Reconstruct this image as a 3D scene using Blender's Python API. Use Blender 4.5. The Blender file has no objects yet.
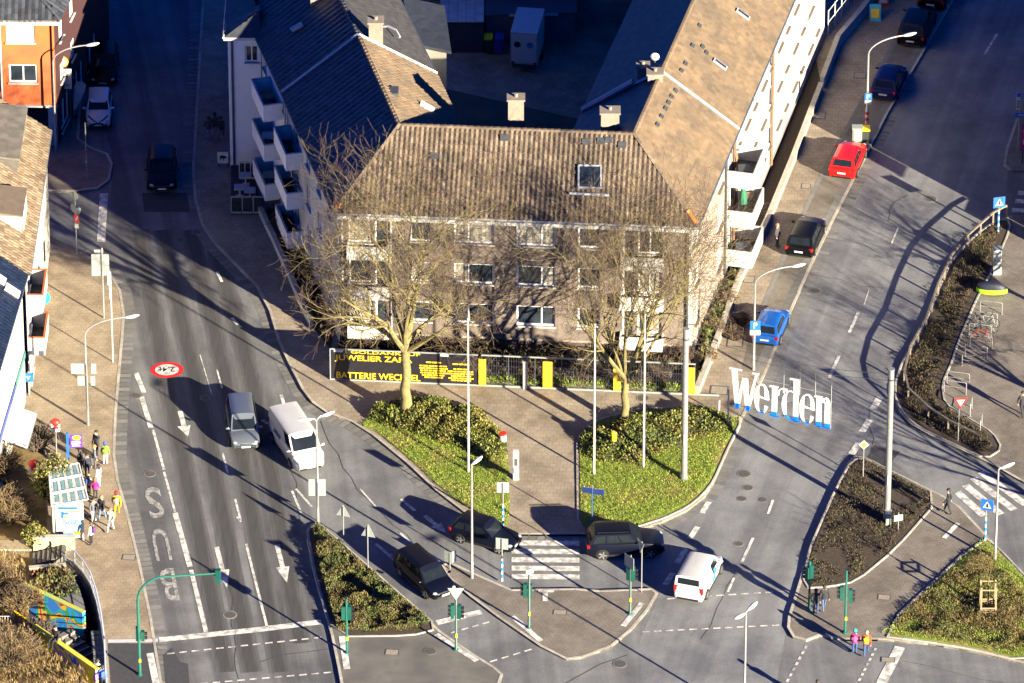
import bpy, bmesh, math, random
from mathutils import Vector, Matrix, noise
from mathutils.geometry import tessellate_polygon
R = math.radians
scene = bpy.context.scene
COL = scene.collection
random.seed(7)

# ------------------------------------------------------------------ camera
PITCH, FPX, DIST = R(32.0), 8000.0, 485.0
W_, H_ = 1024, 683
cam_d = bpy.data.cameras.new("camera")
cam = bpy.data.objects.new("camera", cam_d)
COL.objects.link(cam)
CAM = Vector((0, -DIST * math.cos(PITCH), DIST * math.sin(PITCH)))
cam.location = CAM
cam.rotation_euler = (math.pi / 2 - PITCH, 0, 0)
cam_d.sensor_width = 36
cam_d.lens = FPX * 36 / 1024
cam_d.clip_start = 5
cam_d.clip_end = 3000
scene.camera = cam

# ------------------------------------------------------------------ light
SUN_EL, SUN_AZ = 15.6, 137.2
world = bpy.data.worlds.new("World")
scene.world = world
world.use_nodes = True
wn = world.node_tree.nodes
sky = wn.new('ShaderNodeTexSky')
sky.sky_type = 'NISHITA'
sky.sun_disc = False
sky.sun_elevation = R(SUN_EL)
sky.sun_rotation = R(SUN_AZ)
sky.altitude = 600
sky.air_density = 1.0
sky.dust_density = 0.0
sky.ozone_density = 8.0
tint = wn.new('ShaderNodeMixRGB')
tint.blend_type = 'MULTIPLY'
tint.inputs[0].default_value = 1.0
tint.inputs[2].default_value = (.05, .27, .68, 1)      # deep clear winter blue
world.node_tree.links.new(sky.outputs[0], tint.inputs[1])
world.node_tree.links.new(tint.outputs[0], wn['Background'].inputs[0])
wn['Background'].inputs[1].default_value = 0.05
sd = bpy.data.lights.new("sun", 'SUN')
sd.energy = 5.0
sd.angle = R(0.5)
sd.color = (1.0, 0.88, 0.66)
sun = bpy.data.objects.new("sun", sd)
COL.objects.link(sun)
ts = Vector((math.sin(R(SUN_AZ)), math.cos(R(SUN_AZ)), math.tan(R(SUN_EL)))).normalized()
sun.rotation_euler = (-ts).to_track_quat('-Z', 'Y').to_euler()
sun.location = (40, -60, 60)
vs = scene.view_settings
vs.view_transform = 'Standard'
vs.look = 'None'
vs.exposure = 2.3
vs.gamma = 1.0
try:
    scene.cycles.max_bounces = 5
    scene.cycles.diffuse_bounces = 1
except Exception:
    pass

# ------------------------------------------------------------------ survey: photo point -> place in the world
_F = Vector((0, math.cos(PITCH), -math.sin(PITCH)))
_U = Vector((0, math.sin(PITCH), math.cos(PITCH)))
def at(x, y, z=0.0):
    d = _F * FPX + Vector((1, 0, 0)) * (x - W_ / 2) + _U * (H_ / 2 - y)
    t = (z - CAM.z) / d.z
    return CAM + d * t
def ats(pts, z=0.0):
    return [at(x, y, z) for x, y in pts]

# ------------------------------------------------------------------ materials
MATS = {}
def _n(nt, t, **kw):
    n = nt.nodes.new(t)
    for k, v in kw.items():
        setattr(n, k, v)
    return n
def mat(name, c1, c2=None, rough=.8, scale=3.0, metal=0.0, bump=0.0, island=0.0, stretch=None, rot=0.0, detail=6.0,
        emis=None, spec=.5, c3=None, scale3=.4, coat=0.0):
    """colour mixed by noise in object space; island = random tint per loose piece"""
    if name in MATS:
        return MATS[name]
    m = bpy.data.materials.new(name)
    m.use_nodes = True
    nt = m.node_tree
    b = nt.nodes['Principled BSDF']
    b.inputs['Roughness'].default_value = rough
    b.inputs['Metallic'].default_value = metal
    b.inputs['Specular IOR Level'].default_value = spec
    if coat:
        b.inputs['Coat Weight'].default_value = coat
        b.inputs['Coat Roughness'].default_value = .05
    c2 = c2 or tuple(min(1, v * .8) for v in c1)
    tc = _n(nt, 'ShaderNodeTexCoord')
    mp = _n(nt, 'ShaderNodeMapping')
    mp.inputs['Rotation'].default_value = (0, 0, rot)
    if stretch:
        mp.inputs['Scale'].default_value = stretch
    nt.links.new(tc.outputs['Object'], mp.inputs[0])
    nz = _n(nt, 'ShaderNodeTexNoise')
    nz.inputs['Scale'].default_value = scale
    nz.inputs['Detail'].default_value = detail
    nz.inputs['Roughness'].default_value = .65
    nt.links.new(mp.outputs[0], nz.inputs[0])
    rp = _n(nt, 'ShaderNodeValToRGB')
    rp.color_ramp.elements[0].position = .35
    rp.color_ramp.elements[1].position = .65
    rp.color_ramp.elements[0].color = (*c2, 1)
    rp.color_ramp.elements[1].color = (*c1, 1)
    nt.links.new(nz.outputs[0], rp.inputs[0])
    out = rp.outputs[0]
    if c3:
        n3 = _n(nt, 'ShaderNodeTexNoise')
        n3.inputs['Scale'].default_value = scale3
        n3.inputs['Detail'].default_value = 5
        nt.links.new(tc.outputs['Object'], n3.inputs[0])
        r3 = _n(nt, 'ShaderNodeValToRGB')
        r3.color_ramp.elements[0].position = .45
        r3.color_ramp.elements[1].position = .62
        nt.links.new(n3.outputs[0], r3.inputs[0])
        mx = _n(nt, 'ShaderNodeMixRGB')
        mx.inputs[2].default_value = (*c3, 1)
        nt.links.new(r3.outputs[0], mx.inputs[0])
        nt.links.new(out, mx.inputs[1])
        out = mx.outputs[0]
    if island:
        g = _n(nt, 'ShaderNodeNewGeometry')
        mr = _n(nt, 'ShaderNodeMapRange')
        mr.inputs[3].default_value = 1 - island
        mr.inputs[4].default_value = 1 + island
        nt.links.new(g.outputs['Random Per Island'], mr.inputs[0])
        mx = _n(nt, 'ShaderNodeMixRGB', blend_type='MULTIPLY')
        mx.inputs[0].default_value = 1
        nt.links.new(out, mx.inputs[1])
        nt.links.new(mr.outputs[0], mx.inputs[2])
        out = mx.outputs[0]
    nt.links.new(out, b.inputs['Base Color'])
    if bump:
        bp = _n(nt, 'ShaderNodeBump')
        bp.inputs['Strength'].default_value = bump
        bp.inputs['Distance'].default_value = .03
        nt.links.new(nz.outputs[0], bp.inputs['Height'])
        nt.links.new(bp.outputs[0], b.inputs['Normal'])
    if emis:
        b.inputs['Emission Color'].default_value = (*emis, 1)
        b.inputs['Emission Strength'].default_value = 1
    MATS[name] = m
    return m
def pave_mat(name, c1, c2, mortar, rot=0.0, w=.4, h=.3, rough=.85, dirt=None, msize=.02):
    if name in MATS:
        return MATS[name]
    m = mat(name, c1, c2, rough, scale=.9)
    nt = m.node_tree
    b = nt.nodes['Principled BSDF']
    tc = _n(nt, 'ShaderNodeTexCoord')
    mp = _n(nt, 'ShaderNodeMapping')
    mp.inputs['Rotation'].default_value = (0, 0, rot)
    nt.links.new(tc.outputs['Object'], mp.inputs[0])
    br = _n(nt, 'ShaderNodeTexBrick')
    br.inputs['Scale'].default_value = 1
    br.inputs['Brick Width'].default_value = w
    br.inputs['Row Height'].default_value = h
    br.inputs['Mortar Size'].default_value = msize
    br.inputs['Color1'].default_value = (1, 1, 1, 1)
    br.inputs['Color2'].default_value = (.86, .86, .86, 1)
    br.inputs['Mortar'].default_value = (*mortar, 1)
    nt.links.new(mp.outputs[0], br.inputs[0])
    old = b.inputs['Base Color'].links[0].from_socket
    mx = _n(nt, 'ShaderNodeMixRGB', blend_type='MULTIPLY')
    mx.inputs[0].default_value = 1
    nt.links.new(old, mx.inputs[1])
    nt.links.new(br.outputs[0], mx.inputs[2])
    out = mx.outputs[0]
    # fine grain and broad stains
    n2 = _n(nt, 'ShaderNodeTexNoise')
    n2.inputs['Scale'].default_value = .35
    n2.inputs['Detail'].default_value = 8
    n2.inputs['Roughness'].default_value = .7
    nt.links.new(tc.outputs['Object'], n2.inputs[0])
    r2 = _n(nt, 'ShaderNodeValToRGB')
    r2.color_ramp.elements[0].position = .35
    r2.color_ramp.elements[0].color = (.62, .6, .58, 1)
    r2.color_ramp.elements[1].position = .58
    r2.color_ramp.elements[1].color = (1, 1, 1, 1)
    nt.links.new(n2.outputs[0], r2.inputs[0])
    mx2 = _n(nt, 'ShaderNodeMixRGB', blend_type='MULTIPLY')
    mx2.inputs[0].default_value = 1
    nt.links.new(out, mx2.inputs[1])
    nt.links.new(r2.outputs[0], mx2.inputs[2])
    nt.links.new(mx2.outputs[0], b.inputs['Base Color'])
    bp = _n(nt, 'ShaderNodeBump')
    bp.inputs['Strength'].default_value = .4
    bp.inputs['Distance'].default_value = .02
    nt.links.new(br.outputs['Fac'], bp.inputs['Height'])
    bp.invert = True
    nt.links.new(bp.outputs[0], b.inputs['Normal'])
    return m
def asphalt_mat(name, base, rot, streak=.5):
    """asphalt with long tyre-worn tracks along the lane, fine grain, stains"""
    m = mat(name, tuple(v * 1.12 for v in base), tuple(v * .86 for v in base), .82, scale=9, bump=.25)
    nt = m.node_tree
    b = nt.nodes['Principled BSDF']
    old = b.inputs['Base Color'].links[0].from_socket
    tc = _n(nt, 'ShaderNodeTexCoord')
    vr = _n(nt, 'ShaderNodeMapping')
    vr.inputs['Rotation'].default_value = (0, 0, rot)
    nt.links.new(tc.outputs['Object'], vr.inputs[0])
    mp = _n(nt, 'ShaderNodeMapping')
    mp.inputs['Scale'].default_value = (.9, .025, 1)
    nt.links.new(vr.outputs[0], mp.inputs[0])
    nz = _n(nt, 'ShaderNodeTexNoise')
    nz.inputs['Scale'].default_value = 1.0
    nz.inputs['Detail'].default_value = 5
    nt.links.new(mp.outputs[0], nz.inputs[0])
    rp = _n(nt, 'ShaderNodeValToRGB')
    rp.color_ramp.elements[0].position = .40
    rp.color_ramp.elements[0].color = (1 - streak, 1 - streak, 1 - streak * .95, 1)
    rp.color_ramp.elements[1].position = .60
    rp.color_ramp.elements[1].color = (1.1, 1.1, 1.08, 1)
    nt.links.new(nz.outputs[0], rp.inputs[0])
    mx = _n(nt, 'ShaderNodeMixRGB', blend_type='MULTIPLY')
    mx.inputs[0].default_value = 1
    nt.links.new(old, mx.inputs[1])
    nt.links.new(rp.outputs[0], mx.inputs[2])
    n2 = _n(nt, 'ShaderNodeTexNoise')
    n2.inputs['Scale'].default_value = .22
    n2.inputs['Detail'].default_value = 9
    n2.inputs['Roughness'].default_value = .7
    nt.links.new(tc.outputs['Object'], n2.inputs[0])
    r2 = _n(nt, 'ShaderNodeValToRGB')
    r2.color_ramp.elements[0].position = .38
    r2.color_ramp.elements[0].color = (.66, .66, .68, 1)
    r2.color_ramp.elements[1].position = .6
    r2.color_ramp.elements[1].color = (1.08, 1.07, 1.04, 1)
    nt.links.new(n2.outputs[0], r2.inputs[0])
    mx2 = _n(nt, 'ShaderNodeMixRGB', blend_type='MULTIPLY')
    mx2.inputs[0].default_value = 1
    nt.links.new(mx.outputs[0], mx2.inputs[1])
    nt.links.new(r2.outputs[0], mx2.inputs[2])
    nt.links.new(mx2.outputs[0], b.inputs['Base Color'])
    return m

LROT, RROT = R(-8.0), R(14.5)      # how the two streets run, from straight away from the camera
M_ASPH = asphalt_mat('asphalt', (.16, .166, .174), R(-4), .2)
M_ASPHL = asphalt_mat('asphalt_left_street', (.146, .15, .156), R(-9), .36)
M_ASPHR = asphalt_mat('asphalt_right_street', (.18, .187, .198), R(14.5), .16)
M_PATCH = mat('asphalt_patch', (.05, .05, .055), (.035, .035, .04), .85, scale=5)
M_WORN = mat('worn_track', (.05, .05, .053), (.034, .034, .038), .8, scale=2.5)
M_PAINTW = mat('worn_paint', (.42, .41, .39), (.2, .198, .19), .75, scale=5, c3=(.13, .13, .128), scale3=3.5)
M_SEAM = mat('tar_seam', (.075, .076, .08), (.045, .046, .05), .6, scale=8)
M_PAINT = mat('road_paint', (.72, .7, .64), (.45, .44, .41), .7, scale=4, c3=(.28, .275, .26), scale3=2.6)
M_PAVEL = pave_mat('paving_beige', (.36, .29, .2), (.30, .24, .165), (.66, .63, .6), R(-6), .32, .32, dirt=None, msize=.012)
M_PAVEB = pave_mat('paving_brown', (.34, .285, .215), (.27, .225, .17), (.62, .6, .57), R(4), .4, .4, msize=.014)
M_PAVEG = pave_mat('paving_grey', (.225, .2, .17), (.18, .16, .135), (.62, .61, .6), R(12), .26, .2, msize=.014)
M_PARK = pave_mat('paving_parking', (.25, .225, .19), (.2, .18, .15), (.45, .44, .42), R(-14.5), .22, .12)
M_KERB = mat('kerb_stone', (.40, .37, .31), (.29, .27, .235), .85, scale=2.5, island=.18)
M_GUT = mat('gutter_stone', (.17, .165, .155), (.13, .127, .12), .85, scale=3, island=.25)
M_SOIL = mat('soil', (.06, .042, .028), (.03, .022, .015), .95, scale=6, bump=.6)
M_LAWN = mat('lawn', (.2, .25, .03), (.12, .16, .02), .9, scale=2.0, bump=.5, c3=(.20, .16, .05), scale3=.5)
M_BLADE = mat('grass_blade', (.23, .29, .028), (.14, .2, .02), .8, island=.45, scale=.5)
M_DRYGRASS = mat('dry_grass', (.25, .175, .07), (.13, .085, .035), .9, island=.4, scale=1.5, bump=.5)
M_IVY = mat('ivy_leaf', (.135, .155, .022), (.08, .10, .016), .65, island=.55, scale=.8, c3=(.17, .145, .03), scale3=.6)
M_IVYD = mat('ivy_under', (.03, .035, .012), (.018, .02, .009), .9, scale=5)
M_COVER = mat('cover_leaf', (.125, .11, .03), (.085, .06, .024), .75, island=.55, scale=.8, c3=(.085, .105, .025), scale3=.7)
M_BROWNLEAF = mat('brown_leaf', (.062, .042, .024), (.032, .023, .015), .85, island=.5, scale=.8, c3=(.07, .062, .022), scale3=.5)
M_BARK = mat('bark_lichen', (.215, .18, .06), (.115, .095, .045), .9, scale=1.8, bump=.5)
M_TWIG = mat('twig', (.055, .033, .025), (.032, .02, .017), .9, scale=1)
M_TWIGY = mat('twig_yellow', (.13, .095, .03), (.08, .06, .025), .9, scale=1)
M_WHITE = mat('white_paint', (.5, .49, .47), (.44, .43, .41), .6, scale=2)
M_STEEL = mat('galvanised_steel', (.36, .36, .35), (.28, .28, .28), .45, metal=.55, scale=5)
M_STEELD = mat('dark_steel', (.09, .1, .11), (.06, .065, .07), .5, metal=.4, scale=5)
M_GREEN = mat('signal_green_paint', (.015, .12, .09), (.012, .095, .07), .4, scale=5)
M_BLACK = mat('black_plastic', (.012, .012, .014), (.009, .009, .01), .5, scale=5)
M_RUBBER = mat('tyre_rubber', (.015, .015, .015), (.01, .01, .01), .85, scale=12)
M_ALLOY = mat('alloy_rim', (.55, .55, .56), (.45, .45, .46), .3, metal=.8, scale=5)
M_GLASSC = mat('car_glass', (.012, .016, .02), (.007, .01, .013), .06, scale=1.2, spec=.4)
M_LENS = mat('lamp_lens', (.42, .45, .47), (.3, .33, .36), .12, scale=20)
M_RED = mat('tail_red', (.5, .012, .01), (.35, .01, .008), .2, scale=20)
M_SIGNRED = mat('sign_red', (.62, .02, .015), (.55, .02, .015), .5, scale=5)
M_SIGNBLUE = mat('sign_blue', (.015, .12, .55), (.012, .1, .48), .45, scale=5)
M_SIGNYEL = mat('sign_yellow', (.85, .55, .02), (.78, .5, .02), .5, scale=5)
M_SIGNBACK = mat('sign_back_grey', (.27, .3, .29), (.23, .26, .25), .5, metal=.2, scale=4)
M_PLATE = mat('plate_white', (.6, .6, .58), (.52, .52, .5), .4, scale=30)
M_WGLASS = mat('window_glass', (.03, .04, .05), (.012, .018, .026), .05, scale=.9, spec=.8)
M_CURT = mat('window_curtain', (.42, .38, .3), (.16, .15, .13), .35, scale=2.2, stretch=(3, 3, .3))
M_GREENW = mat('window_green_blind', (.1, .3, .2), (.05, .14, .1), .3, scale=2)
M_WOOD = mat('pale_wood', (.3, .21, .12), (.2, .14, .08), .8, scale=4, stretch=(1, 1, 8))

# ------------------------------------------------------------------ mesh builder
class MB:
    def __init__(s):
        s.v, s.f, s.m = [], [], []
    def add(s, vs, fs, mi=0):
        o = len(s.v)
        s.v.extend(Vector(v) for v in vs)
        s.f.extend(tuple(o + i for i in f) for f in fs)
        s.m.extend([mi] * len(fs))
    def poly(s, pts, mi=0):
        s.add(pts, [tuple(range(len(pts)))], mi)
    def ngon(s, pts, z, mi=0):
        """flat polygon, concave allowed"""
        p = [Vector((q[0], q[1], z)) for q in pts]
        tr = tessellate_polygon([p])
        for t in tr:
            a, b, c = t
            if (p[b] - p[a]).cross(p[c] - p[a]).z < 0:
                t = (a, c, b)
            s.add([p[i] for i in t], [(0, 1, 2)], mi)
    def prism(s, pts, z0, z1, mi=0, ms=None, bottom=False):
        pts = ccw(pts)
        s.ngon(pts, z1, mi)
        n = len(pts)
        for i in range(n):
            a, b = pts[i], pts[(i + 1) % n]
            s.poly([(a[0], a[1], z0), (b[0], b[1], z0), (b[0], b[1], z1), (a[0], a[1], z1)], mi if ms is None else ms)
    def box(s, c, d, mi=0, rz=0.0, M=None):
        x, y, z = d[0] / 2, d[1] / 2, d[2] / 2
        vs = [Vector((a * x, b * y, e * z)) for e in (-1, 1) for b in (-1, 1) for a in (-1, 1)]
        if M is not None:
            vs = [M @ v for v in vs]
        elif rz:
            cc, ss = math.cos(rz), math.sin(rz)
            vs = [Vector((v.x * cc - v.y * ss, v.x * ss + v.y * cc, v.z)) for v in vs]
        c = Vector(c)
        s.add([v + c for v in vs], [(0, 2, 3, 1), (4, 5, 7, 6), (0, 1, 5, 4), (2, 6, 7, 3), (0, 4, 6, 2), (1, 3, 7, 5)], mi)
    def obox(s, o, ux, uy, uz, mi=0):
        """box spanned by three edge vectors from corner o"""
        o, ux, uy, uz = Vector(o), Vector(ux), Vector(uy), Vector(uz)
        vs = [o + ux * a + uy * b + uz * e for e in (0, 1) for b in (0, 1) for a in (0, 1)]
        s.add(vs, [(0, 2, 3, 1), (4, 5, 7, 6), (0, 1, 5, 4), (2, 6, 7, 3), (0, 4, 6, 2), (1, 3, 7, 5)], mi)
    def tube(s, pts, r, n=6, mi=0, caps=True):
        pts = [Vector(p) for p in pts]
        if not isinstance(r, (list, tuple)):
            r = [r] * len(pts)
        rings = []
        prev = None
        for i, p in enumerate(pts):
            if i == 0:
                t = pts[1] - pts[0]
            elif i == len(pts) - 1:
                t = pts[-1] - pts[-2]
            else:
                t = pts[i + 1] - pts[i - 1]
            if t.length < 1e-9:
                t = Vector((0, 0, 1))
            t.normalize()
            if prev is None:
                a = Vector((1, 0, 0)) if abs(t.x) < .8 else Vector((0, 1, 0))
                x = (a - t * a.dot(t)).normalized()
            else:
                x = prev - t * prev.dot(t)
                x = x.normalized() if x.length > 1e-6 else t.orthogonal().normalized()
            prev = x
            y = t.cross(x)
            rings.append([p + (x * math.cos(2 * math.pi * k / n) + y * math.sin(2 * math.pi * k / n)) * r[i] for k in range(n)])
        vs = [q for g in rings for q in g]
        fs = []
        for i in range(len(pts) - 1):
            for k in range(n):
                fs.append((i * n + k, i * n + (k + 1) % n, (i + 1) * n + (k + 1) % n, (i + 1) * n + k))
        if caps:
            fs.append(tuple(reversed(range(n))))
            fs.append(tuple((len(pts) - 1) * n + k for k in range(n)))
        s.add(vs, fs, mi)
    def ell(s, c, r, nu=8, nv=6, mi=0, M=None):
        c = Vector(c)
        vs, fs = [], []
        for j in range(nv + 1):
            ph = math.pi * j / nv
            for i in range(nu):
                th = 2 * math.pi * i / nu
                v = Vector((r[0] * math.sin(ph) * math.cos(th), r[1] * math.sin(ph) * math.sin(th), r[2] * math.cos(ph)))
                vs.append((M @ v if M is not None else v) + c)
        for j in range(nv):
            for i in range(nu):
                fs.append((j * nu + i, (j + 1) * nu + i, (j + 1) * nu + (i + 1) % nu, j * nu + (i + 1) % nu))
        s.add(vs, fs, mi)
    def disc(s, c, r, ax, n=16, mi=0, ry=None):
        c, ax = Vector(c), Vector(ax).normalized()
        a = ax.orthogonal().normalized() if abs(ax.z) < .9 else Vector((1, 0, 0))
        a = (a - ax * a.dot(ax)).normalized()
        b = ax.cross(a)
        ry = ry or r
        s.poly([c + a * r * math.cos(2 * math.pi * k / n) + b * ry * math.sin(2 * math.pi * k / n) for k in range(n)], mi)
    def line(s, pts, w, z, mi=0):
        """flat painted strip along ground points"""
        pts = [Vector((p[0], p[1], 0)) for p in pts]
        L = []
        for i, p in enumerate(pts):
            t = (pts[min(i + 1, len(pts) - 1)] - pts[max(i - 1, 0)]).normalized()
            nrm = Vector((-t.y, t.x, 0)) * w / 2
            L.append((p + nrm, p - nrm))
        for i in range(len(pts) - 1):
            a, b = L[i], L[i + 1]
            s.poly([(a[1].x, a[1].y, z), (b[1].x, b[1].y, z), (b[0].x, b[0].y, z), (a[0].x, a[0].y, z)], mi)
    def mesh(s, name, mats, off=None, smooth=False):
        me = bpy.data.meshes.new(name)
        vs = s.v if off is None else [v - off for v in s.v]
        me.from_pydata([tuple(v) for v in vs], [], s.f)
        for m in mats:
            me.materials.append(m)
        me.polygons.foreach_set('material_index', s.m)
        if smooth:
            me.polygons.foreach_set('use_smooth', [True] * len(s.f))
            try:
                me.set_sharp_from_angle(angle=R(smooth if smooth is not True else 40))
            except Exception:
                pass
        me.update()
        return me
    def build(s, name, mats, parent=None, smooth=False, kind=None, loc=None, world=False, label=None):
        """world: vertices are in world space, shift them to the (unrotated) parent or loc"""
        if not isinstance(mats, (list, tuple)):
            mats = [mats]
        off = None
        if world:
            off = Vector(parent.location) if parent else (Vector(loc) if loc is not None else None)
        o = bpy.data.objects.new(name, s.mesh(name, mats, off, smooth))
        COL.objects.link(o)
        if parent:
            o.parent = parent
        if loc is not None and not parent:
            o.location = loc
        if kind:
            o['kind'] = kind
        if label:
            o['label'] = label
        return o
def ccw(pts):
    a = sum(pts[i][0] * pts[(i + 1) % len(pts)][1] - pts[(i + 1) % len(pts)][0] * pts[i][1] for i in range(len(pts)))
    return list(pts) if a > 0 else list(reversed(pts))
def tag(o, label, cat, group=None):
    o['label'] = label
    o['category'] = cat
    if group:
        o['group'] = group
    return o
def thing(name, label, cat, loc, rz=0.0, group=None):
    o = bpy.data.objects.new(name, None)
    COL.objects.link(o)
    o.empty_display_size = .3
    o.location = loc
    o.rotation_euler = (0, 0, rz)
    return tag(o, label, cat, group)
def place(me, name, parent, loc=(0, 0, 0), rz=0.0):
    o = bpy.data.objects.new(name, me)
    COL.objects.link(o)
    o.parent = parent
    o.location = loc
    o.rotation_euler = (0, 0, rz)
    return o
def kids(o):
    return [c for c in bpy.data.objects if c.parent == o]
def copy_tree(o, parent=None):
    c = o.copy()
    COL.objects.link(c)
    if parent:
        c.parent = parent
    for ch in o.children:
        copy_tree(ch, c)
    return c
def V2(v):
    return Vector((v[0], v[1], 0))
def chaikin(pts, it=2, r=.25):
    for _ in range(it):
        o = []
        n = len(pts)
        for i in range(n):
            a, b = Vector(pts[i]), Vector(pts[(i + 1) % n])
            o += [a.lerp(b, r), a.lerp(b, 1 - r)]
        pts = o
    return pts
def offset_closed(pts, d):
    """inset a ccw polygon"""
    n = len(pts)
    out = []
    for i in range(n):
        p0, p1, p2 = V2(pts[i - 1]), V2(pts[i]), V2(pts[(i + 1) % n])
        t0, t1 = (p1 - p0), (p2 - p1)
        if t0.length < 1e-6 or t1.length < 1e-6:
            out.append(p1)
            continue
        t0.normalize(); t1.normalize()
        n0, n1 = Vector((-t0.y, t0.x, 0)), Vector((-t1.y, t1.x, 0))
        m = n0 + n1
        if m.length < .2:
            out.append(p1 + n0 * d)
            continue
        m.normalize()
        out.append(p1 + m * min(d / max(.4, m.dot(n0)), 2.2 * d))
    return out
def offset_open(pts, d):
    """shift an open polyline to its left by d, mitred"""
    out = []
    n = len(pts)
    for i in range(n):
        ts_ = []
        if i > 0:
            ts_.append((V2(pts[i]) - V2(pts[i - 1])).normalized())
        if i < n - 1:
            ts_.append((V2(pts[i + 1]) - V2(pts[i])).normalized())
        ns = [Vector((-t.y, t.x, 0)) for t in ts_]
        m = sum(ns, Vector()).normalized()
        out.append(V2(pts[i]) + m * d / m.dot(ns[0]))
    return out
def in_poly(x, y, P):
    c = False
    j = len(P) - 1
    for i in range(len(P)):
        xi, yi, xj, yj = P[i][0], P[i][1], P[j][0], P[j][1]
        if (yi > y) != (yj > y) and x < (xj - xi) * (y - yi) / (yj - yi) + xi:
            c = not c
        j = i
    return c
def scatter(P, n, rnd):
    xs = [p[0] for p in P]
    ys = [p[1] for p in P]
    out = []
    while len(out) < n:
        x, y = rnd.uniform(min(xs), max(xs)), rnd.uniform(min(ys), max(ys))
        if in_poly(x, y, P):
            out.append((x, y))
    return out
_TXT = {}
def text_geo(body, bold=True):
    """flat letter shapes, 1 unit = cap height"""
    if body in _TXT:
        return _TXT[body]
    cu = bpy.data.curves.new('lettering', 'FONT')
    cu.body = body
    cu.size = 1
    cu.resolution_u = 3
    if bold:
        cu.offset = .012
    o = bpy.data.objects.new('lettering', cu)
    COL.objects.link(o)
    dg = bpy.context.evaluated_depsgraph_get()
    dg.update()
    me = o.evaluated_get(dg).to_mesh()
    vs = [v.co.copy() for v in me.vertices]
    fs = [tuple(p.vertices) for p in me.polygons]
    o.evaluated_get(dg).to_mesh_clear()
    bpy.data.objects.remove(o)
    bpy.data.curves.remove(cu)
    k = 1 / .69
    vs = [v * k for v in vs]
    w = max([v.x for v in vs] or [1])
    _TXT[body] = (vs, fs, w)
    return _TXT[body]
def put_text(mb, body, o, ux, uy, h, width=None, mi=0):
    vs, fs, w = text_geo(body)
    o, ux, uy = Vector(o), Vector(ux).normalized(), Vector(uy).normalized()
    kx = (width / w) if width else h
    mb.add([o + ux * v.x * kx + uy * v.y * h for v in vs], fs, mi)

# ================================================================== THE GROUND
PZ = .12                     # pavement height above the road
def px(*a):
    return [(p.x, p.y) for p in (at(x, y) for x, y in a)]
WELL = px((27, 601), (81, 625), (85, 606), (79, 588), (70, 570), (82, 576), (90, 588), (96, 606), (101, 630), (104, 655), (105, 700), (97, 686), (34, 641))
WELLD = -3.2
g = MB()
outer = [Vector((-260, -200, 0)), Vector((260, -200, 0)), Vector((260, 320, 0)), Vector((-260, 320, 0))]
hole = [Vector((a, b, 0)) for a, b in ccw(WELL)][::-1]
allp = outer + hole
for t in tessellate_polygon([outer, hole]):
    a, b, c = [allp[i] for i in t]
    if (b - a).cross(c - a).z < 0:
        b, c = c, b
    g.poly([a, b, c])
g.build('ground', M_ASPH, kind='structure')

LEFT_ROAD = px((95, -80), (90, 0), (86, 80), (112, 152), (112, 182), (104, 242), (97, 262), (112, 276), (121, 292), (125, 315), (123, 342), (117, 410), (115, 455), (119, 482),
               (128, 513), (140, 562), (152, 620), (168, 720), (345, 720), (331, 637), (313, 572), (306, 532), (318, 524), (300, 470), (288, 400), (278, 342), (256, 287), (212, 243), (193, 200), (192, 171), (197, 85), (202, 0), (206, -80))
RIGHT_ROAD = px((990, -80), (958, 0), (888, 115), (843, 203), (779, 342), (744, 417), (712, 492), (687, 513), (662, 524), (655, 560), (660, 594), (640, 640), (640, 720), (770, 720), (787, 625), (794, 600), (808, 547), (834, 500), (855, 457),
                (893, 390), (915, 342), (950, 263), (985, 228), (1006, 190), (1010, 150), (1090, -80))
mb = MB(); mb.ngon(LEFT_ROAD, .004); mb.build('left_road', M_ASPHL, kind='structure')
mb = MB(); mb.ngon(RIGHT_ROAD, .004); mb.build('right_road', M_ASPHR, kind='structure')

def kerb_into(mb, pts, w=.16, z=PZ + .012, skip=None):
    """kerb stones about a metre long, with open joints, round a ccw outline"""
    inn = offset_closed(pts, w)
    n = len(pts)
    for i in range(n):
        a, b = V2(pts[i]), V2(pts[(i + 1) % n])
        c, d = V2(inn[i]), V2(inn[(i + 1) % n])
        L = (b - a).length
        if L < .02 or (skip and skip((a + b) / 2)):
            continue
        k = max(1, round(L / 1.0))
        for j in range(k):
            e = min(.02, L / k * .1)
            s0, s1 = j / k + e / L * .5, (j + 1) / k - e / L * .5
            o0, o1, i0, i1 = a.lerp(b, s0), a.lerp(b, s1), c.lerp(d, s0), c.lerp(d, s1)
            zz = z + random.uniform(-.006, .006)
            vs = [Vector((q.x, q.y, h)) for h in (-.02, zz) for q in (o0, o1, i1, i0)]
            mb.add(vs, [(4, 5, 6, 7), (0, 1, 5, 4), (1, 2, 6, 5), (2, 3, 7, 6), (3, 0, 4, 7)], 0)
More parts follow.
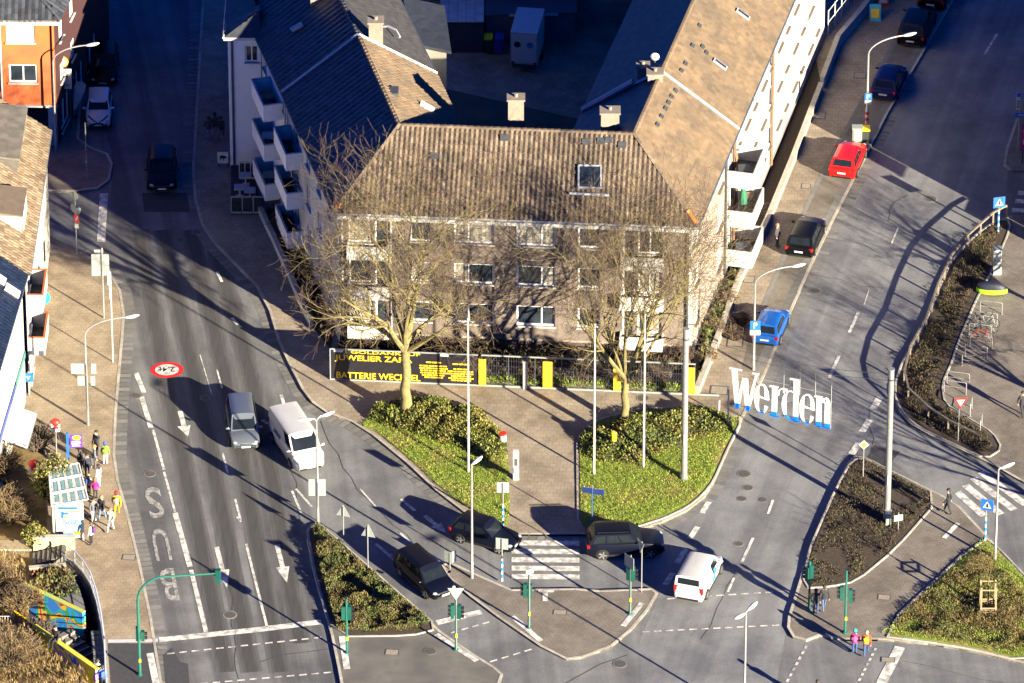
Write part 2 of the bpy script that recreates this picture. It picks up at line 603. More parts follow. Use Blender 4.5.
def slab(name, pts, m, z=PZ, kerb=True, gutter=False, skip=None):
    pts = ccw(pts)
    mb = MB()
    mb.prism(pts, -.02, z)
    o = mb.build(name, m, kind='structure')
    if kerb:
        k = MB()
        kerb_into(k, pts, z=z + .012, skip=skip)
        if k.v:
            k.build('kerb', M_KERB, kind='structure')
    if gutter:
        k = MB()
        out_ = offset_closed(pts, -.3)
        n = len(pts)
        for i in range(n):
            a, b = V2(pts[i]), V2(pts[(i + 1) % n])
            if skip and skip((a + b) / 2):
                continue
            c, d = V2(out_[i]), V2(out_[(i + 1) % n])
            kk = max(1, round((b - a).length / .5))
            for j in range(kk):
                s0, s1 = j / kk + .01, (j + 1) / kk - .01
                q = [a.lerp(b, s0), c.lerp(d, s0), c.lerp(d, s1), a.lerp(b, s1)]
                k.poly([(v.x, v.y, .0105) for v in q])
        if k.v:
            k.build('gutter', M_GUT, kind='structure')
    return o
far = lambda p: abs(p.x) > 33 or p.y > 45 or p.y < -44
LEFT_PAVE = px((-120, 236), (46, 236), (80, 253), (97, 262), (112, 276), (121, 292), (125, 315), (123, 342), (117, 410), (115, 455), (119, 482), (128, 513), (140, 562), (152, 620), (168, 720),
               (112, 720), (106, 683), (104.5, 655), (101.5, 630), (96.5, 606), (90.5, 588), (82.5, 576), (67, 562), (60, 551), (-120, 551))
slab('left_pavement', LEFT_PAVE, M_PAVEL, gutter=True, skip=lambda p: far(p) or p.x < at(75, 500).x and p.y > at(0, 252).y or (p.x < at(104, 500).x + .3 and p.y < at(0, 540).y) or p.x < at(64, 0).x)
slab('corner_pavement', px((100, -80), (90, 0), (84, 70), (79, 140), (92, 149), (108, 155), (113, 165), (110, 181), (98, 190), (75, 193), (20, 192), (-120, 190), (-120, -80)), M_PAVEG, skip=lambda p: far(p) or p.x < at(45, 0).x)
BLOCK = px((206, -80), (202, 0), (197, 85), (192, 171), (194, 200), (201, 225), (213, 243), (232, 263), (256, 287), (269, 312), (278, 342), (287, 362), (302, 391), (312, 404), (326, 414), (351, 423), (373, 437), (406, 464), (436, 492), (463, 513), (485, 524), (504, 532), (512, 536), (580, 536),
           (612, 536), (637, 532), (662, 524), (687, 512), (705, 498), (714, 484), (727, 455), (744, 417), (768, 370), (779, 342), (810, 270), (843, 203), (865, 160), (888, 115), (923, 55), (955, 0), (1000, -80))
slab('block_pavement', BLOCK, M_PAVEB, gutter=True, skip=lambda p: far(p) or p.y > at(0, -60).y)
TRI = px((306, 533), (310, 527), (318, 524), (356, 556), (403, 597), (441, 633), (476, 657), (494, 668), (503, 676), (498, 690), (480, 720), (347, 720), (338, 671), (331, 637), (313, 572))
slab('traffic_island', TRI, mat('island_asphalt', (.15, .14, .125), (.11, .105, .095), .85, scale=2, c3=(.09, .085, .08), scale3=.5), skip=far)
MID = px((441, 567), (447, 564), (456, 566), (484, 579), (512, 591), (575, 590), (600, 592), (652, 590), (658, 595), (648, 612), (632, 631), (612, 648), (582, 659), (566, 661), (540, 648), (498, 619), (470, 598), (448, 579))
slab('crossing_island', MID, M_PAVEG)
PLAZA = px((1012, 217), (1000, 221), (985, 228), (968, 243), (950, 263), (940, 285), (928, 315), (915, 342), (902, 362), (894, 383), (894, 400), (900, 414), (912, 427), (930, 437), (960, 451), (988, 464), (1020, 482), (1080, 515), (1500, 760), (1500, 217))
slab('plaza', PLAZA, M_PAVEG, skip=far)
slab('corner_pavement_right', px((1010, 172), (1003, 166), (1006, 150), (1016, 120), (1060, 20), (1105, -80), (1500, -80), (1500, 172)), M_PAVEG, skip=far)
LOWER = px((846, 466), (855, 457), (866, 459), (890, 471), (943, 497), (960, 508), (985, 535), (998, 549), (1024, 576), (1100, 655), (1120, 690), (1024, 665), (975, 653), (928, 645), (878, 641), (845, 641), (820, 637), (806, 642), (793, 639), (787, 629), (788, 618), (800, 580), (808, 550), (820, 522), (836, 488))
slab('lower_pavement', LOWER, M_PAVEG, gutter=False, skip=far)

# parking lane and coloured pavement strips along the right-hand street
mb = MB()
mb.ngon(px((905, 25), (868, 92), (843, 137), (823, 173), (793, 238), (768, 296), (748, 345), (741, 372), (755, 375), (770, 346), (806, 266), (838, 203), (862, 158), (884, 113), (918, 55), (950, -10), (925, -10)), PZ + .004)
mb.build('parking_lane', M_PARK, kind='structure')
mb = MB()
mb.line(px((905, 25), (868, 92), (843, 137), (823, 173), (793, 238), (768, 296), (750, 340)), .28, PZ + .008)
mb.line(px((946, 2), (918, 52), (884, 112), (862, 156), (838, 202), (806, 266), (770, 345), (757, 373)), .5, PZ + .008)
mb.build('parking_edging', M_GUT, kind='structure')

# cycle-crossing asphalt at the lower left, blue-white line
mb = MB(); mb.ngon(px((107.5, 645), (157, 645), (164, 715), (113, 715)), PZ + .004); mb.build('cycle_path', M_PATCH, kind='structure')
mb = MB(); mb.line(px((108, 643), (158, 642)), .32, PZ + .012); mb.build('tactile_strip', mat('tactile', (.5, .52, .56), None, .7), kind='structure')

# ---- worn tracks, patches and seams in the asphalt
mb = MB()
for k, (w, mi) in enumerate(((1.25, 0), (.95, 1), (.62, 2))):
    for q, tr in enumerate((((139, 230), (151, 300), (160, 350), (166, 380), (185, 470), (209, 585), (229, 690)), ((163, 230), (177, 300), (188, 350), (195, 380), (214, 470), (235, 585), (255, 690)), ((190, 230), (207, 300), (219, 350), (225, 380), (244, 470), (264, 585), (284, 690)), ((216, 250), (233, 310), (246, 360), (251, 380), (270, 470), (290, 585), (303, 655)))):
        T = ats(tr)
        pts = []
        for A, B in zip(T, T[1:]):
            pts += [A.lerp(B, e / 6) + Vector((random.uniform(-.05, .05), 0, 0)) for e in range(6)]
        mb.line([(p.x, p.y) for p in pts], w, .0065 + k * .0012 + q * .0003, mi)
mb.build('worn_tracks', [mat('track_%d' % k, (v, v, v * .99), (v * .72, v * .72, v * .73), .8, scale=1.6, stretch=(3, .25, 1), rot=R(-9)) for k, v in enumerate((.105, .08, .058))], kind='structure')
mb = MB()
mb.ngon(px((142, 193), (187, 193), (190, 212), (144, 212)), .0135)
mb.ngon(px((843, 500), (875, 445), (900, 452), (868, 490)), .0135)
mb.ngon(px((163, 655), (172, 648), (180, 662), (188, 664), (190, 690), (166, 690)), .0135)
mb.build('asphalt_patch', M_PATCH, kind='structure')
def seam(mb, pts, w=.035, z=.0155, j=.2):
    P = ats(pts)
    out = []
    for i in range(len(P) - 1):
        k = max(2, int((P[i + 1] - P[i]).length / 1.2))
        for q in range(k):
            p = P[i].lerp(P[i + 1], q / k)
            out.append((p.x + random.uniform(-j, j), p.y + random.uniform(-j, j)))
    out.append((P[-1].x, P[-1].y))
    mb.line(out, w, z)
mb = MB()
for s in (((320, 420), (338, 455), (360, 490), (385, 515), (440, 566)), ((292, 470), (300, 520)), ((256, 662), (310, 650), (420, 640)), ((700, 640), (716, 608), (735, 575)), ((888, 222), (902, 232), (925, 245)), ((905, 195), (890, 212), (888, 222)),
          ((816, 235), (860, 245), (905, 262)), ((800, 270), (860, 285), (905, 292)), ((560, 690), (600, 665), (628, 655)), ((225, 540), (232, 600), (240, 683)), 
          ((868, 410), (875, 440), (872, 470)), ((180, 275), (210, 262), (240, 275)), ((122, 250), (170, 262), (230, 300)), ((900, 660), (960, 672), (1024, 690))):
    seam(mb, s)
mb.build('asphalt_seam', M_SEAM, kind='structure')
mb = MB()
for x, y, r, z in ((931, 199, .42, .02), (815, 291, .38, .02), (744, 474, .42, .02), (748, 488, .34, .02), (742, 499, .3, .02), (763, 500, .26, .02), (136, 396, .34, .02), (150, 474, .36, .02), (230, 615, .42, .02), (205, 398, .32, .02), (643, 400, .4, PZ + .016), (739, 544, .3, .02), (430, 653, .4, PZ + .016), (620, 664, .42, .02), (180, 240, .3, .02), (196, 232, .3, .02)):
    c = at(x, y)
    mb.tube([(c.x, c.y, z - .012), (c.x, c.y, z)], r, 18)
    mb.tube([(c.x, c.y, z - .012), (c.x, c.y, z + .005)], r * .8, 16, 1)
mb.build('manhole_cover', [M_GUT, mat('cast_iron', (.09, .08, .072), (.06, .052, .048), .7, scale=6)], kind='structure')
mb = MB()
for x, y, w, d, z in ((129, 559, .8, .6, PZ), (392, 654, .8, .6, PZ), (560, 614, .8, .5, PZ), (884, 599, .75, .55, PZ), (806, 188, .6, .6, PZ), (860, 77, .8, .8, PZ), (818, 117, 1.0, .9, PZ), (749, 281, .7, .8, PZ), (888, 660, .8, .5, .012), (719, 392, 1.1, 1, PZ), (735, 344, 1.0, 1, PZ)):
    c = at(x, y)
    mb.box((c.x, c.y, z + .006), (w, d, .012), 0, R(-6))
    mb.box((c.x, c.y, z + .008), (w * .85, d * .82, .016), 1, R(-6))
mb.build('access_cover', [M_SEAM, mat('cover_plate', (.3, .26, .2), (.22, .19, .15), .7, scale=6)], kind='structure')

# ---- painted markings
MZ = .017
mk = MB()
def dash(a, b, w=.13, z=MZ):
    A, B = at(*a), at(*b)
    mk.line([(A.x, A.y), (B.x, B.y)], w, z)
for a, b, w in (((136, 373), (144, 393), .3), ((141.5, 397), (151, 428), .3), ((153, 430), (164, 470), .16), ((164, 472), (175, 512), .14), ((175, 513), (190, 567), .32), ((191, 570), (206, 632), .26),
                ((222.5, 453), (228, 474), .13), ((235, 499), (240.5, 520), .13), ((246, 544), (267, 627), .15), ((217, 272), (222, 282), .18), ((232, 318), (238, 325), .2), ((281, 395), (287, 414), .2), ((237, 517), (241, 522), .12),
                ((262, 420), (268, 424), .2), ((217, 370), (222, 388), .1), ((292, 491), (301, 513), .14), ((296, 489), (312, 507), .14), ((200, 355), (212, 395), .06),
                ((360, 489), (376, 507), .1), ((401, 499), (415, 511), .2), ((376, 544), (399, 564), .2), ((411, 544), (446, 564), .2), ((400, 533), (411, 543), .12), ((390, 554), (398, 562), .16),
                ((829, 378), (839, 356), .2), ((849, 333), (858.5, 312), .2), ((985, 54), (997, 34), .16), ((873, 409), (880, 397), .42), ((862, 432), (869.5, 420), .42), ((851, 455), (859, 443), .42), ((768, 514), (773, 500), .16),
                ((742, 562), (753, 538), .18), ((728, 592), (734, 578), .14), ((689.5, 539), (697.5, 527), .34), ((677, 563), (686, 549), .34), ((665, 585), (673, 573), .34), ((702, 513), (709, 502), .34), ((891, 245), (898, 228), .1), ((864, 305), (869, 290), .06)):
    dash(a, b, w)
# stop lines
dash((159, 640), (256, 630), .5); dash((256, 630), (321, 622), .5); dash((436.5, 623), (481, 612), .5); dash((881, 684), (900, 647), .62); dash((104, 193.5), (101, 242), .52)
def dotted(a, b, n, w=.13, f=.62):
    A, B = at(*a), at(*b)
    for i in range(n):
        p, q = A.lerp(B, i / n), A.lerp(B, (i + f) / n)
        mk.line([(p.x, p.y), (q.x, q.y)], w, MZ)
dotted((167, 654), (326, 637), 13); dotted((200, 684), (336, 672), 11); dotted((451, 633), (493, 621), 4); dotted((490, 662), (536, 648), 4); dotted((667, 599), (790, 591), 10); dotted((642, 632), (784, 625), 12); dotted((787, 682), (808, 643), 7, .16, .5); dotted((859, 681), (877, 646), 7, .16, .5)
# islands
for a, b, w in (((342, 638), (347, 671), .38), ((436, 636), (477, 663), .34), ((512, 618), (541, 643), .34), ((642, 605), (623, 628), .34), ((150, 655), (157, 690), .4), ((545, 594), (545.3, 603), .3), ((538, 593), (554, 593), .25), ((944, 540), (958, 525), .3)):
    dash(a, b, w, PZ + .018)
# arrows
def arrow(a, b, c, w, hw):
    A, B, C = at(*a), at(*b), at(*c)
    mk.line([(A.x, A.y), (B.x, B.y)], w, MZ)
    t = (C - B); n = Vector((-t.y, t.x, 0)).normalized() * hw
    mk.poly([(v.x, v.y, MZ) for v in ((B - n), C, (B + n))][::-1] if (B - n - C).cross(B + n - C).z > 0 else [(v.x, v.y, MZ) for v in ((B - n), C, (B + n))])
arrow((216.5, 547), (222.5, 570), (227, 588), .28, .4); arrow((277, 545), (282.5, 567), (287, 583), .28, .4); arrow((180, 411), (184, 426), (188, 437), .3, .4); arrow((425, 516), (436, 525), (446, 533), .28, .4)
# zebra crossings
for y in (543, 551.4, 559.8, 568.2, 576.6):
    A, B = at(511.5, y), at(579.5, y + (.6 if y < 580 else 0))
    mk.line([(A.x, A.y), (B.x, B.y)], .52, MZ)
for a, b in (((957, 492), (984, 516)), ((965, 485), (1001, 514.5)), ((973, 478), (1014, 510)), ((980.5, 472), (1026, 505)), ((1018, 193), (1060, 196)), ((1015, 201), (1060, 204)), ((1012, 210), (1060, 213))):
    A, B = at(*a), at(*b)
    mk.line([(A.x, A.y), (B.x, B.y)], .5, MZ)
# lettering painted on the left street, read by traffic coming towards the camera
def road_text(s, c, wid, ln):
    c = at(*c)
    y = (at(175, 400) - at(140, 560)); d = Vector((-.15, 1, 0)).normalized()
    ux, uy = Vector((-d.y, d.x, 0)), -d
    put_text(mk, s, Vector((c.x, c.y, MZ)) - ux * wid / 2 - uy * ln / 2, ux, uy, ln, wid)
mk.build('road_marking', M_PAINT, kind='structure')
mk = MB()
road_text('S', (155, 503), 1.0, 3.2); road_text('U', (162, 545), 1.0, 3.3); road_text('B', (170, 585), 1.0, 3.3)
mk.build('road_lettering', M_PAINTW, kind='structure')
# weight-limit roundel painted on the asphalt
mb = MB()
c = at(167, 370)
for r, ry, z, mi in ((1.0, .9, .014, 0), (.72, .62, .018, 1)):
    mb.disc((c.x, c.y, z), r, (0, 0, 1), 28, mi, ry)
put_text(mb, '2,4t', (c.x + .5, c.y + .28, .022), (-1, 0, 0), (0, -1, 0), .5, 1.02, 2)
mb.build('road_roundel', [M_SIGNRED, M_PAINT, M_BLACK], kind='structure')

# ---- beds and lawns
BED_L = px((360, 427), (374, 414), (395, 405), (432, 404), (470, 410), (497, 428), (508, 460), (510, 490), (509, 528), (500, 526), (466, 509), (438, 487), (408, 459), (376, 433))
BED_R = px((581, 534), (580, 470), (580, 440), (596, 424), (640, 412), (690, 411), (727, 418), (740, 420), (724, 452), (711, 482), (700, 496), (685, 508), (662, 519), (637, 527), (612, 532))
BED_TRI = px((309, 533), (318, 527), (355, 560), (401, 600), (436, 630), (410, 636), (335, 637), (317, 575))
BED_RT = px((1006, 221), (986, 231), (970, 245), (953, 265), (943, 287), (931, 317), (918, 344), (905, 364), (898, 385), (898, 399), (904, 412), (915, 424), (932, 434), (960, 447), (986, 459), (999, 450), (991, 436), (968, 422), (942, 406), (939, 386), (949, 364), (956, 342), (975, 298), (990, 271), (1008, 229))
BED_LO = px((855, 462), (866, 462), (889, 474), (938, 499), (892, 551), (854, 582), (829, 587), (805, 589), (812, 552), (824, 524), (840, 488))
BED_GR = px((880, 637), (984, 540), (996, 551), (1022, 578), (1085, 645), (1020, 661), (976, 650), (929, 642))
for nm, P, m in (('left_bed', BED_L, M_LAWN), ('right_lawn', BED_R, M_LAWN), ('island_bed', BED_TRI, M_SOIL), ('plaza_bed', BED_RT, M_SOIL), ('lower_bed', BED_LO, M_SOIL), ('corner_bed', BED_GR, M_LAWN)):
    P2 = chaikin(ccw(P), 1, .2)
    mb = MB(); mb.prism(P2, PZ - .01, PZ + .03); mb.build(nm, m, kind='structure')
    if nm != 'left_bed':
        k = MB(); kerb_into(k, offset_closed(P2, -.1), .1, PZ + .06, far); k.build('bed_edging', M_KERB, kind='structure')
# bank at the lower left, dry grass
mb = MB(); mb.ngon(px((-160, 553), (62, 553), (67, 563), (66, 566), (30, 596), (27, 601), (34, 641), (97, 686), (105, 700), (108, 760), (-160, 760)), .012)
mb.build('bank', M_DRYGRASS, kind='structure')
mb = MB(); mb.ngon(px((-160, 440), (40, 440), (46, 470), (47, 540), (-160, 550)), PZ + .01); mb.build('planting_bed', M_DRYGRASS, kind='structure')

# stairwell
mb = MB()
W = ccw(WELL)
mb.ngon(W, WELLD, 0)
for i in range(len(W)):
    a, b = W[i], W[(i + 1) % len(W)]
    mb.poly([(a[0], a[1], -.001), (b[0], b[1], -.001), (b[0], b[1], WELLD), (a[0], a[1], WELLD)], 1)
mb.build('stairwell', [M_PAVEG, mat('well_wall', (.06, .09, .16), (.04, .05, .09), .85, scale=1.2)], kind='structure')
mb = MB()
A0, A1, B0, B1 = at(30, 604), at(78, 638), at(38, 640), at(92, 678)
# flight between the two painted flank walls
uL = (at(95, 681) - at(34, 641)).normalized(); nL = Vector((-uL.y, uL.x, 0))
st = at(34, 641)
for k in range(13):
    a = st + uL * (.25 + k * .38)
    zz = -.15 - k * .19
    L = min(2.6, max(1.2, 2.7 - abs(k - 6) * .05))
    mb.obox(Vector((a.x, a.y, WELLD)) + nL * .12, uL * .38, nL * L, Vector((0, 0, zz - WELLD)), 0)
    mb.obox(Vector((a.x, a.y, zz)) + nL * .12 + uL * .30, uL * .085, nL * L, Vector((0, 0, .012)), 1)
mb.build('stair_steps', [M_PAVEG, mat('nosing', (.32, .3, .27), None, .8)], kind='structure')

# ---- green stuff
def leaves(name, P, n, size, hfun, mats, seed, up=.5, jit=.5, aspect=.6, under=None, zb=PZ + .03, lab=None):
    """many separate leaf blades through the depth of the cover"""
    rnd = random.Random(seed)
    mb = MB()
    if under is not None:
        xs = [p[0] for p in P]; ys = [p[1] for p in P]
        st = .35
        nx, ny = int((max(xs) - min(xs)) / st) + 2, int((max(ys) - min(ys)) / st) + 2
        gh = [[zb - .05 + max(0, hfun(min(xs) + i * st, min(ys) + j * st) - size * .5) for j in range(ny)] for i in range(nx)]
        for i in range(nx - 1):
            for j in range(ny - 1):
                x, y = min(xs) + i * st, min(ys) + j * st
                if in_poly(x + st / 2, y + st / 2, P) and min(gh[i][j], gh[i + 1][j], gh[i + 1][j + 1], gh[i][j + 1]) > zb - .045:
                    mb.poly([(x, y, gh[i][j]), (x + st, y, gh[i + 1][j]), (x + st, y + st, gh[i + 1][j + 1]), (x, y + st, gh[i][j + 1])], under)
    for x, y in scatter(P, n, rnd):
        h = hfun(x, y)
        if h <= 0:
            continue
        z = zb + h * (1 - jit * rnd.random() ** 2)
        s = size * rnd.uniform(.6, 1.3)
        a = rnd.uniform(0, 6.283)
        t = rnd.uniform(0, 1.2) * up * 2
        d = Vector((math.cos(a) * math.cos(t), math.sin(a) * math.cos(t), math.sin(t)))
        w = Vector((-math.sin(a), math.cos(a), rnd.uniform(-.5, .5))) * s * aspect * .5
        p = Vector((x, y, z))
        mb.poly([p - w * .3, p + d * s * .5 - w, p + d * s, p + d * s * .5 + w], 0)
    return mb.build(name, mats, kind='stuff')
def lobes(L):
    C = [(at(x, y), r, h) for x, y, r, h in L]
    def f(x, y):
        b = 0
        for c, r, h in C:
            d = math.hypot(x - c.x, y - c.y) / r
            if d < 1:
                b = max(b, .78 * h * math.sqrt(1 - d * d) * (.86 + .14 * math.sin(3.1 * x + c.x) * math.cos(2.7 * y)))
        return b
    return f
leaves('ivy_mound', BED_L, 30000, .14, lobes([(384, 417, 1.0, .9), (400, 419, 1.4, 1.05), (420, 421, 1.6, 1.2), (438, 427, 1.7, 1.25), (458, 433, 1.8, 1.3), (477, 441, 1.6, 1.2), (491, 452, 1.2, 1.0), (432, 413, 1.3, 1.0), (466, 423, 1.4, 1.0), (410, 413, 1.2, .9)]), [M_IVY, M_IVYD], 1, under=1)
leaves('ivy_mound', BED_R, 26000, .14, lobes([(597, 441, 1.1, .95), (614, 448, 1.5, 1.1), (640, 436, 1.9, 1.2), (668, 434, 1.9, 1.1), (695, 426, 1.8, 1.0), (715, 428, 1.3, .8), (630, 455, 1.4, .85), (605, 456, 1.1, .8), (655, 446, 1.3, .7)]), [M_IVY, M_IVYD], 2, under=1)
leaves('grass', BED_L, 15000, .11, lambda x, y: .06, [M_BLADE], 3, up=1.0, aspect=.25)
leaves('grass', BED_R, 24000, .11, lambda x, y: .06, [M_BLADE], 4, up=1.0, aspect=.25)
leaves('grass', BED_GR, 15000, .11, lambda x, y: .06, [M_BLADE], 5, up=1.0, aspect=.25)
def bumpy(a, b, s):
    return lambda x, y: a + b * 1.6 * noise.noise(Vector((x * s * .55, y * s * .55, a * 9))) + b * .7 * noise.noise(Vector((x * s * 1.5, y * s * 1.5, 3)))
leaves('ground_cover', offset_closed(ccw(BED_TRI), .2), 40000, .115, bumpy(.36, .3, 1.6), [M_COVER], 6, up=1.0, jit=.8, aspect=.45)
leaves('ground_cover', offset_closed(ccw(BED_RT), .3), 16000, .13, bumpy(.14, .26, 1.3), [M_BROWNLEAF], 7, up=1.0, jit=.8, aspect=.4)
leaves('ground_cover', BED_LO, 10000, .11, bumpy(.05, .18, 1.4), [M_BROWNLEAF], 8, up=1.0, jit=.8, aspect=.4)
leaves('ground_cover', px((893, 628), (930, 592), (965, 567), (985, 552), (1010, 580), (1060, 640), (1015, 655), (960, 645), (915, 638)), 26000, .11, bumpy(.15, .2, 1.5), [mat('rust_leaf', (.14, .088, .036), (.085, .058, .024), .8, island=.45, scale=.8, c3=(.11, .115, .03), scale3=.5)], 9, up=1.0, jit=.8, aspect=.4)
leaves('ground_cover', px((-60, 553), (25, 560), (27, 601), (34, 641), (90, 683), (80, 720), (-60, 720)), 13000, .3, bumpy(.35, .5, 1.1), [M_DRYGRASS], 10, up=1.0, jit=.9, aspect=.14)
leaves('ground_cover', px((28, 592), (60, 570), (74, 583), (80, 598), (60, 600)), 1500, .22, bumpy(.5, .4, 2), [M_COVER], 11, up=1.0, jit=.9, aspect=.4, zb=.02)

# ================================================================== BUILDINGS
M_WALLB = mat('render_brown', (.165, .132, .108), (.13, .103, .086), .9, scale=1.5, c3=(.118, .094, .079), scale3=.5)
M_WALLG = mat('render_grey', (.52, .53, .52), (.45, .46, .455), .9, scale=1.5, c3=(.32, .33, .33), scale3=.6)
M_WALLBG = mat('render_beige', (.31, .26, .21), (.265, .22, .18), .9, scale=1.2, c3=(.225, .19, .155), scale3=.5)
M_WALLW = mat('render_white', (.43, .41, .37), (.37, .35, .315), .9, scale=1.2, c3=(.33, .31, .275), scale3=.4)
M_WALLS = mat('render_bright_white', (.82, .83, .83), (.76, .77, .77), .9, scale=1.2)
M_FRAME = mat('window_frame_white', (.8, .79, .77), (.76, .75, .73), .5, scale=2)
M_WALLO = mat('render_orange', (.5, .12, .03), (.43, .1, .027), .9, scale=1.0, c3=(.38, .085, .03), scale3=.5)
M_WALLSHD = mat('render_red_shaded', (.04, .01, .011), (.03, .008, .009), .9, scale=1.2)  # side wall's shade put into the colour, darker than the orange front
M_TILE = mat('clay_tile', (.175, .13, .09), (.12, .09, .064), .85, scale=1.4, island=.3, c3=(.095, .07, .05), scale3=.5, bump=.2)
M_TILEO = mat('weathered_tile', (.185, .130, .078), (.14, .097, .059), .85, scale=1.1, island=.16, c3=(.12, .088, .058), scale3=.6, bump=.2)
M_TILED = mat('dark_and_shaded_tile', (.05, .055, .065), (.032, .036, .045), .55, scale=2, island=.3)  # dark roofs, and slopes whose shade is put into the tile colour
M_TILEG = mat('grey_slate', (.055, .051, .05), (.04, .038, .037), .75, scale=1.5, island=.18)
M_TILEL = mat('lichen_tile', (.17, .122, .075), (.11, .077, .047), .9, scale=2, island=.35, c3=(.19, .145, .095), scale3=2.5)
M_ZINC = mat('zinc_flashing', (.42, .45, .48), (.33, .36, .4), .45, metal=.3, scale=2)
M_GUTTER = mat('dark_gutter', (.05, .07, .1), (.04, .055, .08), .5, scale=3)
M_CHIM = mat('chimney_block', (.24, .2, .16), (.17, .14, .11), .9, scale=3, c3=(.2, .17, .14), scale3=1)
M_TERRA = mat('terracotta', (.62, .2, .04), (.5, .15, .03), .8, scale=3)

BZ = .9                      # height of the basement plinth
EZ, RZ, HALF = 8.6 + BZ, 12.0 + BZ, 4.9
Eo = [at(221.5, -37, EZ), at(281.5, 94, EZ), at(333, 213.5, EZ), at(698, 228, EZ), at(739, 131, EZ), at(833, -90, EZ)]
Eo2 = [V2(p) for p in Eo]
ridge = offset_open(Eo2, HALF)
inner = offset_open(Eo2, 2 * HALF)
wall_o = offset_open(Eo2, .38)
wall_i = offset_open(Eo2, 2 * HALF - .38)
def Z(p, z):
    return Vector((p.x, p.y, z))

def tiles(mb, poly, du=.3, dv=.36, mi=0, bed=1, lift=.045, tilt=.05, prof=True, jag=0.0):
    """overlapping roof tiles laid in courses over a sloping polygon; poly[0]->poly[1] is the eave"""
    p0 = Vector(poly[0])
    u = (Vector(poly[1]) - p0).normalized()
    n = None
    for k in range(2, len(poly)):
        n = u.cross(Vector(poly[k]) - p0)
        if n.length > .1:
            break
    n.normalize()
    if n.z < 0:
        n = -n
    v = n.cross(u)
    P = [((Vector(q) - p0).dot(u), (Vector(q) - p0).dot(v)) for q in poly]
    mb.add([Vector(q) for q in poly], [tuple(range(len(poly)))], bed)
    mb.add([Vector(q) - n * .12 for q in poly], [tuple(range(len(poly)))], bed)
    umin, umax = min(p[0] for p in P), max(p[0] for p in P)
    vmin, vmax = min(p[1] for p in P), max(p[1] for p in P)
    vs, fs = [], []
    r = 0
    y = vmin
    while y < vmax:
        x = umin + (0 if prof else (r % 2) * du / 2)
        while x < umax:
            cx, cy = x + du / 2, y + dv / 2
            if in_poly(cx, cy, P):
                o = len(vs)
                a = random.uniform(-.008, .008)
                base = p0 + n * lift
                e = n * (tilt + a)
                if prof:
                    for (xx, yy, h) in ((0, 0, 1), (du * .5, 0, 1.9), (du * .97, 0, 1), (0, dv * 1.04, 0), (du * .5, dv * 1.04, .9), (du * .97, dv * 1.04, 0)):
                        vs.append(base + u * (x + xx) + v * (y + yy) + e * h)
                    vs += [vs[o] - n * (tilt + .03), vs[o + 1] - n * (tilt + .03), vs[o + 2] - n * (tilt + .03)]
                    fs += [(o, o + 1, o + 4, o + 3), (o + 1, o + 2, o + 5, o + 4), (o + 6, o + 7, o + 1, o), (o + 7, o + 8, o + 2, o + 1)]
                else:
                    for (xx, yy, h) in ((0, 0, 1), (du * .97, 0, 1), (du * .97, dv * 1.04, 0), (0, dv * 1.04, 0)):
                        vs.append(base + u * (x + xx) + v * (y + yy) + e * h)
                    vs += [vs[o] - n * (tilt + .03), vs[o + 1] - n * (tilt + .03)]
                    fs += [(o, o + 1, o + 2, o + 3), (o + 4, o + 5, o + 1, o)]
            x += du
        y += dv
        r += 1
    mb.add(vs, fs, mi)
def ridge_caps(mb, a, b, mi=0, L=.4, r=.13, skip=0.0):
    a, b = Vector(a), Vector(b)
    n = max(1, int((b - a).length / L))
    for k in range(n):
        if random.random() < skip:
            continue
        p, q = a.lerp(b, k / n), a.lerp(b, (k + 1.06) / n)
        mb.tube([p + Vector((0, 0, .02)), q + Vector((0, 0, .05))], [r, r * 1.12], 6, mi)

_WIN = {}
def window_meshes(w, h, mull, style):
    k = (round(w, 2), round(h, 2), mull, style)
    if k in _WIN:
        return _WIN[k]
    f = MB(); t = .1
    f.box((w / 2, 0, t / 2), (w, .07, t)); f.box((w / 2, 0, h - t / 2), (w, .07, t))
    f.box((t / 2, 0, h / 2), (t, .07, h - 2 * t)); f.box((w - t / 2, 0, h / 2), (t, .07, h - 2 * t))
    for m in mull:
        f.box((w * m, .004, h / 2), (.085, .062, h - 2 * t))
    if style == 'grid':
        for q in (.33, .66):
            f.box((w / 2, .006, h * q), (w - 2 * t, .03, .04))
    pans = []
    edges = [t] + [w * m for m in mull] + [w - t]
    for a, b in zip(edges, edges[1:]):
        p = MB()
        e = .04
        p.poly([(a, .02, t), (b, .02, t), (b, .02, h - t), (a, .02, h - t)])
        pans.append(p)
    s = MB()
    s.box((w / 2, -.12, -.035), (w + .12, .26, .06))
    _WIN[k] = (f.mesh('window', [M_FRAME]), [[p.mesh('pane', [q]) for q in (M_WGLASS, M_CURT, M_GREENW, M_WHITE)] for p in pans], s.mesh('sill', [M_WHITE, ]))
    return _WIN[k]
_SIL = {}
def stone_sill(w):
    if w not in _SIL:
        b = MB(); b.box((w / 2, -.10, -.05), (w + .16, .24, .09)); _SIL[w] = b.mesh('sill', [mat('sill_stone', (.13, .10, .075), (.1, .08, .06), .8)])
    return _SIL[w]
wr = random.Random(11)
def put_window(house, o, rz, w, h, mull=(), style='plain', sill=True, blind=None, curt=.3):
    f, pans, s = window_meshes(w, h, tuple(mull), style)
    wo = place(f, 'window', house, Vector(o) - house.location, rz)
    for v in pans:
        k = blind if blind is not None else (1 if wr.random() < curt else 0)
        place(v[k], 'pane', wo)
    if sill == 'stone':
        place(stone_sill(w), 'sill', wo)
    elif sill:
        place(s, 'sill', wo)
    return wo
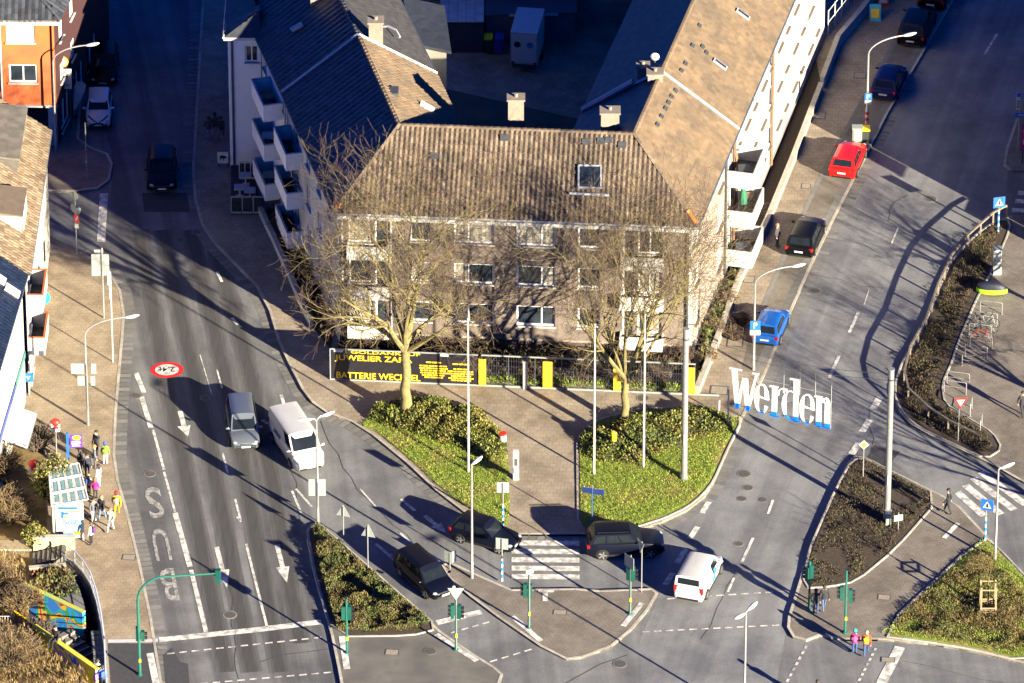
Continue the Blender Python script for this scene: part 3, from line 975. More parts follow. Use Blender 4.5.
def facade(house, p, q, z0, z1, ops, m, depth=.14, name='wall', curt=.3, sill=True, stone=False):
    """a wall seen from outside with p on the left; ops: (u, z, w, h, mullions[, blind])"""
    p, q = V2(p), V2(q)
    u = (q - p).normalized()
    L = (q - p).length
    n = Vector((u.y, -u.x, 0))
    us = sorted({0.0, L} | {e for o in ops for e in (o[0], o[0] + o[2])})
    zs = sorted({z0, z1} | {e for o in ops for e in (o[1], o[1] + o[3])})
    us = [e for e in us if 0 <= e <= L]
    zs = [e for e in zs if z0 <= e <= z1]
    mb = MB()
    for a, b in zip(us, us[1:]):
        for c, d in zip(zs, zs[1:]):
            mu, mz = (a + b) / 2, (c + d) / 2
            if any(o[0] < mu < o[0] + o[2] and o[1] < mz < o[1] + o[3] for o in ops):
                continue
            A, B = p + u * a, p + u * b
            mb.poly([Z(A, c), Z(B, c), Z(B, d), Z(A, d)])
    for o in ops:
        A, B = p + u * o[0], p + u * (o[0] + o[2])
        C, D = A - n * depth * 1.6, B - n * depth * 1.6
        c, d = o[1], o[1] + o[3]
        mb.poly([Z(A, c), Z(C, c), Z(C, d), Z(A, d)]); mb.poly([Z(B, c), Z(B, d), Z(D, d), Z(D, c)])
        mb.poly([Z(A, c), Z(B, c), Z(D, c), Z(C, c)]); mb.poly([Z(A, d), Z(C, d), Z(D, d), Z(B, d)])
    w = mb.build(name, m, house, world=True)
    rz = math.atan2(u.y, u.x)
    for o in ops:
        A = p + u * o[0] - n * depth
        put_window(house, Z(A, o[1]), rz, o[2], o[3], o[4] if len(o) > 4 else (), sill='stone' if stone else sill, blind=o[5] if len(o) > 5 else None, curt=curt)
    return w
def balcony(house, p, u, L, D, z, m, hgt=.95, rail=None, floor=None, name='balcony'):
    """slab and three parapets standing out from the wall point p along u, outward side to the right of u"""
    u = V2(u).normalized(); n = Vector((u.y, -u.x, 0)); p = V2(p)
    mb = MB()
    up = lambda h: Vector((0, 0, h))
    mb.obox(Z(p, z - .14), u * L, n * D, up(.14), 0)
    mb.obox(Z(p + n * (D - .08), z), u * L, n * .08, up(hgt), 0)
    mb.obox(Z(p, z), u * .08, n * (D - .085), up(hgt), 0)
    mb.obox(Z(p + u * (L - .08), z), u * .08, n * (D - .085), up(hgt), 0)
    fl = MB()
    o = mb.build(name, [m], house, world=True)
    f = MB(); f.obox(Z(p + u * .085 + n * .005, z + .003), u * (L - .17), n * (D - .09), up(.02))
    fo = f.mesh('balcony_floor', [floor or M_STEELD], house.location)
    place(fo, 'balcony_floor', o)
    if rail:
        r = MB()
        r.obox(Z(p + n * (D - .1), z + hgt), u * L, n * .12, up(.05)); r.obox(Z(p, z + hgt), u * .12, n * (D - .105), up(.05)); r.obox(Z(p + u * (L - .12), z + hgt), u * .12, n * (D - .105), up(.05))
        place(r.mesh('cap_rail', [rail], house.location), 'cap_rail', o)
    return o
def gutter(house, pts, r=.09, m=None):
    mb = MB(); mb.tube(pts, r, 6); return mb.build('gutter', m or M_GUTTER, house, world=True)
def pipe(house, p, z0, z1, m=None, r=.055):
    mb = MB(); mb.tube([Z(p, z0), Z(p, z1)], r, 6); return mb.build('downpipe', m or M_ZINC, house, world=True)
def house_roof(house, polys, m, bed, caps=(), capm=None, **kw):
    mb = MB()
    for P in polys:
        mb.add([Vector(q) for q in P], [tuple(range(len(P)))], 0)
        mb.add([Vector(q) - Vector((0, 0, .14)) for q in P], [tuple(range(len(P)))], 0)
        for a, b in zip(P, P[1:] + P[:1]):
            a, b = Vector(a), Vector(b)
            mb.poly([a, b, b - Vector((0, 0, .14)), a - Vector((0, 0, .14))])
    roof = mb.build('roof', bed, house, world=True)
    t = MB()
    for P in polys:
        tiles(t, P, mi=0, bed=1, **kw)
    to = bpy.data.objects.new('roof_tiles', t.mesh('roof_tiles', [m, bed], house.location)); COL.objects.link(to)
    to.parent = roof; to['kind'] = 'stuff'
    if caps:
        c = MB()
        for a, b in caps:
            ridge_caps(c, a, b)
        co = place(c.mesh('ridge_tiles', [capm or m], house.location), 'ridge_tiles', roof)
    return roof
def chimney(house, px_, zb, w, d, h, cap=True, n=1):
    p = at(px_[0], px_[1], zb)
    mb = MB(); mb.box((p.x, p.y, zb + h / 2 - .4), (w, d, h + .8))
    o = mb.build('chimney', M_CHIM, house, world=True)
    c = MB(); c.box((p.x, p.y, zb + h + .05), (w + .16, d + .16, .1))
    for k in range(n):
        x = p.x + (k - (n - 1) / 2) * .35
        c.tube([(x, p.y, zb + h + .1), (x, p.y, zb + h + .32)], .11, 8)
    place(c.mesh('chimney_cap', [M_CHIM], house.location), 'chimney_cap', o)
    return o
def skylight(house, corner_pts, m=None):
    a, b, c, d = [Vector(p) for p in corner_pts]
    n = (b - a).cross(d - a).normalized()
    if n.z < 0: n = -n
    mb = MB()
    U, V = (b - a), (d - a)
    ul, vl = U.length, V.length
    U.normalize(); V.normalize()
    a0 = a + n * .17
    t = .1
    mb.obox(a0, U * ul, V * t, n * .14); mb.obox(a0 + V * (vl - t), U * ul, V * t, n * .14)
    mb.obox(a0 + V * t, U * t, V * (vl - 2 * t), n * .14); mb.obox(a0 + V * t + U * (ul - t), U * t, V * (vl - 2 * t), n * .14)
    o = mb.build('skylight', M_ZINC, house, world=True)
    g_ = MB(); g_.obox(a0 + U * t + V * t, U * (ul - 2 * t), V * (vl - 2 * t), n * .09)
    place(g_.mesh('pane', [m or M_WGLASS], house.location), 'pane', o)
    return o
def slope_pt(pol, x, y):
    """place on a sloping roof plane (three points) seen at photo point x, y"""
    a, b, c = [Vector(p) for p in pol[:3]]
    n = (b - a).cross(c - a)
    d = at(x, y, 0) - CAM
    t = n.dot(a - CAM) / n.dot(d)
    return CAM + d * t
def dirn(a, b):
    return (V2(b) - V2(a)).normalized()

# ---------- front house (C and F): left wing and facade towards the junction
def mid(pl, i):
    return pl[i]
hF = thing('apartment_house', 'brown rendered three storey corner house with clay tile roof behind the two big bare trees', 'apartment house', Z((wall_o[2] + wall_o[3]) / 2, 0))
rC = [Z(Eo2[1], EZ), Z(Eo2[2], EZ), Z(ridge[2], RZ), Z(ridge[1], RZ)]
rF = [Z(Eo2[2], EZ), Z(Eo2[3], EZ), Z(ridge[3], RZ), Z(ridge[2], RZ)]
rCi = [Z(inner[2], EZ), Z(inner[1], EZ), Z(ridge[1], RZ), Z(ridge[2], RZ)]
rFi = [Z(inner[3], EZ), Z(inner[2], EZ), Z(ridge[2], RZ), Z(ridge[3], RZ)]
house_roof(hF, [rF], M_TILE, M_TILE, caps=[(rF[3], rF[2]), (rF[0], rF[3]), (rF[1] , rF[2])], du=.3, dv=.4, tilt=.075)
house_roof(hF, [rC], M_TILED, M_TILED, du=.5, dv=.34)  # dark tile colour also carries the left slope's shade
house_roof(hF, [rCi, rFi], M_TILEO, M_TILEO, caps=[(rC[3], rC[2])], du=.34, dv=.36)
# facade openings, positions along the front taken from the survey
fL, fR = wall_o[2], wall_o[3]
uF = dirn(fL, fR); LF = (fR - fL).length
nF = Vector((uF.y, -uF.x, 0))
def along(x, y, z=0):
    return (V2(at(x, y, z)) - fL).dot(uF)
def fu(x):      # photo column -> metres along the front wall
    lo, hi = 0.0, LF
    for _ in range(40):
        m_ = (lo + hi) / 2
        P = fL + uF * m_
        q = P - CAM; q = Vector((q.x, q.y, -CAM.z))
        sx = 512 + FPX * q.x / q.dot(_F)
        if sx < x: lo = m_
        else: hi = m_
    return lo
ops = []
for zr in (1.0 + BZ, 3.82 + BZ, 6.64 + BZ):
    ops.append((fu(411), zr, fu(432) - fu(411), 1.4, ()))
    ops.append((fu(454.5), zr, fu(494) - fu(454.5), 1.4, (.36,)))
    ops.append((fu(516.5), zr, fu(555) - fu(516.5), 1.4, (.65,)))
    ops.append((fu(577.5), zr, fu(599.5) - fu(577.5), 1.4, ()))
    ops.append((fu(350), zr - .25, fu(374) - fu(350), 1.75, ()))
    ops.append((fu(376), zr - .85, fu(388) - fu(376), 2.3, ()))
    ops.append((fu(622), zr - .85, fu(633) - fu(622), 2.3, ()))
    ops.append((fu(637), zr - .25, fu(661) - fu(637), 1.75, (.5,)))
facade(hF, fL, fR, 0, EZ + .2, ops, M_WALLB, curt=.45)
for zr in (.12 + BZ, 2.95 + BZ, 5.75 + BZ):
    balcony(hF, fL + uF * fu(349), uF, fu(390) - fu(349), .75, zr, M_WHITE, .8)
    balcony(hF, fL + uF * fu(620), uF, fu(663) - fu(620), .75, zr, M_WHITE, .8)
# white cornice, corner pilasters, plinth
mb = MB()
mb.obox(Z(fL + nF * .02 - uF * .05, EZ - .42), uF * (LF + .1), nF * .3, Vector((0, 0, .4)))
mb.build('cornice', M_WHITE, hF, world=True)
mb = MB()
mb.obox(Z(fL - uF * .02, BZ + .15), uF * .3, nF * .06, Vector((0, 0, EZ - .57 - BZ))); mb.build('pilaster', M_WHITE, hF, world=True)
mb = MB(); mb.obox(Z(fR - uF * .28, BZ + .15), uF * .3, nF * .06, Vector((0, 0, EZ - .57 - BZ)))
mb.build('pilaster', M_WHITE, hF, world=True)
mb = MB(); mb.obox(Z(fL, 0), uF * LF, nF * .05, Vector((0, 0, BZ))); mb.build('basement', mat('basement_brick', (.075, .05, .045), (.05, .035, .03), .9, scale=3), hF, world=True)
mb = MB(); mb.obox(Z(fL, BZ), uF * LF, nF * .09, Vector((0, 0, .14))); mb.build('plinth', M_WALLBG, hF, world=True)
gutter(hF, [Z(Eo2[2], EZ), Z(Eo2[3], EZ)], .09, M_ZINC)
gutter(hF, [Z(Eo2[1], EZ), Z(Eo2[2], EZ)], .09, M_GUTTER)
pipe(hF, fL + uF * fu(686.5) + nF * .1, 0, EZ, M_STEELD, .08)
pipe(hF, fL + uF * fu(342) + nF * .1, 0, EZ, M_STEELD)
pipe(hF, fL + uF * fu(392) + nF * .1, 0, EZ, M_ZINC)
# left flank of C
cT, cB = wall_o[1], wall_o[2]
LC = (cB - cT).length
uC = dirn(cT, cB); nC = Vector((uC.y, -uC.x, 0))
ops = []
for zr in (1.0 + BZ, 3.82 + BZ, 6.64 + BZ):
    for s in (5.3, 8.4, 11.2, 13.6):
        if s + 1.2 < LC:
            ops.append((s, zr, 1.15, 1.4, (.5,)))
    ops.append((1.6, zr - .8, 1.6, 2.2, (.5,)))
facade(hF, cT, cB, 0, EZ + .2, ops, M_WALLG, curt=.3)
for zr in (.15 + BZ, 2.95 + BZ, 5.75 + BZ):
    balcony(hF, cT + uC * .7, uC, 3.5, 1.05, zr, M_WALLS, 1.0, rail=M_ZINC)
pipe(hF, cT + uC * .3 + nC * .1, 0, EZ, M_ZINC)
# courtyard sides
facade(hF, wall_i[2], wall_i[1], 0, EZ + .2, [(1.5, 1, 1.2, 1.4, ()), (5, 1, 1.2, 1.4, ())], M_WALLG)
facade(hF, wall_i[3], wall_i[2], 0, EZ + .2, [(2, 1, 1.2, 1.4, ()), (6, 1, 1.2, 1.4, ())], M_WALLG)
# white verge between C and D
mb = MB()
for a, b in ((Z(Eo2[1], EZ + .12), Z(ridge[1], RZ + .14)), (Z(ridge[1], RZ + .14), Z(inner[1], EZ + .12))):
    mb.tube([a, b], .11, 4)
mb.build('verge', M_ZINC, hF, world=True)
skylight(hF, [slope_pt(rF, 578, 190), slope_pt(rF, 602, 190.5), slope_pt(rF, 602, 167), slope_pt(rF, 578, 166.5)])
mb = MB()
a, b = slope_pt(rF, 569, 196), slope_pt(rF, 609, 198)
mb.tube([a + Vector((0, -.1, .25)), b + Vector((0, -.1, .25))], .09, 6)
mb.build('snow_guard', M_ZINC, hF, world=True)
mb = MB()
for i in (0, 1, 2):
    p = Z(Eo2[3], EZ).lerp(Z(ridge[3], RZ), .03 + i * .045)
    q = Z(Eo2[3], EZ).lerp(Z(ridge[3], RZ), .03 + (i + 1) * .045)
    mb.tube([p + Vector((0, 0, .08)), q + Vector((0, 0, .1))], [.17, .19], 6)
mb.build('hip_end_tile', M_TERRA, hF, world=True, label='bright orange replacement hip tiles')
mb = MB(); p = Z(Eo2[2], EZ).lerp(Z(ridge[2], RZ), .05); mb.tube([p + Vector((0, 0, .08)), p + Vector((.2, .2, .25))], [.17, .19], 6)
mb.build('hip_end_tile', M_TERRA, hF, world=True)
chimney(hF, (516, 118), 11.0 + BZ, .95, .75, 1.4)
chimney(hF, (610, 131), 11.0 + BZ, 1.1, .8, 1.4)
pl = [rCi[0], rCi[1], rCi[2]]
a = slope_pt(pl, 420, 107); b = slope_pt(pl, 433, 114)
mb = MB(); mb.obox(a + Vector((0, 0, .08)), b - a, Vector((.1, .25, .15)), Vector((0, 0, .08))); mb.build('roof_window', M_WHITE, hF, world=True)
a = slope_pt(pl, 392, 93); mb = MB(); mb.box((a.x, a.y, a.z + .1), (.8, .9, .25)); mb.build('roof_hatch', M_STEELD, hF, world=True)
# dark replaced tiles
for x, y in ((582, 146), (597, 145), (604, 144), (618, 149), (430, 160), (500, 142)):
    p = slope_pt(rF, x, y); mb = MB()
    n_ = (rF[1] - rF[0]).cross(rF[2] - rF[0]).normalized(); v_ = n_.cross(uF)
    mb.obox(p + n_ * .17, uF * .5, v_ * .4, n_ * .03); mb.build('roof_vent_tile', M_STEELD, hF, world=True)

# ---------- D: dark-roofed house up the left street
hD = thing('apartment_house', 'white apartment house with dark tiled roof and stacked balconies on the shaded left street', 'apartment house', Z((wall_o[0] + wall_o[1]) / 2, 0))
rD = [Z(Eo2[0], EZ), Z(Eo2[1], EZ), Z(ridge[1], RZ), Z(ridge[0], RZ)]
rDi = [Z(inner[1], EZ), Z(inner[0], EZ), Z(ridge[0], RZ), Z(ridge[1], RZ)]
house_roof(hD, [rD], M_TILED, M_TILED, caps=[(rD[3], rD[2])], du=.5, dv=.34)
house_roof(hD, [rDi], M_TILEG, M_TILEG, du=.4, dv=.3, prof=False, tilt=.02)
dT, dB = wall_o[0], wall_o[1]
LD = (dB - dT).length
uD = dirn(dT, dB); nD = Vector((uD.y, -uD.x, 0))
ops = []
for zr in (1.0 + BZ, 3.82 + BZ, 6.64 + BZ):
    for s in (LD - 14, LD - 11, LD - 6.9, LD - 1.5):
        ops.append((s, zr, 1.1, 1.4, (.5,)))
facade(hD, dT, dB, 0, EZ + .2, ops, M_WALLS)
for zr in (.4 + BZ, 3.25 + BZ, 6.1 + BZ):
    balcony(hD, dB - uD * 4.75, uD, 3.4, 1.25, zr, M_WALLS, 1.0, rail=M_ZINC)
facade(hD, wall_i[1], wall_i[0], 0, EZ + .2, [(3, 1, 1.2, 1.4, ())], M_WALLG)
gutter(hD, [Z(Eo2[0], EZ), Z(Eo2[1], EZ)])
gutter(hD, [Z(inner[0], EZ), Z(inner[1], EZ)])
pipe(hD, dB - uD * .35 + nD * .1, 0, EZ, M_ZINC)
chimney(hD, (376, 42), 11.2 + BZ, .85, .8, 1.5)
chimney(hD, (318, 6), 10.8 + BZ, .9, .9, 1.6)
p = slope_pt(rDi, 388, 32); mb = MB(); mb.tube([p + Vector((-.6, .3, .2)), p + Vector((0, .1, .35)), p + Vector((.5, -.3, .3)), p + Vector((.75, -.8, .1))], .08, 6); mb.build('vent_pipe', M_ZINC, hD, world=True)
skylight(hD, [slope_pt(rD, 294, 34), slope_pt(rD, 305, 28), slope_pt(rD, 303.5, 25), slope_pt(rD, 292.5, 31)], M_ZINC)
for hh, k in ((hD, 0),):
    mb = MB(); mb.poly([Z(wall_o[k], 0), Z(wall_i[k], 0), Z(wall_i[k], EZ + .1), Z(ridge[k], RZ - .1), Z(wall_o[k], EZ + .1)]) if k == 0 else None
    if mb.v: mb.build('gable_wall', M_WALLG, hh, world=True)
# low rear annex behind D
hA2 = thing('rear_annex', 'small white annex with dark flat roof at the courtyard end of the left wing', 'annex', at(436, 60))
P_ = px((418, 158), (446, 154), (446, 136), (418, 140))
q0, q1 = at(420, 110), at(447, 106)
foot = [V2(at(418, 160)), V2(at(447, 168)), V2(at(447, 168)) + Vector((-.6, 5, 0)), V2(at(418, 160)) + Vector((-.6, 5, 0))]
mb = MB(); mb.prism([(p.x, p.y) for p in foot], 0, 8.5); mb.build('wall', M_WALLW, hA2, world=True)
mb = MB(); mb.prism([(p.x, p.y) for p in offset_closed(ccw(foot), -.25)], 8.502, 8.7); mb.build('roof', M_TILED, hA2, world=True)

# ---------- E: narrow white wing standing out into the left street
hE = thing('stair_wing', 'narrow white wing with hipped dark roof standing out to the left street', 'building wing', at(245, 155))
e0 = V2(at(230.5, 168)); e1 = V2(at(263, 168))
nx = [e0, e1, e0 + Vector((.32, 8.4, 0)), e0 + Vector((.12, 8.4, 0))]
facade(hE, e0, e1, 0, EZ + .1, [(1.05, 6.75 + BZ, .85, 1.2, (.5,))], M_WALLS, curt=0)
facade(hE, nx[3], e0, 0, EZ + .1, [(3, 1, 1.1, 1.4, ()), (3, 3.8, 1.1, 1.4, ()), (3, 6.6, 1.1, 1.4, ()), (5.8, 3.8, 1.1, 1.4, ()), (5.8, 6.6, 1.1, 1.4, ())], M_WALLW)
ro = [Z(e0 + Vector((-.25, -.3, 0)), EZ + .1), Z(e1 + Vector((0.05, -.3, 0)), EZ + .1), Z(e1 + Vector((-.1, 1.5, 0)), EZ + 1.0), Z(nx[2], EZ + 1.0), Z(nx[3] + Vector((-.25, 0, 0)), EZ + .1)]
house_roof(hE, [[ro[4], ro[0], ro[2], ro[3]]], M_TILED, mat('roof_felt', (.03, .06, .09), (.02, .04, .06), .7, scale=2), du=.4, dv=.4, prof=False, tilt=.01)
mb = MB(); mb.poly([ro[0], ro[1], ro[2]]); mb.obox(ro[0] + Vector((0, 0, -.22)), ro[1] - ro[0], Vector((0, .2, 0)), Vector((0, 0, .2)), 1); mb.build('hip', [M_TILED, M_WHITE], hE, world=True)
pipe(hE, e0 + Vector((.25, -.1, 0)), 0, EZ, M_STEELD, .07)
gutter(hE, [ro[4] + Vector((0, 0, -.02)), ro[0] + Vector((0, 0, -.02))], .08, M_WHITE)

# ---------- A: beige wing along the right street
hA = thing('apartment_house', 'beige wing with weathered orange roof and white corner balconies on the right street', 'apartment house', Z((wall_o[3] + wall_o[4]) / 2, 0))
rA = [Z(Eo2[3], EZ), Z(Eo2[4], EZ), Z(ridge[4], RZ), Z(ridge[3], RZ)]
rAi = [Z(inner[4], EZ), Z(inner[3], EZ), Z(ridge[3], RZ), Z(ridge[4], RZ)]
house_roof(hA, [rA], M_TILEO, M_TILEO, caps=[(rA[3], rA[2])], du=.33, dv=.3, prof=False, tilt=.025)
house_roof(hA, [rAi], M_TILED, M_TILED, du=.4, dv=.36, prof=False)  # courtyard slope's shade put into the darker tile colour
aT, aB = wall_o[3], wall_o[4]
LA = (aB - aT).length
uA = dirn(aT, aB); nA = Vector((uA.y, -uA.x, 0))
def au(x, p0=None, u=None):   # photo column -> metres along a wall at its foot
    p0 = p0 or aT; u = u or uA
    lo, hi = 0.0, 40.0
    for _ in range(40):
        m_ = (lo + hi) / 2
        P = p0 + u * m_
        q = Vector((P.x, P.y, 0)) - CAM
        if 512 + FPX * q.x / q.dot(_F) < x: lo = m_
        else: hi = m_
    return lo
ops = []
bal0 = au(724)
for zr in (1.0 + BZ, 3.82 + BZ, 6.64 + BZ):
    ops.append((.8, zr, .8, 1.4, ())); ops.append((bal0 - 2.3, zr, 1.3, 1.4, (.5,)))
    ops.append((bal0 + .8, zr - .8, 1.6, 2.2, (.5,)))
    s = bal0 + 4.4
    while s + 1.3 < LA - .3:
        ops.append((s, zr, 1.2, 1.4, (.5,))); s += 2.5
facade(hA, aT, aB, 0, EZ + .2, ops, M_WALLBG, curt=.25, depth=.045, stone=True)
for zr in (.25 + BZ, 3.05 + BZ, 5.85 + BZ):
    balcony(hA, aT + uA * bal0, uA, 3.2, 1.75, zr, M_WHITE, 1.0)
facade(hA, wall_i[4], wall_i[3], 0, EZ + .2, [(2, 4, 1.2, 1.4, ())], M_WALLG)
mb = MB(); mb.obox(Z(aT, 0), uA * LA, nA * .08, Vector((0, 0, .5))); mb.build('plinth', M_WHITE, hA, world=True)
gutter(hA, [Z(Eo2[3], EZ), Z(Eo2[4], EZ)])
pipe(hA, aT + uA * (bal0 - .25) + nA * .1, 0, EZ, M_STEELD, .07)
for x, y in ((676, 94), (672, 100), (669, 106), (666, 112), (662, 120), (658, 128)):
    p = slope_pt(rA, x, y); mb = MB()
    n_ = (rA[1] - rA[0]).cross(rA[2] - rA[0]).normalized(); v_ = n_.cross(uA)
    mb.obox(p + n_ * .07, uA * .35, v_ * .25, n_ * .06); mb.build('roof_vent_tile', M_STEELD, hA, world=True)
# zinc verge between A and B
mb = MB()
mb.tube([Z(Eo2[4], EZ + .12), Z(ridge[4], RZ + .14)], .12, 4); mb.tube([Z(ridge[4], RZ + .14), Z(inner[4], EZ + .3)], .12, 4)
mb.build('verge', M_ZINC, hA, world=True)

# ---------- B: white wing further up the right street
hB = thing('apartment_house', 'bright white three storey wing with dark window sills at the top of the right street', 'apartment house', Z((wall_o[4] + wall_o[5]) / 2, 0))
rB = [Z(Eo2[4], EZ), Z(Eo2[5], EZ), Z(ridge[5], RZ), Z(ridge[4], RZ)]
rBi = [Z(inner[5], EZ), Z(inner[4], EZ), Z(ridge[4], RZ), Z(ridge[5], RZ)]
house_roof(hB, [rB], M_TILEO, M_TILEO, caps=[(rB[3], rB[2])], du=.33, dv=.3, prof=False, tilt=.025)
house_roof(hB, [rBi], M_TILED, M_TILED, du=.4, dv=.36, prof=False)  # shaded courtyard side, darkened by its tile colour
bT, bB = wall_o[4], wall_o[5]
LB = (bB - bT).length
uB = dirn(bT, bB); nB = Vector((uB.y, -uB.x, 0))
ops = []
for zr in (1.0 + BZ, 3.82 + BZ, 6.64 + BZ):
    s = 1.1
    k = 0
    while s + 1.5 < LB:
        ops.append((s, zr, 1.3 if k % 2 else .9, 1.45, (.5,) if k % 2 else ())); s += 2.45; k += 1
facade(hB, bT, bB, 0, EZ + .2, ops, M_WALLW, curt=.15, depth=.045, stone=True)
facade(hB, wall_i[5], wall_i[4], 0, EZ + .2, [(2, 4, 1.2, 1.4, ())], M_WALLG)
# stub of gable wall stepping up from A, with the round blue-grey gutter
gutter(hB, [Z(Eo2[4], EZ), Z(Eo2[5], EZ)])
gutter(hB, [Z(inner[4], EZ + .15), Z(ridge[4].lerp(inner[4], .35), RZ - .8)], .2, M_ZINC)
pipe(hB, bT + uB * .15 + nB * .12, 0, EZ, mat('brown_pipe', (.2, .11, .06), None, .6), .09)
pipe(hB, bT + uB * 11.5 + nB * .12, 0, EZ, mat('brown_pipe', (.2, .11, .06), None, .6), .09)
mb = MB(); mb.obox(Z(bT, 0), uB * LB, nB * .08, Vector((0, 0, .45))); mb.build('plinth', M_WALLBG, hB, world=True)
chimney(hB, (655, 88), 11.3 + BZ, .9, .75, 1.1); chimney(hB, (643, 80), 11.0 + BZ, .7, .7, 1.0)
for q in ((735, 12), (712, 62)):
    a = slope_pt(rB, *q); mb = MB()
    n_ = (rB[1] - rB[0]).cross(rB[2] - rB[0]).normalized(); v_ = n_.cross(uB)
    mb.obox(a + n_ * .06, uB * .35, -v_ * 1.0, n_ * .12); so_ = mb.build('skylight', M_ZINC, hB, world=True)
    mb = MB(); mb.obox(a + n_ * .185 + uB * .06 - v_ * .1, uB * .23, -v_ * .8, n_ * .01)
    place(mb.mesh('pane', [M_WGLASS], hB.location), 'pane', so_)
for x, y in ((686, 67), (693, 49), (703, 50), (707, 56), (682, 74), (700, 29)):
    p = slope_pt(rB, x, y); mb = MB()
    n_ = (rB[1] - rB[0]).cross(rB[2] - rB[0]).normalized(); v_ = n_.cross(uB)
    mb.obox(p + n_ * .07, uB * .35, v_ * .25, n_ * .06); mb.build('roof_vent_tile', M_STEELD, hB, world=True)
# low roof of the courtyard side building against A
hL = thing('satellite_dish', 'small white dish beside the twin chimneys on the ridge', 'dish', at(655, 66, 11.8 + BZ))
hL.scale = (.6, .6, .6)
mb = MB()
pts = []
for j in range(4):
    for i in range(10):
        a = 2 * math.pi * i / 10; r_ = .1 + .12 * j
        pts.append(Vector((r_ * math.cos(a), .1 - .25 * (r_ / .5) ** 2 * -1, r_ * math.sin(a) + .9)))
fs = [(j * 10 + i, j * 10 + (i + 1) % 10, (j + 1) * 10 + (i + 1) % 10, (j + 1) * 10 + i) for j in range(3) for i in range(10)]
mb.add(pts, fs); mb.build('reflector', M_WHITE, hL)
mb = MB(); mb.tube([(0, .3, -.6), (0, .3, .9), (0, .1, .9)], .035, 6); mb.tube([(0, .12, .5), (0, -.4, .75)], .02, 5); mb.build('bracket', M_STEEL, hL)

# ---------- left edge: orange house, tiled house, blue-roofed house
hO = thing('corner_house', 'bright orange corner house with dark tiled roof and open garage below', 'house', at(35, 140))
OZ = 9.4
zf = lambda x, y, z: V2(at(x, y, z))
o0, o1 = at(4, 16 + 132 * .985, 0), at(58, 16 + 132 * .985, 0)
o0, o1 = V2(at(4, 146)), V2(at(58, 147))
oR = Vector((.19, .98, 0)).normalized()
oz0 = 3.05
def pz(foot_y, y): return (foot_y - y) / 13.42
facade(hO, o0, o1, oz0, OZ, [(.42, pz(146.5, 45.0), 1.78, 1.36, (), 3), (.5, pz(146.5, 84), 1.78, 1.3, (.5,))], M_WALLO, curt=0, depth=.1)
facade(hO, o1, o1 + oR * 14, 0, OZ, [(1.2, 6.9, 1.1, 1.4, (.5,)), (4, 6.9, 1.1, 1.4, (.5,)), (7, 6.9, 1.1, 1.4, (.5,)), (1.2, 3.9, 1.1, 1.4, (.5,)), (4, 3.9, 1.1, 1.4, (.5,)), (1.0, .4, 2.2, 2.2, (.5,)), (4.4, .4, 2.6, 2.2, (.5,)), (8, .4, 2.6, 2.2, (.5,))], M_WALLSHD)
mb = MB()
mb.obox(Z(o1 + Vector((-.55, 0, 0)), 0), (.55, 0, 0), (0, .5, 0), (0, 0, oz0)); mb.build('pier', M_WALLG, hO, world=True)
mb = MB(); mb.obox(Z(o0 + Vector((-.3, -.1, 0)), oz0 - .14), (o1 - o0) + Vector((.34, 0, 0)), (0, .25, 0), (0, 0, .12)); mb.build('lintel', M_WHITE, hO, world=True)
mb = MB(); mb.poly([Z(o0 + Vector((0, 5, 0)), 0), Z(o1 + Vector((0, 5, 0)), 0), Z(o1 + Vector((0, 5, 0)), oz0), Z(o0 + Vector((0, 5, 0)), oz0)]); mb.poly([Z(o0 + Vector((0, .2, 0)), oz0), Z(o1 + Vector((0, .2, 0)), oz0), Z(o1 + Vector((0, 5, 0)), oz0), Z(o0 + Vector((0, 5, 0)), oz0)]); mb.build('garage_wall', M_BLACK, hO, world=True)
eo = [Z(o0 + Vector((-6, -.4, 0)), OZ), Z(o1 + Vector((.4, -.4, 0)), OZ)]
e2 = Z(o1 + Vector((.4, -.4, 0)) + oR * 16, OZ)
rid0, rid1 = eo[1] + Vector((-4.2, 4.5, 2.9)), e2 + Vector((-4.2, 0, 2.9))
house_roof(hO, [[eo[0], eo[1], rid0, rid0 + Vector((-8, 0, 0))], [eo[1], e2, rid1, rid0]], M_TILED, M_TILED, caps=[(eo[1], rid0)], du=.42, dv=.4)
mb = MB(); mb.obox(eo[0] + Vector((0, 0, -.35)), eo[1] - eo[0], (0, .3, 0), (0, 0, .33)); mb.build('fascia', M_WHITE, hO, world=True)
pipe(hO, o0 + Vector((.02, -.1, 0)), 0, OZ, M_WHITE); pipe(hO, o1 + Vector((-.1, -.12, 0)), 0, OZ, M_WALLO)
hN = thing('neighbour_house', 'narrow strip of pale house at the left edge beside the orange house', 'house', at(-10, 145))
facade(hN, V2(at(-90, 144)), V2(at(3.2, 145.9)), 2.8, OZ - .4, [(4.1, 3.2, .9, 1.4, ())], M_WALLBG)
mb = MB(); a = V2(at(-90, 144)); b = V2(at(3.2, 145.9)); mb.obox(Z(a, 3.6), b - a + Vector((-.02, 0, 0)), Vector((0, -.1, 0)), Vector((0, 0, .4))); mb.build('string_course', M_WALLO, hN, world=True)
mb = MB(); mb.obox(Z(a, 0), b - a + Vector((-.03, 0, 0)), Vector((0, .2, 0)), Vector((0, 0, 2.8))); mb.build('base_wall', M_WALLO, hN, world=True)

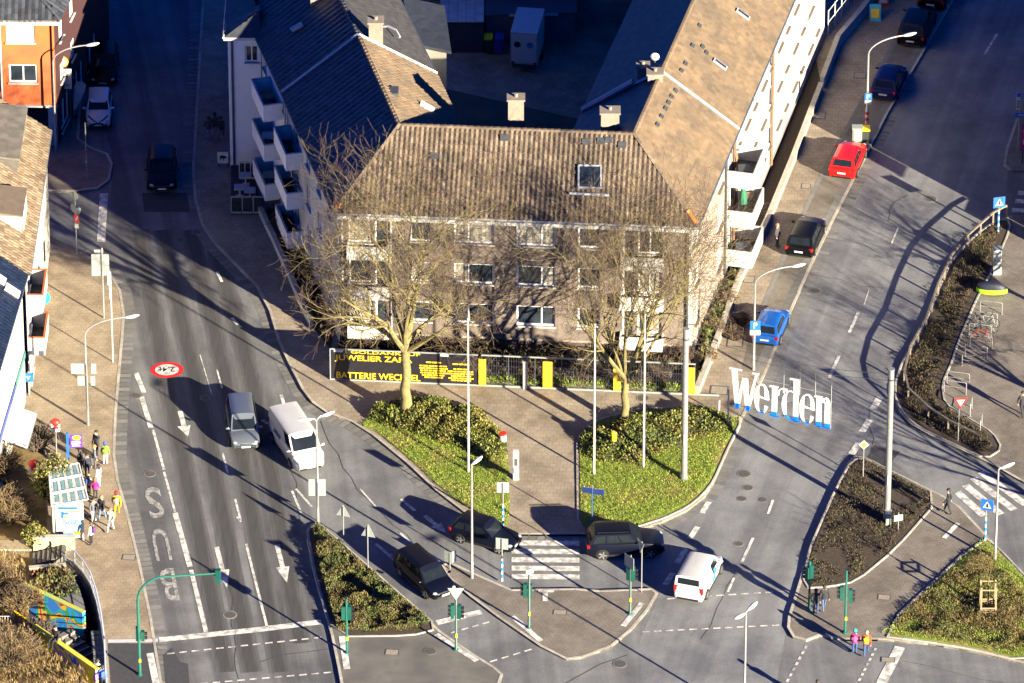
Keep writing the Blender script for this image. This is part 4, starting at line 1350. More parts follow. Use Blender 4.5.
hT = thing('tiled_house', 'house with lichen spotted brown roof, flat dormer and red trimmed white balconies', 'house', at(30, 300))
TZ = 8.6
T0, T1, T2 = at(51, 132, TZ), at(38.5, 217, TZ), at(27, 276, TZ)
uT = dirn(T1, T0)
inT = Vector((-uT.y, uT.x, 0))     # to the left of north = west, inwards
P0, P1 = Z(V2(T2) - uT * .2, TZ), Z(V2(T0) + uT * .1, TZ)
P0 = Z(V2(T1) - uT * 6.6, TZ)
Rg = 3.4
rT = [P0, P1, Z(V2(P1) + inT * 4.8, TZ + Rg), Z(V2(P0) + inT * 4.8, TZ + Rg)]
house_roof(hT, [rT, [Z(V2(P1) + inT * 9.6, TZ), Z(V2(P0) + inT * 9.6, TZ), rT[3], rT[2]]], M_TILEL, M_TILEL, caps=[(rT[3], rT[2])], du=.3, dv=.36)
wa, wb = V2(P0) + inT * .3 - uT * 0, V2(P1) + inT * .3 - uT * .1
facade(hT, wa, wb, 0, TZ + .15, [(8, 1, 1.1, 1.4, (.5,)), (8, 3.8, 1.1, 1.4, (.5,)), (8, 6.6, 1.1, 1.3, (.5,)), (12, 1, 1.1, 1.4, (.5,)), (12, 3.8, 1.1, 1.4, (.5,)), (12, 6.6, 1.1, 1.3, (.5,)), (1.2, 3.5, 1.4, 2.2, (.5,)), (1.2, 6.3, 1.4, 2.1, (.5,)), (1, .2, 2, 2.3, (.5,))], M_WALLW)
facade(hT, wb, wb + inT * 9, 0, TZ, [(2, 3.8, 1.1, 1.4, (.5,))], M_WALLW)
# gable triangle at the north end
mb = MB(); mb.poly([Z(wb, TZ), Z(wb + inT * 9, TZ), Z(wb + inT * 4.5, TZ + Rg - .2)]); mb.build('gable', M_WALLW, hT, world=True)
for z in (5.9, 2.9):
    balcony(hT, wa + uT * .3, uT, 3.0, 1.0, z, M_WHITE, 1.05, rail=M_WALLO, name='balcony')
gutter(hT, [P0, P1])
# north dormer (felt roofed) and south dormer with windows
def dormer(house, x0, y0, x1, y1, depth, hgt, m, front_windows):
    pass
d0 = slope_pt(rT, 36, 127); d1 = slope_pt(rT, 30, 177)
mb = MB()
b0, b1 = Z(V2(d1), TZ + 1.0), Z(V2(d0), TZ + 1.0)
up = Vector((0, 0, 1))
eave_d = [Z(V2(T1) + uT * 3.2 + inT * 1.5, TZ + 2.1), Z(V2(T1) + uT * 9.2 + inT * 1.5, TZ + 2.1)]
mb.obox(eave_d[0] - up * 1.5, eave_d[1] - eave_d[0], inT * 4.5, up * 1.5)
dm = mb.build('dormer', mat('dormer_dark', (.1, .09, .075), (.07, .063, .055), .9, scale=2), hT, world=True)  # walls darker than those of the south dormer
t = MB(); t.obox(eave_d[0] + up * .01 - uT * .15 - inT * .2, eave_d[1] - eave_d[0] + uT * .3, inT * 5 + up * .55, up * .1)
place(t.mesh('dormer_roof', [mat('felt_roof', (.14, .125, .1), (.1, .09, .072), .9, scale=2, c3=(.17, .15, .12), scale3=1.5)], hT.location), 'dormer_roof', dm)
mb = MB()
e3 = [Z(V2(T1) - uT * 2.9 + inT * .75, TZ + 1.75), Z(V2(T1) + uT * .2 + inT * .75, TZ + 1.75)]
mb.obox(e3[0] - up * 1.45, e3[1] - e3[0], inT * 5, up * 1.45)
dm = mb.build('dormer', M_WHITE, hT, world=True)
t = MB(); t.obox(e3[0] + up * .01 - inT * .1 - uT * .1, e3[1] - e3[0] + uT * .2, inT * 5.5 + up * .7, up * .1)
place(t.mesh('dormer_roof', [mat('felt_brown', (.16, .12, .085), (.12, .09, .065), .9, scale=2)], hT.location), 'dormer_roof', dm)
t = MB(); t.obox(e3[0] - inT * .06 - up * 1.42, e3[1] - e3[0], inT * .05, up * .12); t.obox(e3[0] - inT * .06 - up * .1, uT * .12, inT * .05, up * -1.2); t.obox(e3[1] - uT * .12 - inT * .06 - up * .1, uT * .12, inT * .05, up * -1.2)
place(t.mesh('trim', [M_WALLO], hT.location), 'trim', dm)
rz = math.atan2(uT.y, uT.x)
for s in (.35, 1.75):
    put_window(hT, e3[0] + uT * s - inT * .05 - up * 1.15, rz, 1.05, .95, (.5,), sill=False, blind=1)
# turquoise round shop sign
sg = tag(MB().build('shop_sign', M_WHITE), 'round turquoise shop sign hanging from the house with red trimmed balconies', 'sign')
bpy.data.objects.remove(sg)
def hung_disc(c, r, ax, mats, label):
    mb = MB(); ax = Vector(ax).normalized(); c = Vector(c)
    mb.tube([c - ax * .06, c + ax * .06], r, 20, 0); mb.tube([c - ax * .075, c + ax * .075], r * .45, 14, 1)
    o = mb.build('round_sign', mats, loc=c, world=True); tag(o, label, 'sign'); return o
M_TURQ = mat('turquoise', (.02, .55, .55), (.02, .48, .5), .5)
c = at(44, 343); hung_disc((c.x, c.y + .4, 3.0), .46, (-.3, -1, 0), [M_TURQ, M_SIGNYEL], 'round turquoise shop sign hanging from the house with red trimmed balconies')

hU = thing('blue_roofed_house', 'house at the left edge with dark blue tiled roof and cream front', 'house', at(10, 430))
U0, U1 = at(27.5, 275, TZ), at(-30, 470, TZ)
uU = dirn(U1, U0); inU = Vector((-uU.y, uU.x, 0))
M_BLUET = mat('blue_tile', (.011, .019, .04), (.008, .013, .03), .4, scale=2, island=.25)
rU = [Z(V2(U1), TZ), Z(V2(U0), TZ), Z(V2(U0) + inU * 5, TZ + 3.6), Z(V2(U1) + inU * 5, TZ + 3.6)]
house_roof(hU, [rU], M_BLUET, M_BLUET, du=.34, dv=.36)
wa, wb = V2(U1) + inU * .35, V2(U0) + inU * .35 - uU * .05
LU = (wb - wa).length
ops = []
for zr in (3.9, 6.5):
    for s in (LU - 2.4, LU - 5.3, LU - 8.2, LU - 11.1, LU - 14):
        ops.append((s, zr, 1.1, 1.4, (.5,)))
for s in (LU - 3.4, LU - 7.6, LU - 12):
    ops.append((s, .3, 2.6, 2.3, (.33, .66)))
facade(hU, wa, wb, 0, TZ + .15, ops, M_WALLW, curt=.5)
facade(hU, wb, wb + inU * 5, 0, TZ, [], M_WALLW)
gutter(hU, [rU[0], rU[1]])
nU = -inU
mb = MB(); mb.obox(Z(wa + uU * 9, 2.95) + nU * .03, uU * (LU - 12.6), nU * .05, up * .4); mb.build('shop_fascia', mat('blue_band', (.03, .06, .28), (.02, .05, .2), .5, scale=1), hU, world=True)
mb = MB(); mb.obox(Z(wa + uU * (LU - 4.0), 2.95) + nU * .03, uU * 3.9, nU * .05, up * .4); mb.build('shop_fascia', mat('teal_band', (.06, .22, .2), (.05, .18, .16), .5, scale=1), hU, world=True)
for (x, y) in ((3, 287), (17, 300)):
    p = slope_pt(rU, x, y); n_ = (rU[1] - rU[0]).cross(rU[2] - rU[0]).normalized(); v_ = n_.cross(uU)
    mb = MB(); mb.obox(p + n_ * .1, uU * .7, v_ * 1.0, n_ * .12); mb.build('skylight', M_WHITE, hU, world=True)
# awning in stripes
aw = thing('awning', 'white awning with grey stripes over the shop front at the left edge', 'awning', at(24, 420))
a0 = V2(at(26, 398)) ; 
base = V2(at(27, 425)); 
s0 = Z(wa + uU * (LU - 9.2), 2.9) + nU * .05
n = 9
for k in range(n):
    mb = MB(); mb.obox(s0 + uU * (k * .42), uU * .4, nU * 1.5 - up * .55, up * .04)
    mb.build('stripe', M_WHITE if k % 2 else mat('awning_grey', (.55, .53, .5), None, .8), aw, world=True)
mb = MB(); mb.tube([s0 + nU * 1.5 - up * .57, s0 + nU * 1.5 - up * .57 + uU * (n * .42)], .05, 6); mb.build('front_rail', M_STEEL, aw, world=True)

# ---------- courtyard: yard surface, garages, sheds
mb = MB(); mb.ngon([(p.x, p.y) for p in (inner[2], inner[3], inner[4], inner[4] + uB * 14, inner[0], inner[1])], PZ + .006)
mb.build('courtyard', mat('yard_asphalt', (.06, .07, .06), (.035, .045, .04), .9, scale=.8, c3=(.08, .09, .06), scale3=.5), kind='structure')
hG = thing('garage', 'low garage with pale panel roof at the back of the courtyard', 'garage', at(460, 56))
g0, g1 = V2(at(440, 54)), V2(at(484, 54))
gm = mat('panel_roof', (.55, .54, .5), (.4, .4, .38), .7, scale=1.5, island=.1)
mb = MB(); mb.obox(Z(g0, 0), g1 - g0, (0, 3.0, 0), (0, 0, 2.4)); mb.build('wall', M_STEELD, hG, world=True)
for i in range(5):
    for j in range(3):
        mb = MB(); u_ = (g1 - g0) / 5
        mb.obox(Z(g0, 2.42) + u_ * (i + .02) + Vector((0, -.15 + j * 1.08, j * .03)), u_ * .96, (0, 1.04, .03), (0, 0, .05)); mb.build('roof_panel', gm, hG, world=True)
mb = MB(); mb.obox(Z(g0, .05) + Vector((.08, -.04, 0)), (g1 - g0) - Vector((.16, 0, 0)), (0, .03, 0), (0, 0, 2.2)); mb.build('garage_door', mat('dark_panel', (.05, .055, .075), None, .6), hG, world=True)
hS = thing('shed', 'long dark flat roofed shed with white roof edge behind the box trailer', 'shed', at(540, 40))
g0, g1 = V2(at(486, 46)), V2(at(575, 44))
mb = MB(); mb.obox(Z(g0, 0), g1 - g0, (0, 4.5, 0), (0, 0, 2.3)); mb.build('wall', mat('shed_wall', (.12, .14, .16), None, .8), hS, world=True)
mb = MB(); mb.obox(Z(g0, 2.302) + Vector((-.1, -.2, 0)), g1 - g0 + Vector((.2, 0, 0)), (0, 4.9, 0), (0, 0, .14)); mb.build('roof', mat('shed_roof', (.07, .085, .1), (.05, .06, .07), .8, scale=1), hS, world=True)
mb = MB(); mb.obox(Z(g0, 2.3) + Vector((1.5, -.26, 0)), (g1 - g0) * .55, (0, .06, 0), (0, 0, .16)); mb.build('fascia', M_WHITE, hS, world=True)
hW = thing('rear_building', 'low building with grey ribbed roof across the top of the courtyard', 'building', at(500, 10))
g0, g1 = V2(at(425, 28)), V2(at(640, 24))
mb = MB(); mb.obox(Z(g0, 0), g1 - g0, (0, 9, 0), (0, 0, 3.3)); mb.build('wall', mat('grey_block', (.2, .21, .21), (.15, .16, .16), .9, scale=1), hW, world=True)
mb = MB(); mb.obox(Z(g0, 3.302) + Vector((-.2, -.2, 0)), g1 - g0 + Vector((.4, 0, 0)), (0, 9.4, .6), (0, 0, .12)); mb.build('roof', M_TILEG, hW, world=True)

# ---------- house off the right edge whose eaves shade the top of the right-hand street
hR = thing('street_house', 'plain house across the right street shading the carriageway', 'house', at(1120, 180))
r0 = V2(at(1068, 251)); uR = Vector((.25, .968, 0)); nR = Vector((.968, -.25, 0))
r1 = r0 + uR * 34
foot = [r0, r0 + nR * 10, r1 + nR * 10, r1]
facade(hR, r1, r0, 0, 7.0, [(k * 3.0 + 1.2, z, 1.2, 1.4, (.5,)) for k in range(12) for z in (1.0, 4.0)], M_WALLBG)
facade(hR, r0, r0 + nR * 10, 0, 7.0, [(2, 4, 1.2, 1.4, (.5,)), (6, 4, 1.2, 1.4, (.5,))], M_WALLBG)
facade(hR, r0 + nR * 10, r1 + nR * 10, 0, 7.0, [], M_WALLBG)
pr = [Z(r1 - nR * .4, 7.0), Z(r0 - nR * .4, 7.0), Z(r0 + nR * 5, 9.0), Z(r1 + nR * 5, 9.0)]
house_roof(hR, [pr, [Z(r0 + nR * 10.4, 7.0), Z(r1 + nR * 10.4, 7.0), pr[3], pr[2]]], M_TILE, M_TILE, du=.6, dv=.6)
mb = MB(); mb.poly([Z(r0, 7), Z(r0 + nR * 10, 7), Z(r0 + nR * 5, 8.9)]); mb.build('gable', M_WALLBG, hR, world=True)

# ---------- front garden, advertising fence, low walls
FA, FB = V2(at(331, 381.5)), V2(at(478, 388))
fdir = dirn(FA, V2(at(696, 397))); fn = Vector((fdir.y, -fdir.x, 0))
bn = thing('advertising_banner', 'long black fence banner with yellow JUWELIER ZARA and BATTERIE WECHSEL lettering', 'banner', Z(FA, PZ))
LBn = (FB - FA).length
mb = MB(); mb.obox(Z(FA, PZ + .1), fdir * LBn, -fn * .05, up * 2.05); mb.build('panel', mat('banner_black', (.007, .007, .009), (.012, .010, .015), .5, scale=2), bn, world=True)
mb = MB(); mb.obox(Z(FA, PZ), fdir * (LBn + 14.5), -fn * .08, up * .1); mb.obox(Z(FA, PZ + 2.15), fdir * LBn, -fn * .07, up * .07); mb.obox(Z(FA - fdir * .06, PZ), fdir * .06, -fn * .07, up * 2.2)
mb.build('frame', M_SIGNBACK, bn, world=True)
tx = MB()
def bt(s, x, z, h, w=None):
    put_text(tx, s, Z(FA + fdir * x + fn * .012, PZ + z), fdir, up, h, w)
bt('GOLDANKAUF', 1.2, 1.95, .2, 4.2); bt('JUWELIER ZARA', .3, 1.45, .36, 4.6); bt('BATTERIE WECHSEL', .3, .18, .42, 5.1)
for k, (z, w) in enumerate(((1.5, .9), (1.25, 1.7), (1.08, 1.7), (.92, 1.6), (.76, 1.6), (.6, 1.4), (.44, 1.1))):
    rr = random.Random(k); x = 5.25 + (1.9 - w) / 2
    while w > .1:
        l = rr.uniform(.12, .35); tx.obox(Z(FA + fdir * x + fn * .006, PZ + z), fdir * min(l, w), fn * .004, up * .085); x += l + .05; w -= l + .05
for k, (z, w) in enumerate(((1.45, 1.0), (1.1, .9), (.93, 1.6), (.77, 1.7), (.61, 1.2), (.45, 1.5), (.3, 1.2))):
    rr = random.Random(k + 20); x = 7.1 + (1.7 - w) / 2 - .1
    while w > .1:
        l = rr.uniform(.12, .35); tx.obox(Z(FA + fdir * x + fn * .006, PZ + z), fdir * min(l, w), fn * .004, up * .085); x += l + .05; w -= l + .05
lt = tx.build('lettering', M_SIGNYEL, bn, world=True); lt['kind'] = 'stuff'
for x, w in ((0.2, .55), (6.6, .5)):
    mb = MB(); mb.obox(Z(FA + fdir * x + fn * .006, PZ + 2.0), fdir * w, fn * .008, up * .16); mb.build('white_strip', M_WHITE, bn, world=True)
for i, x in enumerate((479, 543, 613.5, 687.5)):
    p = V2(at(x, 388 + (x - 479) * .0415))
    lab = ['first yellow advertising panel, at the right end of the black banner', 'yellow advertising panel beside the garden gate', 'yellow advertising panel hidden behind the right tree trunk', 'yellow advertising panel at the right end of the garden fence'][i]
    o = thing('advertising_board', lab, 'advertising board', Z(p, PZ), 0, 'yellow panels on the garden fence')
    mb = MB(); mb.obox(Z(p + fn * .03, PZ + .12), fdir * (.42 if i != 1 else .55), fn * .05, up * 1.85); mb.build('panel', M_SIGNYEL, o, world=True)
    mb = MB()
    for k in range(9):
        mb.obox(Z(p + fn * .085 + fdir * .05, PZ + .25 + k * .18), fdir * .3, fn * .004, up * .05)
    mb.build('print', mat('ochre_print', (.45, .2, .01), None, .6), o, world=True)
fe = thing('garden_fence', 'low steel rail fence with white top rail round the front garden', 'fence', at(600, 393, PZ))
xs = [p_ for p_ in range(0, 14)]
fs0 = FB + fdir * .2
LFn = (V2(at(695, 397)) - fs0).dot(fdir)
mb = MB(); mb.obox(Z(fs0 - fn * .1, PZ + 2.1), fdir * LFn, -fn * .07, up * .08); mb.build('top_rail', M_SIGNBACK, fe, world=True)
k = 0.0
while k < LFn:
    mb = MB(); mb.obox(Z(fs0 + fdir * k - fn * .1, PZ), fdir * .05, -fn * .05, up * 2.1); mb.build('post', M_STEELD, fe, world=True); k += 1.6
mb = MB()
k = 0.0
while k < LFn:
    if abs(k - 3.0) > .5:
        mb.obox(Z(fs0 + fdir * k - fn * .11, PZ + .1), fdir * .012, -fn * .012, up * 2.0)
    k += .15
for z in (.4, .9, 1.4, 1.8):
    mb.obox(Z(fs0 - fn * .115, PZ + z), fdir * LFn, -fn * .01, up * .012)
o = mb.build('mesh_panel', M_STEELD, fe, world=True); o['kind'] = 'stuff'
gp = thing('gate_pillar', 'white gate pillar between the garden fence panels', 'pillar', at(525, 391, PZ))
p = V2(at(523, 391)); mb = MB(); mb.obox(Z(p, PZ), fdir * .26, -fn * .26, up * 1.9); mb.build('shaft', M_WALLW, gp, world=True)
mb = MB(); mb.obox(Z(p - fdir * .04 + fn * .04, PZ + 1.9), fdir * .34, -fn * .34, up * .08); mb.build('cap', M_WALLBG, gp, world=True)
# terrace slab behind the fence and low walls along both flanks
mb = MB(); a, b = FA - fn * .9, V2(at(693, 396)) - fn * .9
mb.obox(Z(a, PZ), fdir * ((b - a).length), -fn * 1.4, up * .03); mb.build('garden_path', M_PAVEG, kind='structure')
mb = MB(); mb.ngon([(q.x, q.y) for q in (FA - fn * 2.4, V2(at(693, 396)) - fn * 2.4, fR, fL)], PZ + .02); mb.build('front_bed', M_SOIL, kind='structure')
mb = MB(); mb.ngon(px((260, 213), (283, 208), (310, 272), (333, 330), (331, 352), (312, 328), (285, 269)), PZ + .02); mb.build('side_bed', M_SOIL, kind='structure')
mb = MB(); mb.ngon(px((697, 394), (719, 342), (739, 286), (767, 228), (793, 165), (822, 92), (816, 60), (784, 136), (723, 283), (700, 340), (699, 350)), PZ + .02); mb.build('side_bed', M_SOIL, kind='structure')
def low_wall(pts, h, w, m, label, piece=2.4, part='coping'):
    P = [V2(at(*q)) for q in pts]
    t = thing('garden_wall', label, 'wall', Z(P[0], PZ))
    for a, b in zip(P, P[1:]):
        u = (b - a).normalized(); L = (b - a).length; n_ = Vector((-u.y, u.x, 0))
        mb = MB(); mb.obox(Z(a - n_ * w / 2, PZ), u * L, n_ * w, up * h); mb.build('wall', m, t, world=True)
        k = max(1, round(L / piece))
        for i in range(k):
            mb = MB(); mb.obox(Z(a - n_ * (w / 2 + .04) + u * (L * i / k + .008), PZ + h), u * (L / k - .016), n_ * (w + .08), up * .07); mb.build(part, M_KERB, t, world=True)
    return t
low_wall([(258, 211), (272, 240), (285, 269), (304, 314), (312, 328)], .5, .22, M_WALLG, 'low grey garden wall along the shaded left flank of the corner house')
low_wall([(697, 397), (719, 342), (739, 286), (767, 228), (793, 165), (821, 92)], .55, .25, M_WALLBG, 'low beige garden wall along the right-hand pavement')
low_wall([(822, 90), (838, 48), (862, 20), (905, -40)], .8, .25, M_WALLW, 'cream terrace wall at the top of the right pavement')
# steel rails in front of the far terrace
tr = thing('terrace_railing', 'white bar railing on the terrace at the top right of the white wing', 'railing', at(850, 30, PZ))
A, B = V2(at(828, 36)), V2(at(872, -20)); u_ = (B - A).normalized(); L = (B - A).length
for i in range(int(L / 1.2) + 1):
    mb = MB(); mb.box((A.x + u_.x * i * 1.2, A.y + u_.y * i * 1.2, PZ + .9), (.06, .06, 1.8)); mb.build('post', M_WHITE, tr, world=True)
for z in (.9, 1.75):
    mb = MB(); mb.tube([Z(A, PZ + z), Z(B, PZ + z)], .035, 5); mb.build('rail', M_WHITE, tr, world=True)

# ground-level glazed terrace at the foot of the stair wing
tp = thing('cafe_terrace', 'dark terrace with white framed glass screens below the stacked balconies', 'terrace', at(250, 216, PZ))
q = [V2(at(231, 217)), V2(at(264, 217)), V2(at(250, 165)), V2(at(231, 165))]
mb = MB(); mb.prism([(p.x, p.y) for p in q], PZ - .01, PZ + .1); mb.build('deck', mat('dark_deck', (.03, .035, .045), None, .8), tp, world=True)
for x0, x1, y, h in ((231, 264, 216.5, 1.15), (239, 256, 182, 1.15)):
    a, b = V2(at(x0, y)), V2(at(x1, y)); L = (b - a).length
    n = 3
    for i in range(n):
        mb = MB(); p = a.lerp(b, i / n); mb.obox(Z(p, PZ + .1), (b - a) / n * .94, (0, .05, 0), (0, 0, .12)); mb.obox(Z(p, PZ + .1 + h), (b - a) / n * .94, (0, .05, 0), (0, 0, .1)); mb.obox(Z(p, PZ + .22), (.06, 0, 0), (0, .05, 0), (0, 0, h - .12))
        fo = mb.build('screen_frame', M_WHITE if y < 200 else M_SIGNBACK, tp, world=True)
        mb = MB(); mb.obox(Z(p + Vector((.08, .015, 0)), PZ + .23), (b - a) / n * .86, (0, .02, 0), (0, 0, h - .14)); place(mb.mesh('pane', [M_WGLASS], tp.location), 'pane', fo)
for x, y, lab in ((240, 200, 'small grey table at the street corner of the dark terrace'), (250, 203, 'small grey table next to the balconies on the dark terrace'), (246, 188, 'small grey table at the back of the dark terrace')):
    c = at(x, y); mb = MB(); mb.box((c.x, c.y, PZ + .82), (.7, .7, .05)); mb.tube([(c.x, c.y, PZ + .1), (c.x, c.y, PZ + .8)], .05, 6); mb.box((c.x, c.y, PZ + .12), (.45, .45, .04))
    o = mb.build('cafe_table', M_WALLG, loc=(c.x, c.y, PZ), world=True); tag(o, lab, 'table', 'tables on the shaded terrace')

# ================================================================== TREES AND SHRUBS
def bare_tree(name, label, base, trunk_h, H, spread, r0, seed, levels=4, nlimb=8, lean=(0, 0), twigs=3, mats=None, cat='tree', kids_n=(6, 6, 6), group=None, limb_up=.75, tw_len=1.0):
    rnd = random.Random(seed)
    t = thing(name, label, cat, base, 0, group)
    mats = mats or [M_BARK, M_TWIGY, M_TWIG]
    tr, cr, tw = MB(), MB(), MB()
    top = Vector((lean[0], lean[1], trunk_h))
    pts, rad = [], []
    for i in range(9):
        f = i / 8
        pts.append(top * f + Vector((rnd.uniform(-.06, .06), rnd.uniform(-.06, .06), 0)) * (1 if 0 < i < 8 else 0))
        rad.append(r0 * (1.35 - .35 * min(1, f * 4)) * (1 - .28 * f))
    tr.tube(pts, rad, 10)
    def grow(p, d, L, r, lv):
        n = 5 if lv < 2 else (4 if lv < levels else 2)
        P, Rr = [p.copy()], [r]
        q = p.copy(); dd = d.copy()
        for i in range(n):
            wob = .20 if lv else .14
            dd = (dd + Vector((rnd.gauss(0, wob), rnd.gauss(0, wob), rnd.gauss(.05 if lv < 3 else .10, wob)))).normalized()
            q = q + dd * L / n
            P.append(q.copy()); Rr.append(max(.009 if lv >= 4 else .007, r * (1 - .75 * (i + 1) / n)))
        if lv <= 1:
            cr.tube(P, Rr, 6, 0, False)
        elif lv == 2:
            cr.tube(P, Rr, 4, 0, False)
        elif lv == 3:
            cr.tube(P, Rr, 3, 0 if rnd.random() < .35 else 2, False)
        else:
            tw.tube(P, Rr, 3, 1 if rnd.random() < .18 else 2, False)
        if lv >= levels:
            return
        k = kids_n[min(lv, len(kids_n) - 1)] if lv < levels - 1 else twigs
        for j in range(k):
            f = rnd.uniform(.3, 1.0) if lv else rnd.uniform(.35, 1.0)
            x = f * n; i0 = min(n - 1, int(x)); pp = P[i0].lerp(P[i0 + 1], x - i0)
            ax = (P[i0 + 1] - P[i0]).normalized()
            s_ = ax.orthogonal().normalized()
            s_.rotate(__import__('mathutils').Quaternion(ax, rnd.uniform(0, 6.283)))
            an = rnd.uniform(.45, 1.0)
            nd = (ax * math.cos(an) + s_ * math.sin(an)).normalized()
            grow(pp, nd, L * rnd.uniform(.48, .72) * (tw_len if lv + 1 >= levels else 1), Rr[i0] * rnd.uniform(.5, .68), lv + 1)
    for i in range(nlimb):
        a = 2 * math.pi * (i + rnd.uniform(-.3, .3)) / nlimb
        el = rnd.uniform(.5, 1.25) if i % 3 else 1.35
        f = rnd.uniform(.82, 1.0)
        d = Vector((math.cos(a) * math.cos(el), math.sin(a) * math.cos(el), math.sin(el) * limb_up / .75))
        hgt = (H - trunk_h)
        L = min(hgt * .62, spread * .62 / max(.2, math.cos(el))) * rnd.uniform(.85, 1.1)
        grow(top * f, d.normalized(), L, r0 * rnd.uniform(.42, .6), 0)
    tr.build('trunk', mats, t, smooth=True)
    cr.build('crown', mats, t, smooth=True)
    if tw.v:
        o = tw.build('twigs', mats, t); o['kind'] = 'stuff'
    return t
bare_tree('plane_tree', 'tall bare tree with yellow lichen branches on the left grass mound before the facade', at(406, 418, PZ), 5.6, 17.4, 5.0, .33, 5, nlimb=11, kids_n=(6, 5, 4), twigs=6)
bare_tree('plane_tree', 'smaller bare yellow branched tree on the right mound beside the yellow litter bin', at(625, 426, PZ), 3.6, 15.6, 6.3, .26, 21, nlimb=11, kids_n=(6, 5, 4), twigs=5, limb_up=.68)
# trees beyond the right and lower right edge, they throw the streaked shade over the street
for i, (x, y, H, s) in enumerate(((1125, 352, 8.5, 41), (1150, 455, 9, 42), (1150, 560, 11, 43))):
    bare_tree('street_tree', ['bare street tree outside the right edge level with the bicycle racks', 'tall bare tree outside the right edge level with the give way sign', 'bare tree outside the right edge by the side road', 'far bare tree outside the right edge above the racks', 'bare tree outside the right edge by the corner bed', 'tallest bare tree far outside the right edge', 'short bare tree outside the right edge near the plaza bed tip', 'slim bare tree outside the right edge behind the racks', 'far bare tree outside the right edge of the plaza'][i], at(x, y, PZ), 3.0, H, 3.6, .2, s, levels=3, nlimb=8, kids_n=(5, 5), twigs=5, group='bare trees beyond the plaza')
def shrub(name, label, base, h, r, n, seed, mats, group=None, curve=.3, w=.012, leafy=0, leafm=None, cat='shrub'):
    rnd = random.Random(seed)
    t = thing(name, label, cat, base, 0, group)
    mb = MB(); tips = []
    for i in range(n):
        a = rnd.uniform(0, 6.283); rr = r * math.sqrt(rnd.random())
        tip = Vector((math.cos(a) * rr, math.sin(a) * rr, h * rnd.uniform(.55, 1.0) * (1 - .45 * (rr / r) ** 2)))
        p0 = Vector((math.cos(a) * rr * .2, math.sin(a) * rr * .2, 0))
        md = p0.lerp(tip, .5) + Vector((rnd.gauss(0, curve * .3), rnd.gauss(0, curve * .3), h * .1))
        mb.tube([p0, md, tip], [w * 1.6, w * 1.2, w * .6], 3, rnd.randrange(len(mats)), False)
        tips.append((md, tip))
        for k in range(3):
            q = md.lerp(tip, rnd.uniform(0, 1))
            mb.tube([q, q + Vector((rnd.gauss(0, .22), rnd.gauss(0, .22), rnd.uniform(.05, .35))) * (h * .5)], [w, w * .5], 3, rnd.randrange(len(mats)), False)
    o = mb.build('branches', mats, t); o['kind'] = 'stuff'
    if leafy:
        lb = MB()
        for i in range(leafy):
            m_, tp_ = rnd.choice(tips)
            p = m_.lerp(tp_, rnd.uniform(-.6, 1.05)) + Vector((rnd.gauss(0, .13), rnd.gauss(0, .13), rnd.gauss(0, .1)))
            p.z = max(.05, p.z)
            d = Vector((rnd.gauss(0, 1), rnd.gauss(0, 1), rnd.gauss(.4, .7))).normalized() * rnd.uniform(.08, .2)
            wv = d.cross(Vector((rnd.gauss(0, 1), rnd.gauss(0, 1), rnd.gauss(0, 1)))).normalized() * .05
            lb.poly([p - wv, p + d * .5 - wv * 1.4, p + d, p + d * .5 + wv * 1.4])
        l = lb.build('foliage', leafm, t); l['kind'] = 'stuff'
    return t
BRN = [M_TWIG, mat('twig_grey', (.12, .095, .07), None, .9)]
STRAW = [mat('twig_straw', (.20, .14, .06), None, .9), M_TWIG]
M_OLIVE = mat('olive_leaf', (.2, .19, .035), (.11, .11, .022), .8, island=.5, scale=1)
for i, (x, y, h, r, n, m, lab) in enumerate((
        (8, 520, 2.2, 1.9, 420, STRAW, 'straw coloured bare shrub at the left edge above the bank'), (-4, 480, 2.6, 1.8, 320, STRAW, 'bare straw shrub against the left shop front'), (20, 610, 1.8, 1.5, 300, STRAW, 'tangled straw shrub by the wire mesh on the bank'), (10, 665, 2.2, 2.2, 520, STRAW, 'large straw coloured shrub in the lower left corner'),
        (40, 640, 1.4, 1.2, 200, BRN, 'brown twiggy shrub at the head of the painted stairs'), (36, 450, 2.0, 1.5, 200, BRN, 'bare brown shrub between the shop and the olive bush'), (-10, 585, 2.0, 1.8, 300, STRAW, 'straw shrub at the middle of the left bank'))):
    shrub('shrub', lab, at(x, y, .1), h, r, n, 60 + i, m)
shrub('evergreen_bush', 'dense olive green bush behind the bus shelter', at(55, 505, PZ), 3.6, 1.35, 160, 80, BRN, leafy=9000, leafm=M_OLIVE, cat='bush')
shrub('evergreen_bush', 'small round olive bush beside the beige stair wall', at(34, 545, PZ), 1.5, .75, 80, 81, BRN, leafy=2600, leafm=M_OLIVE, cat='bush')
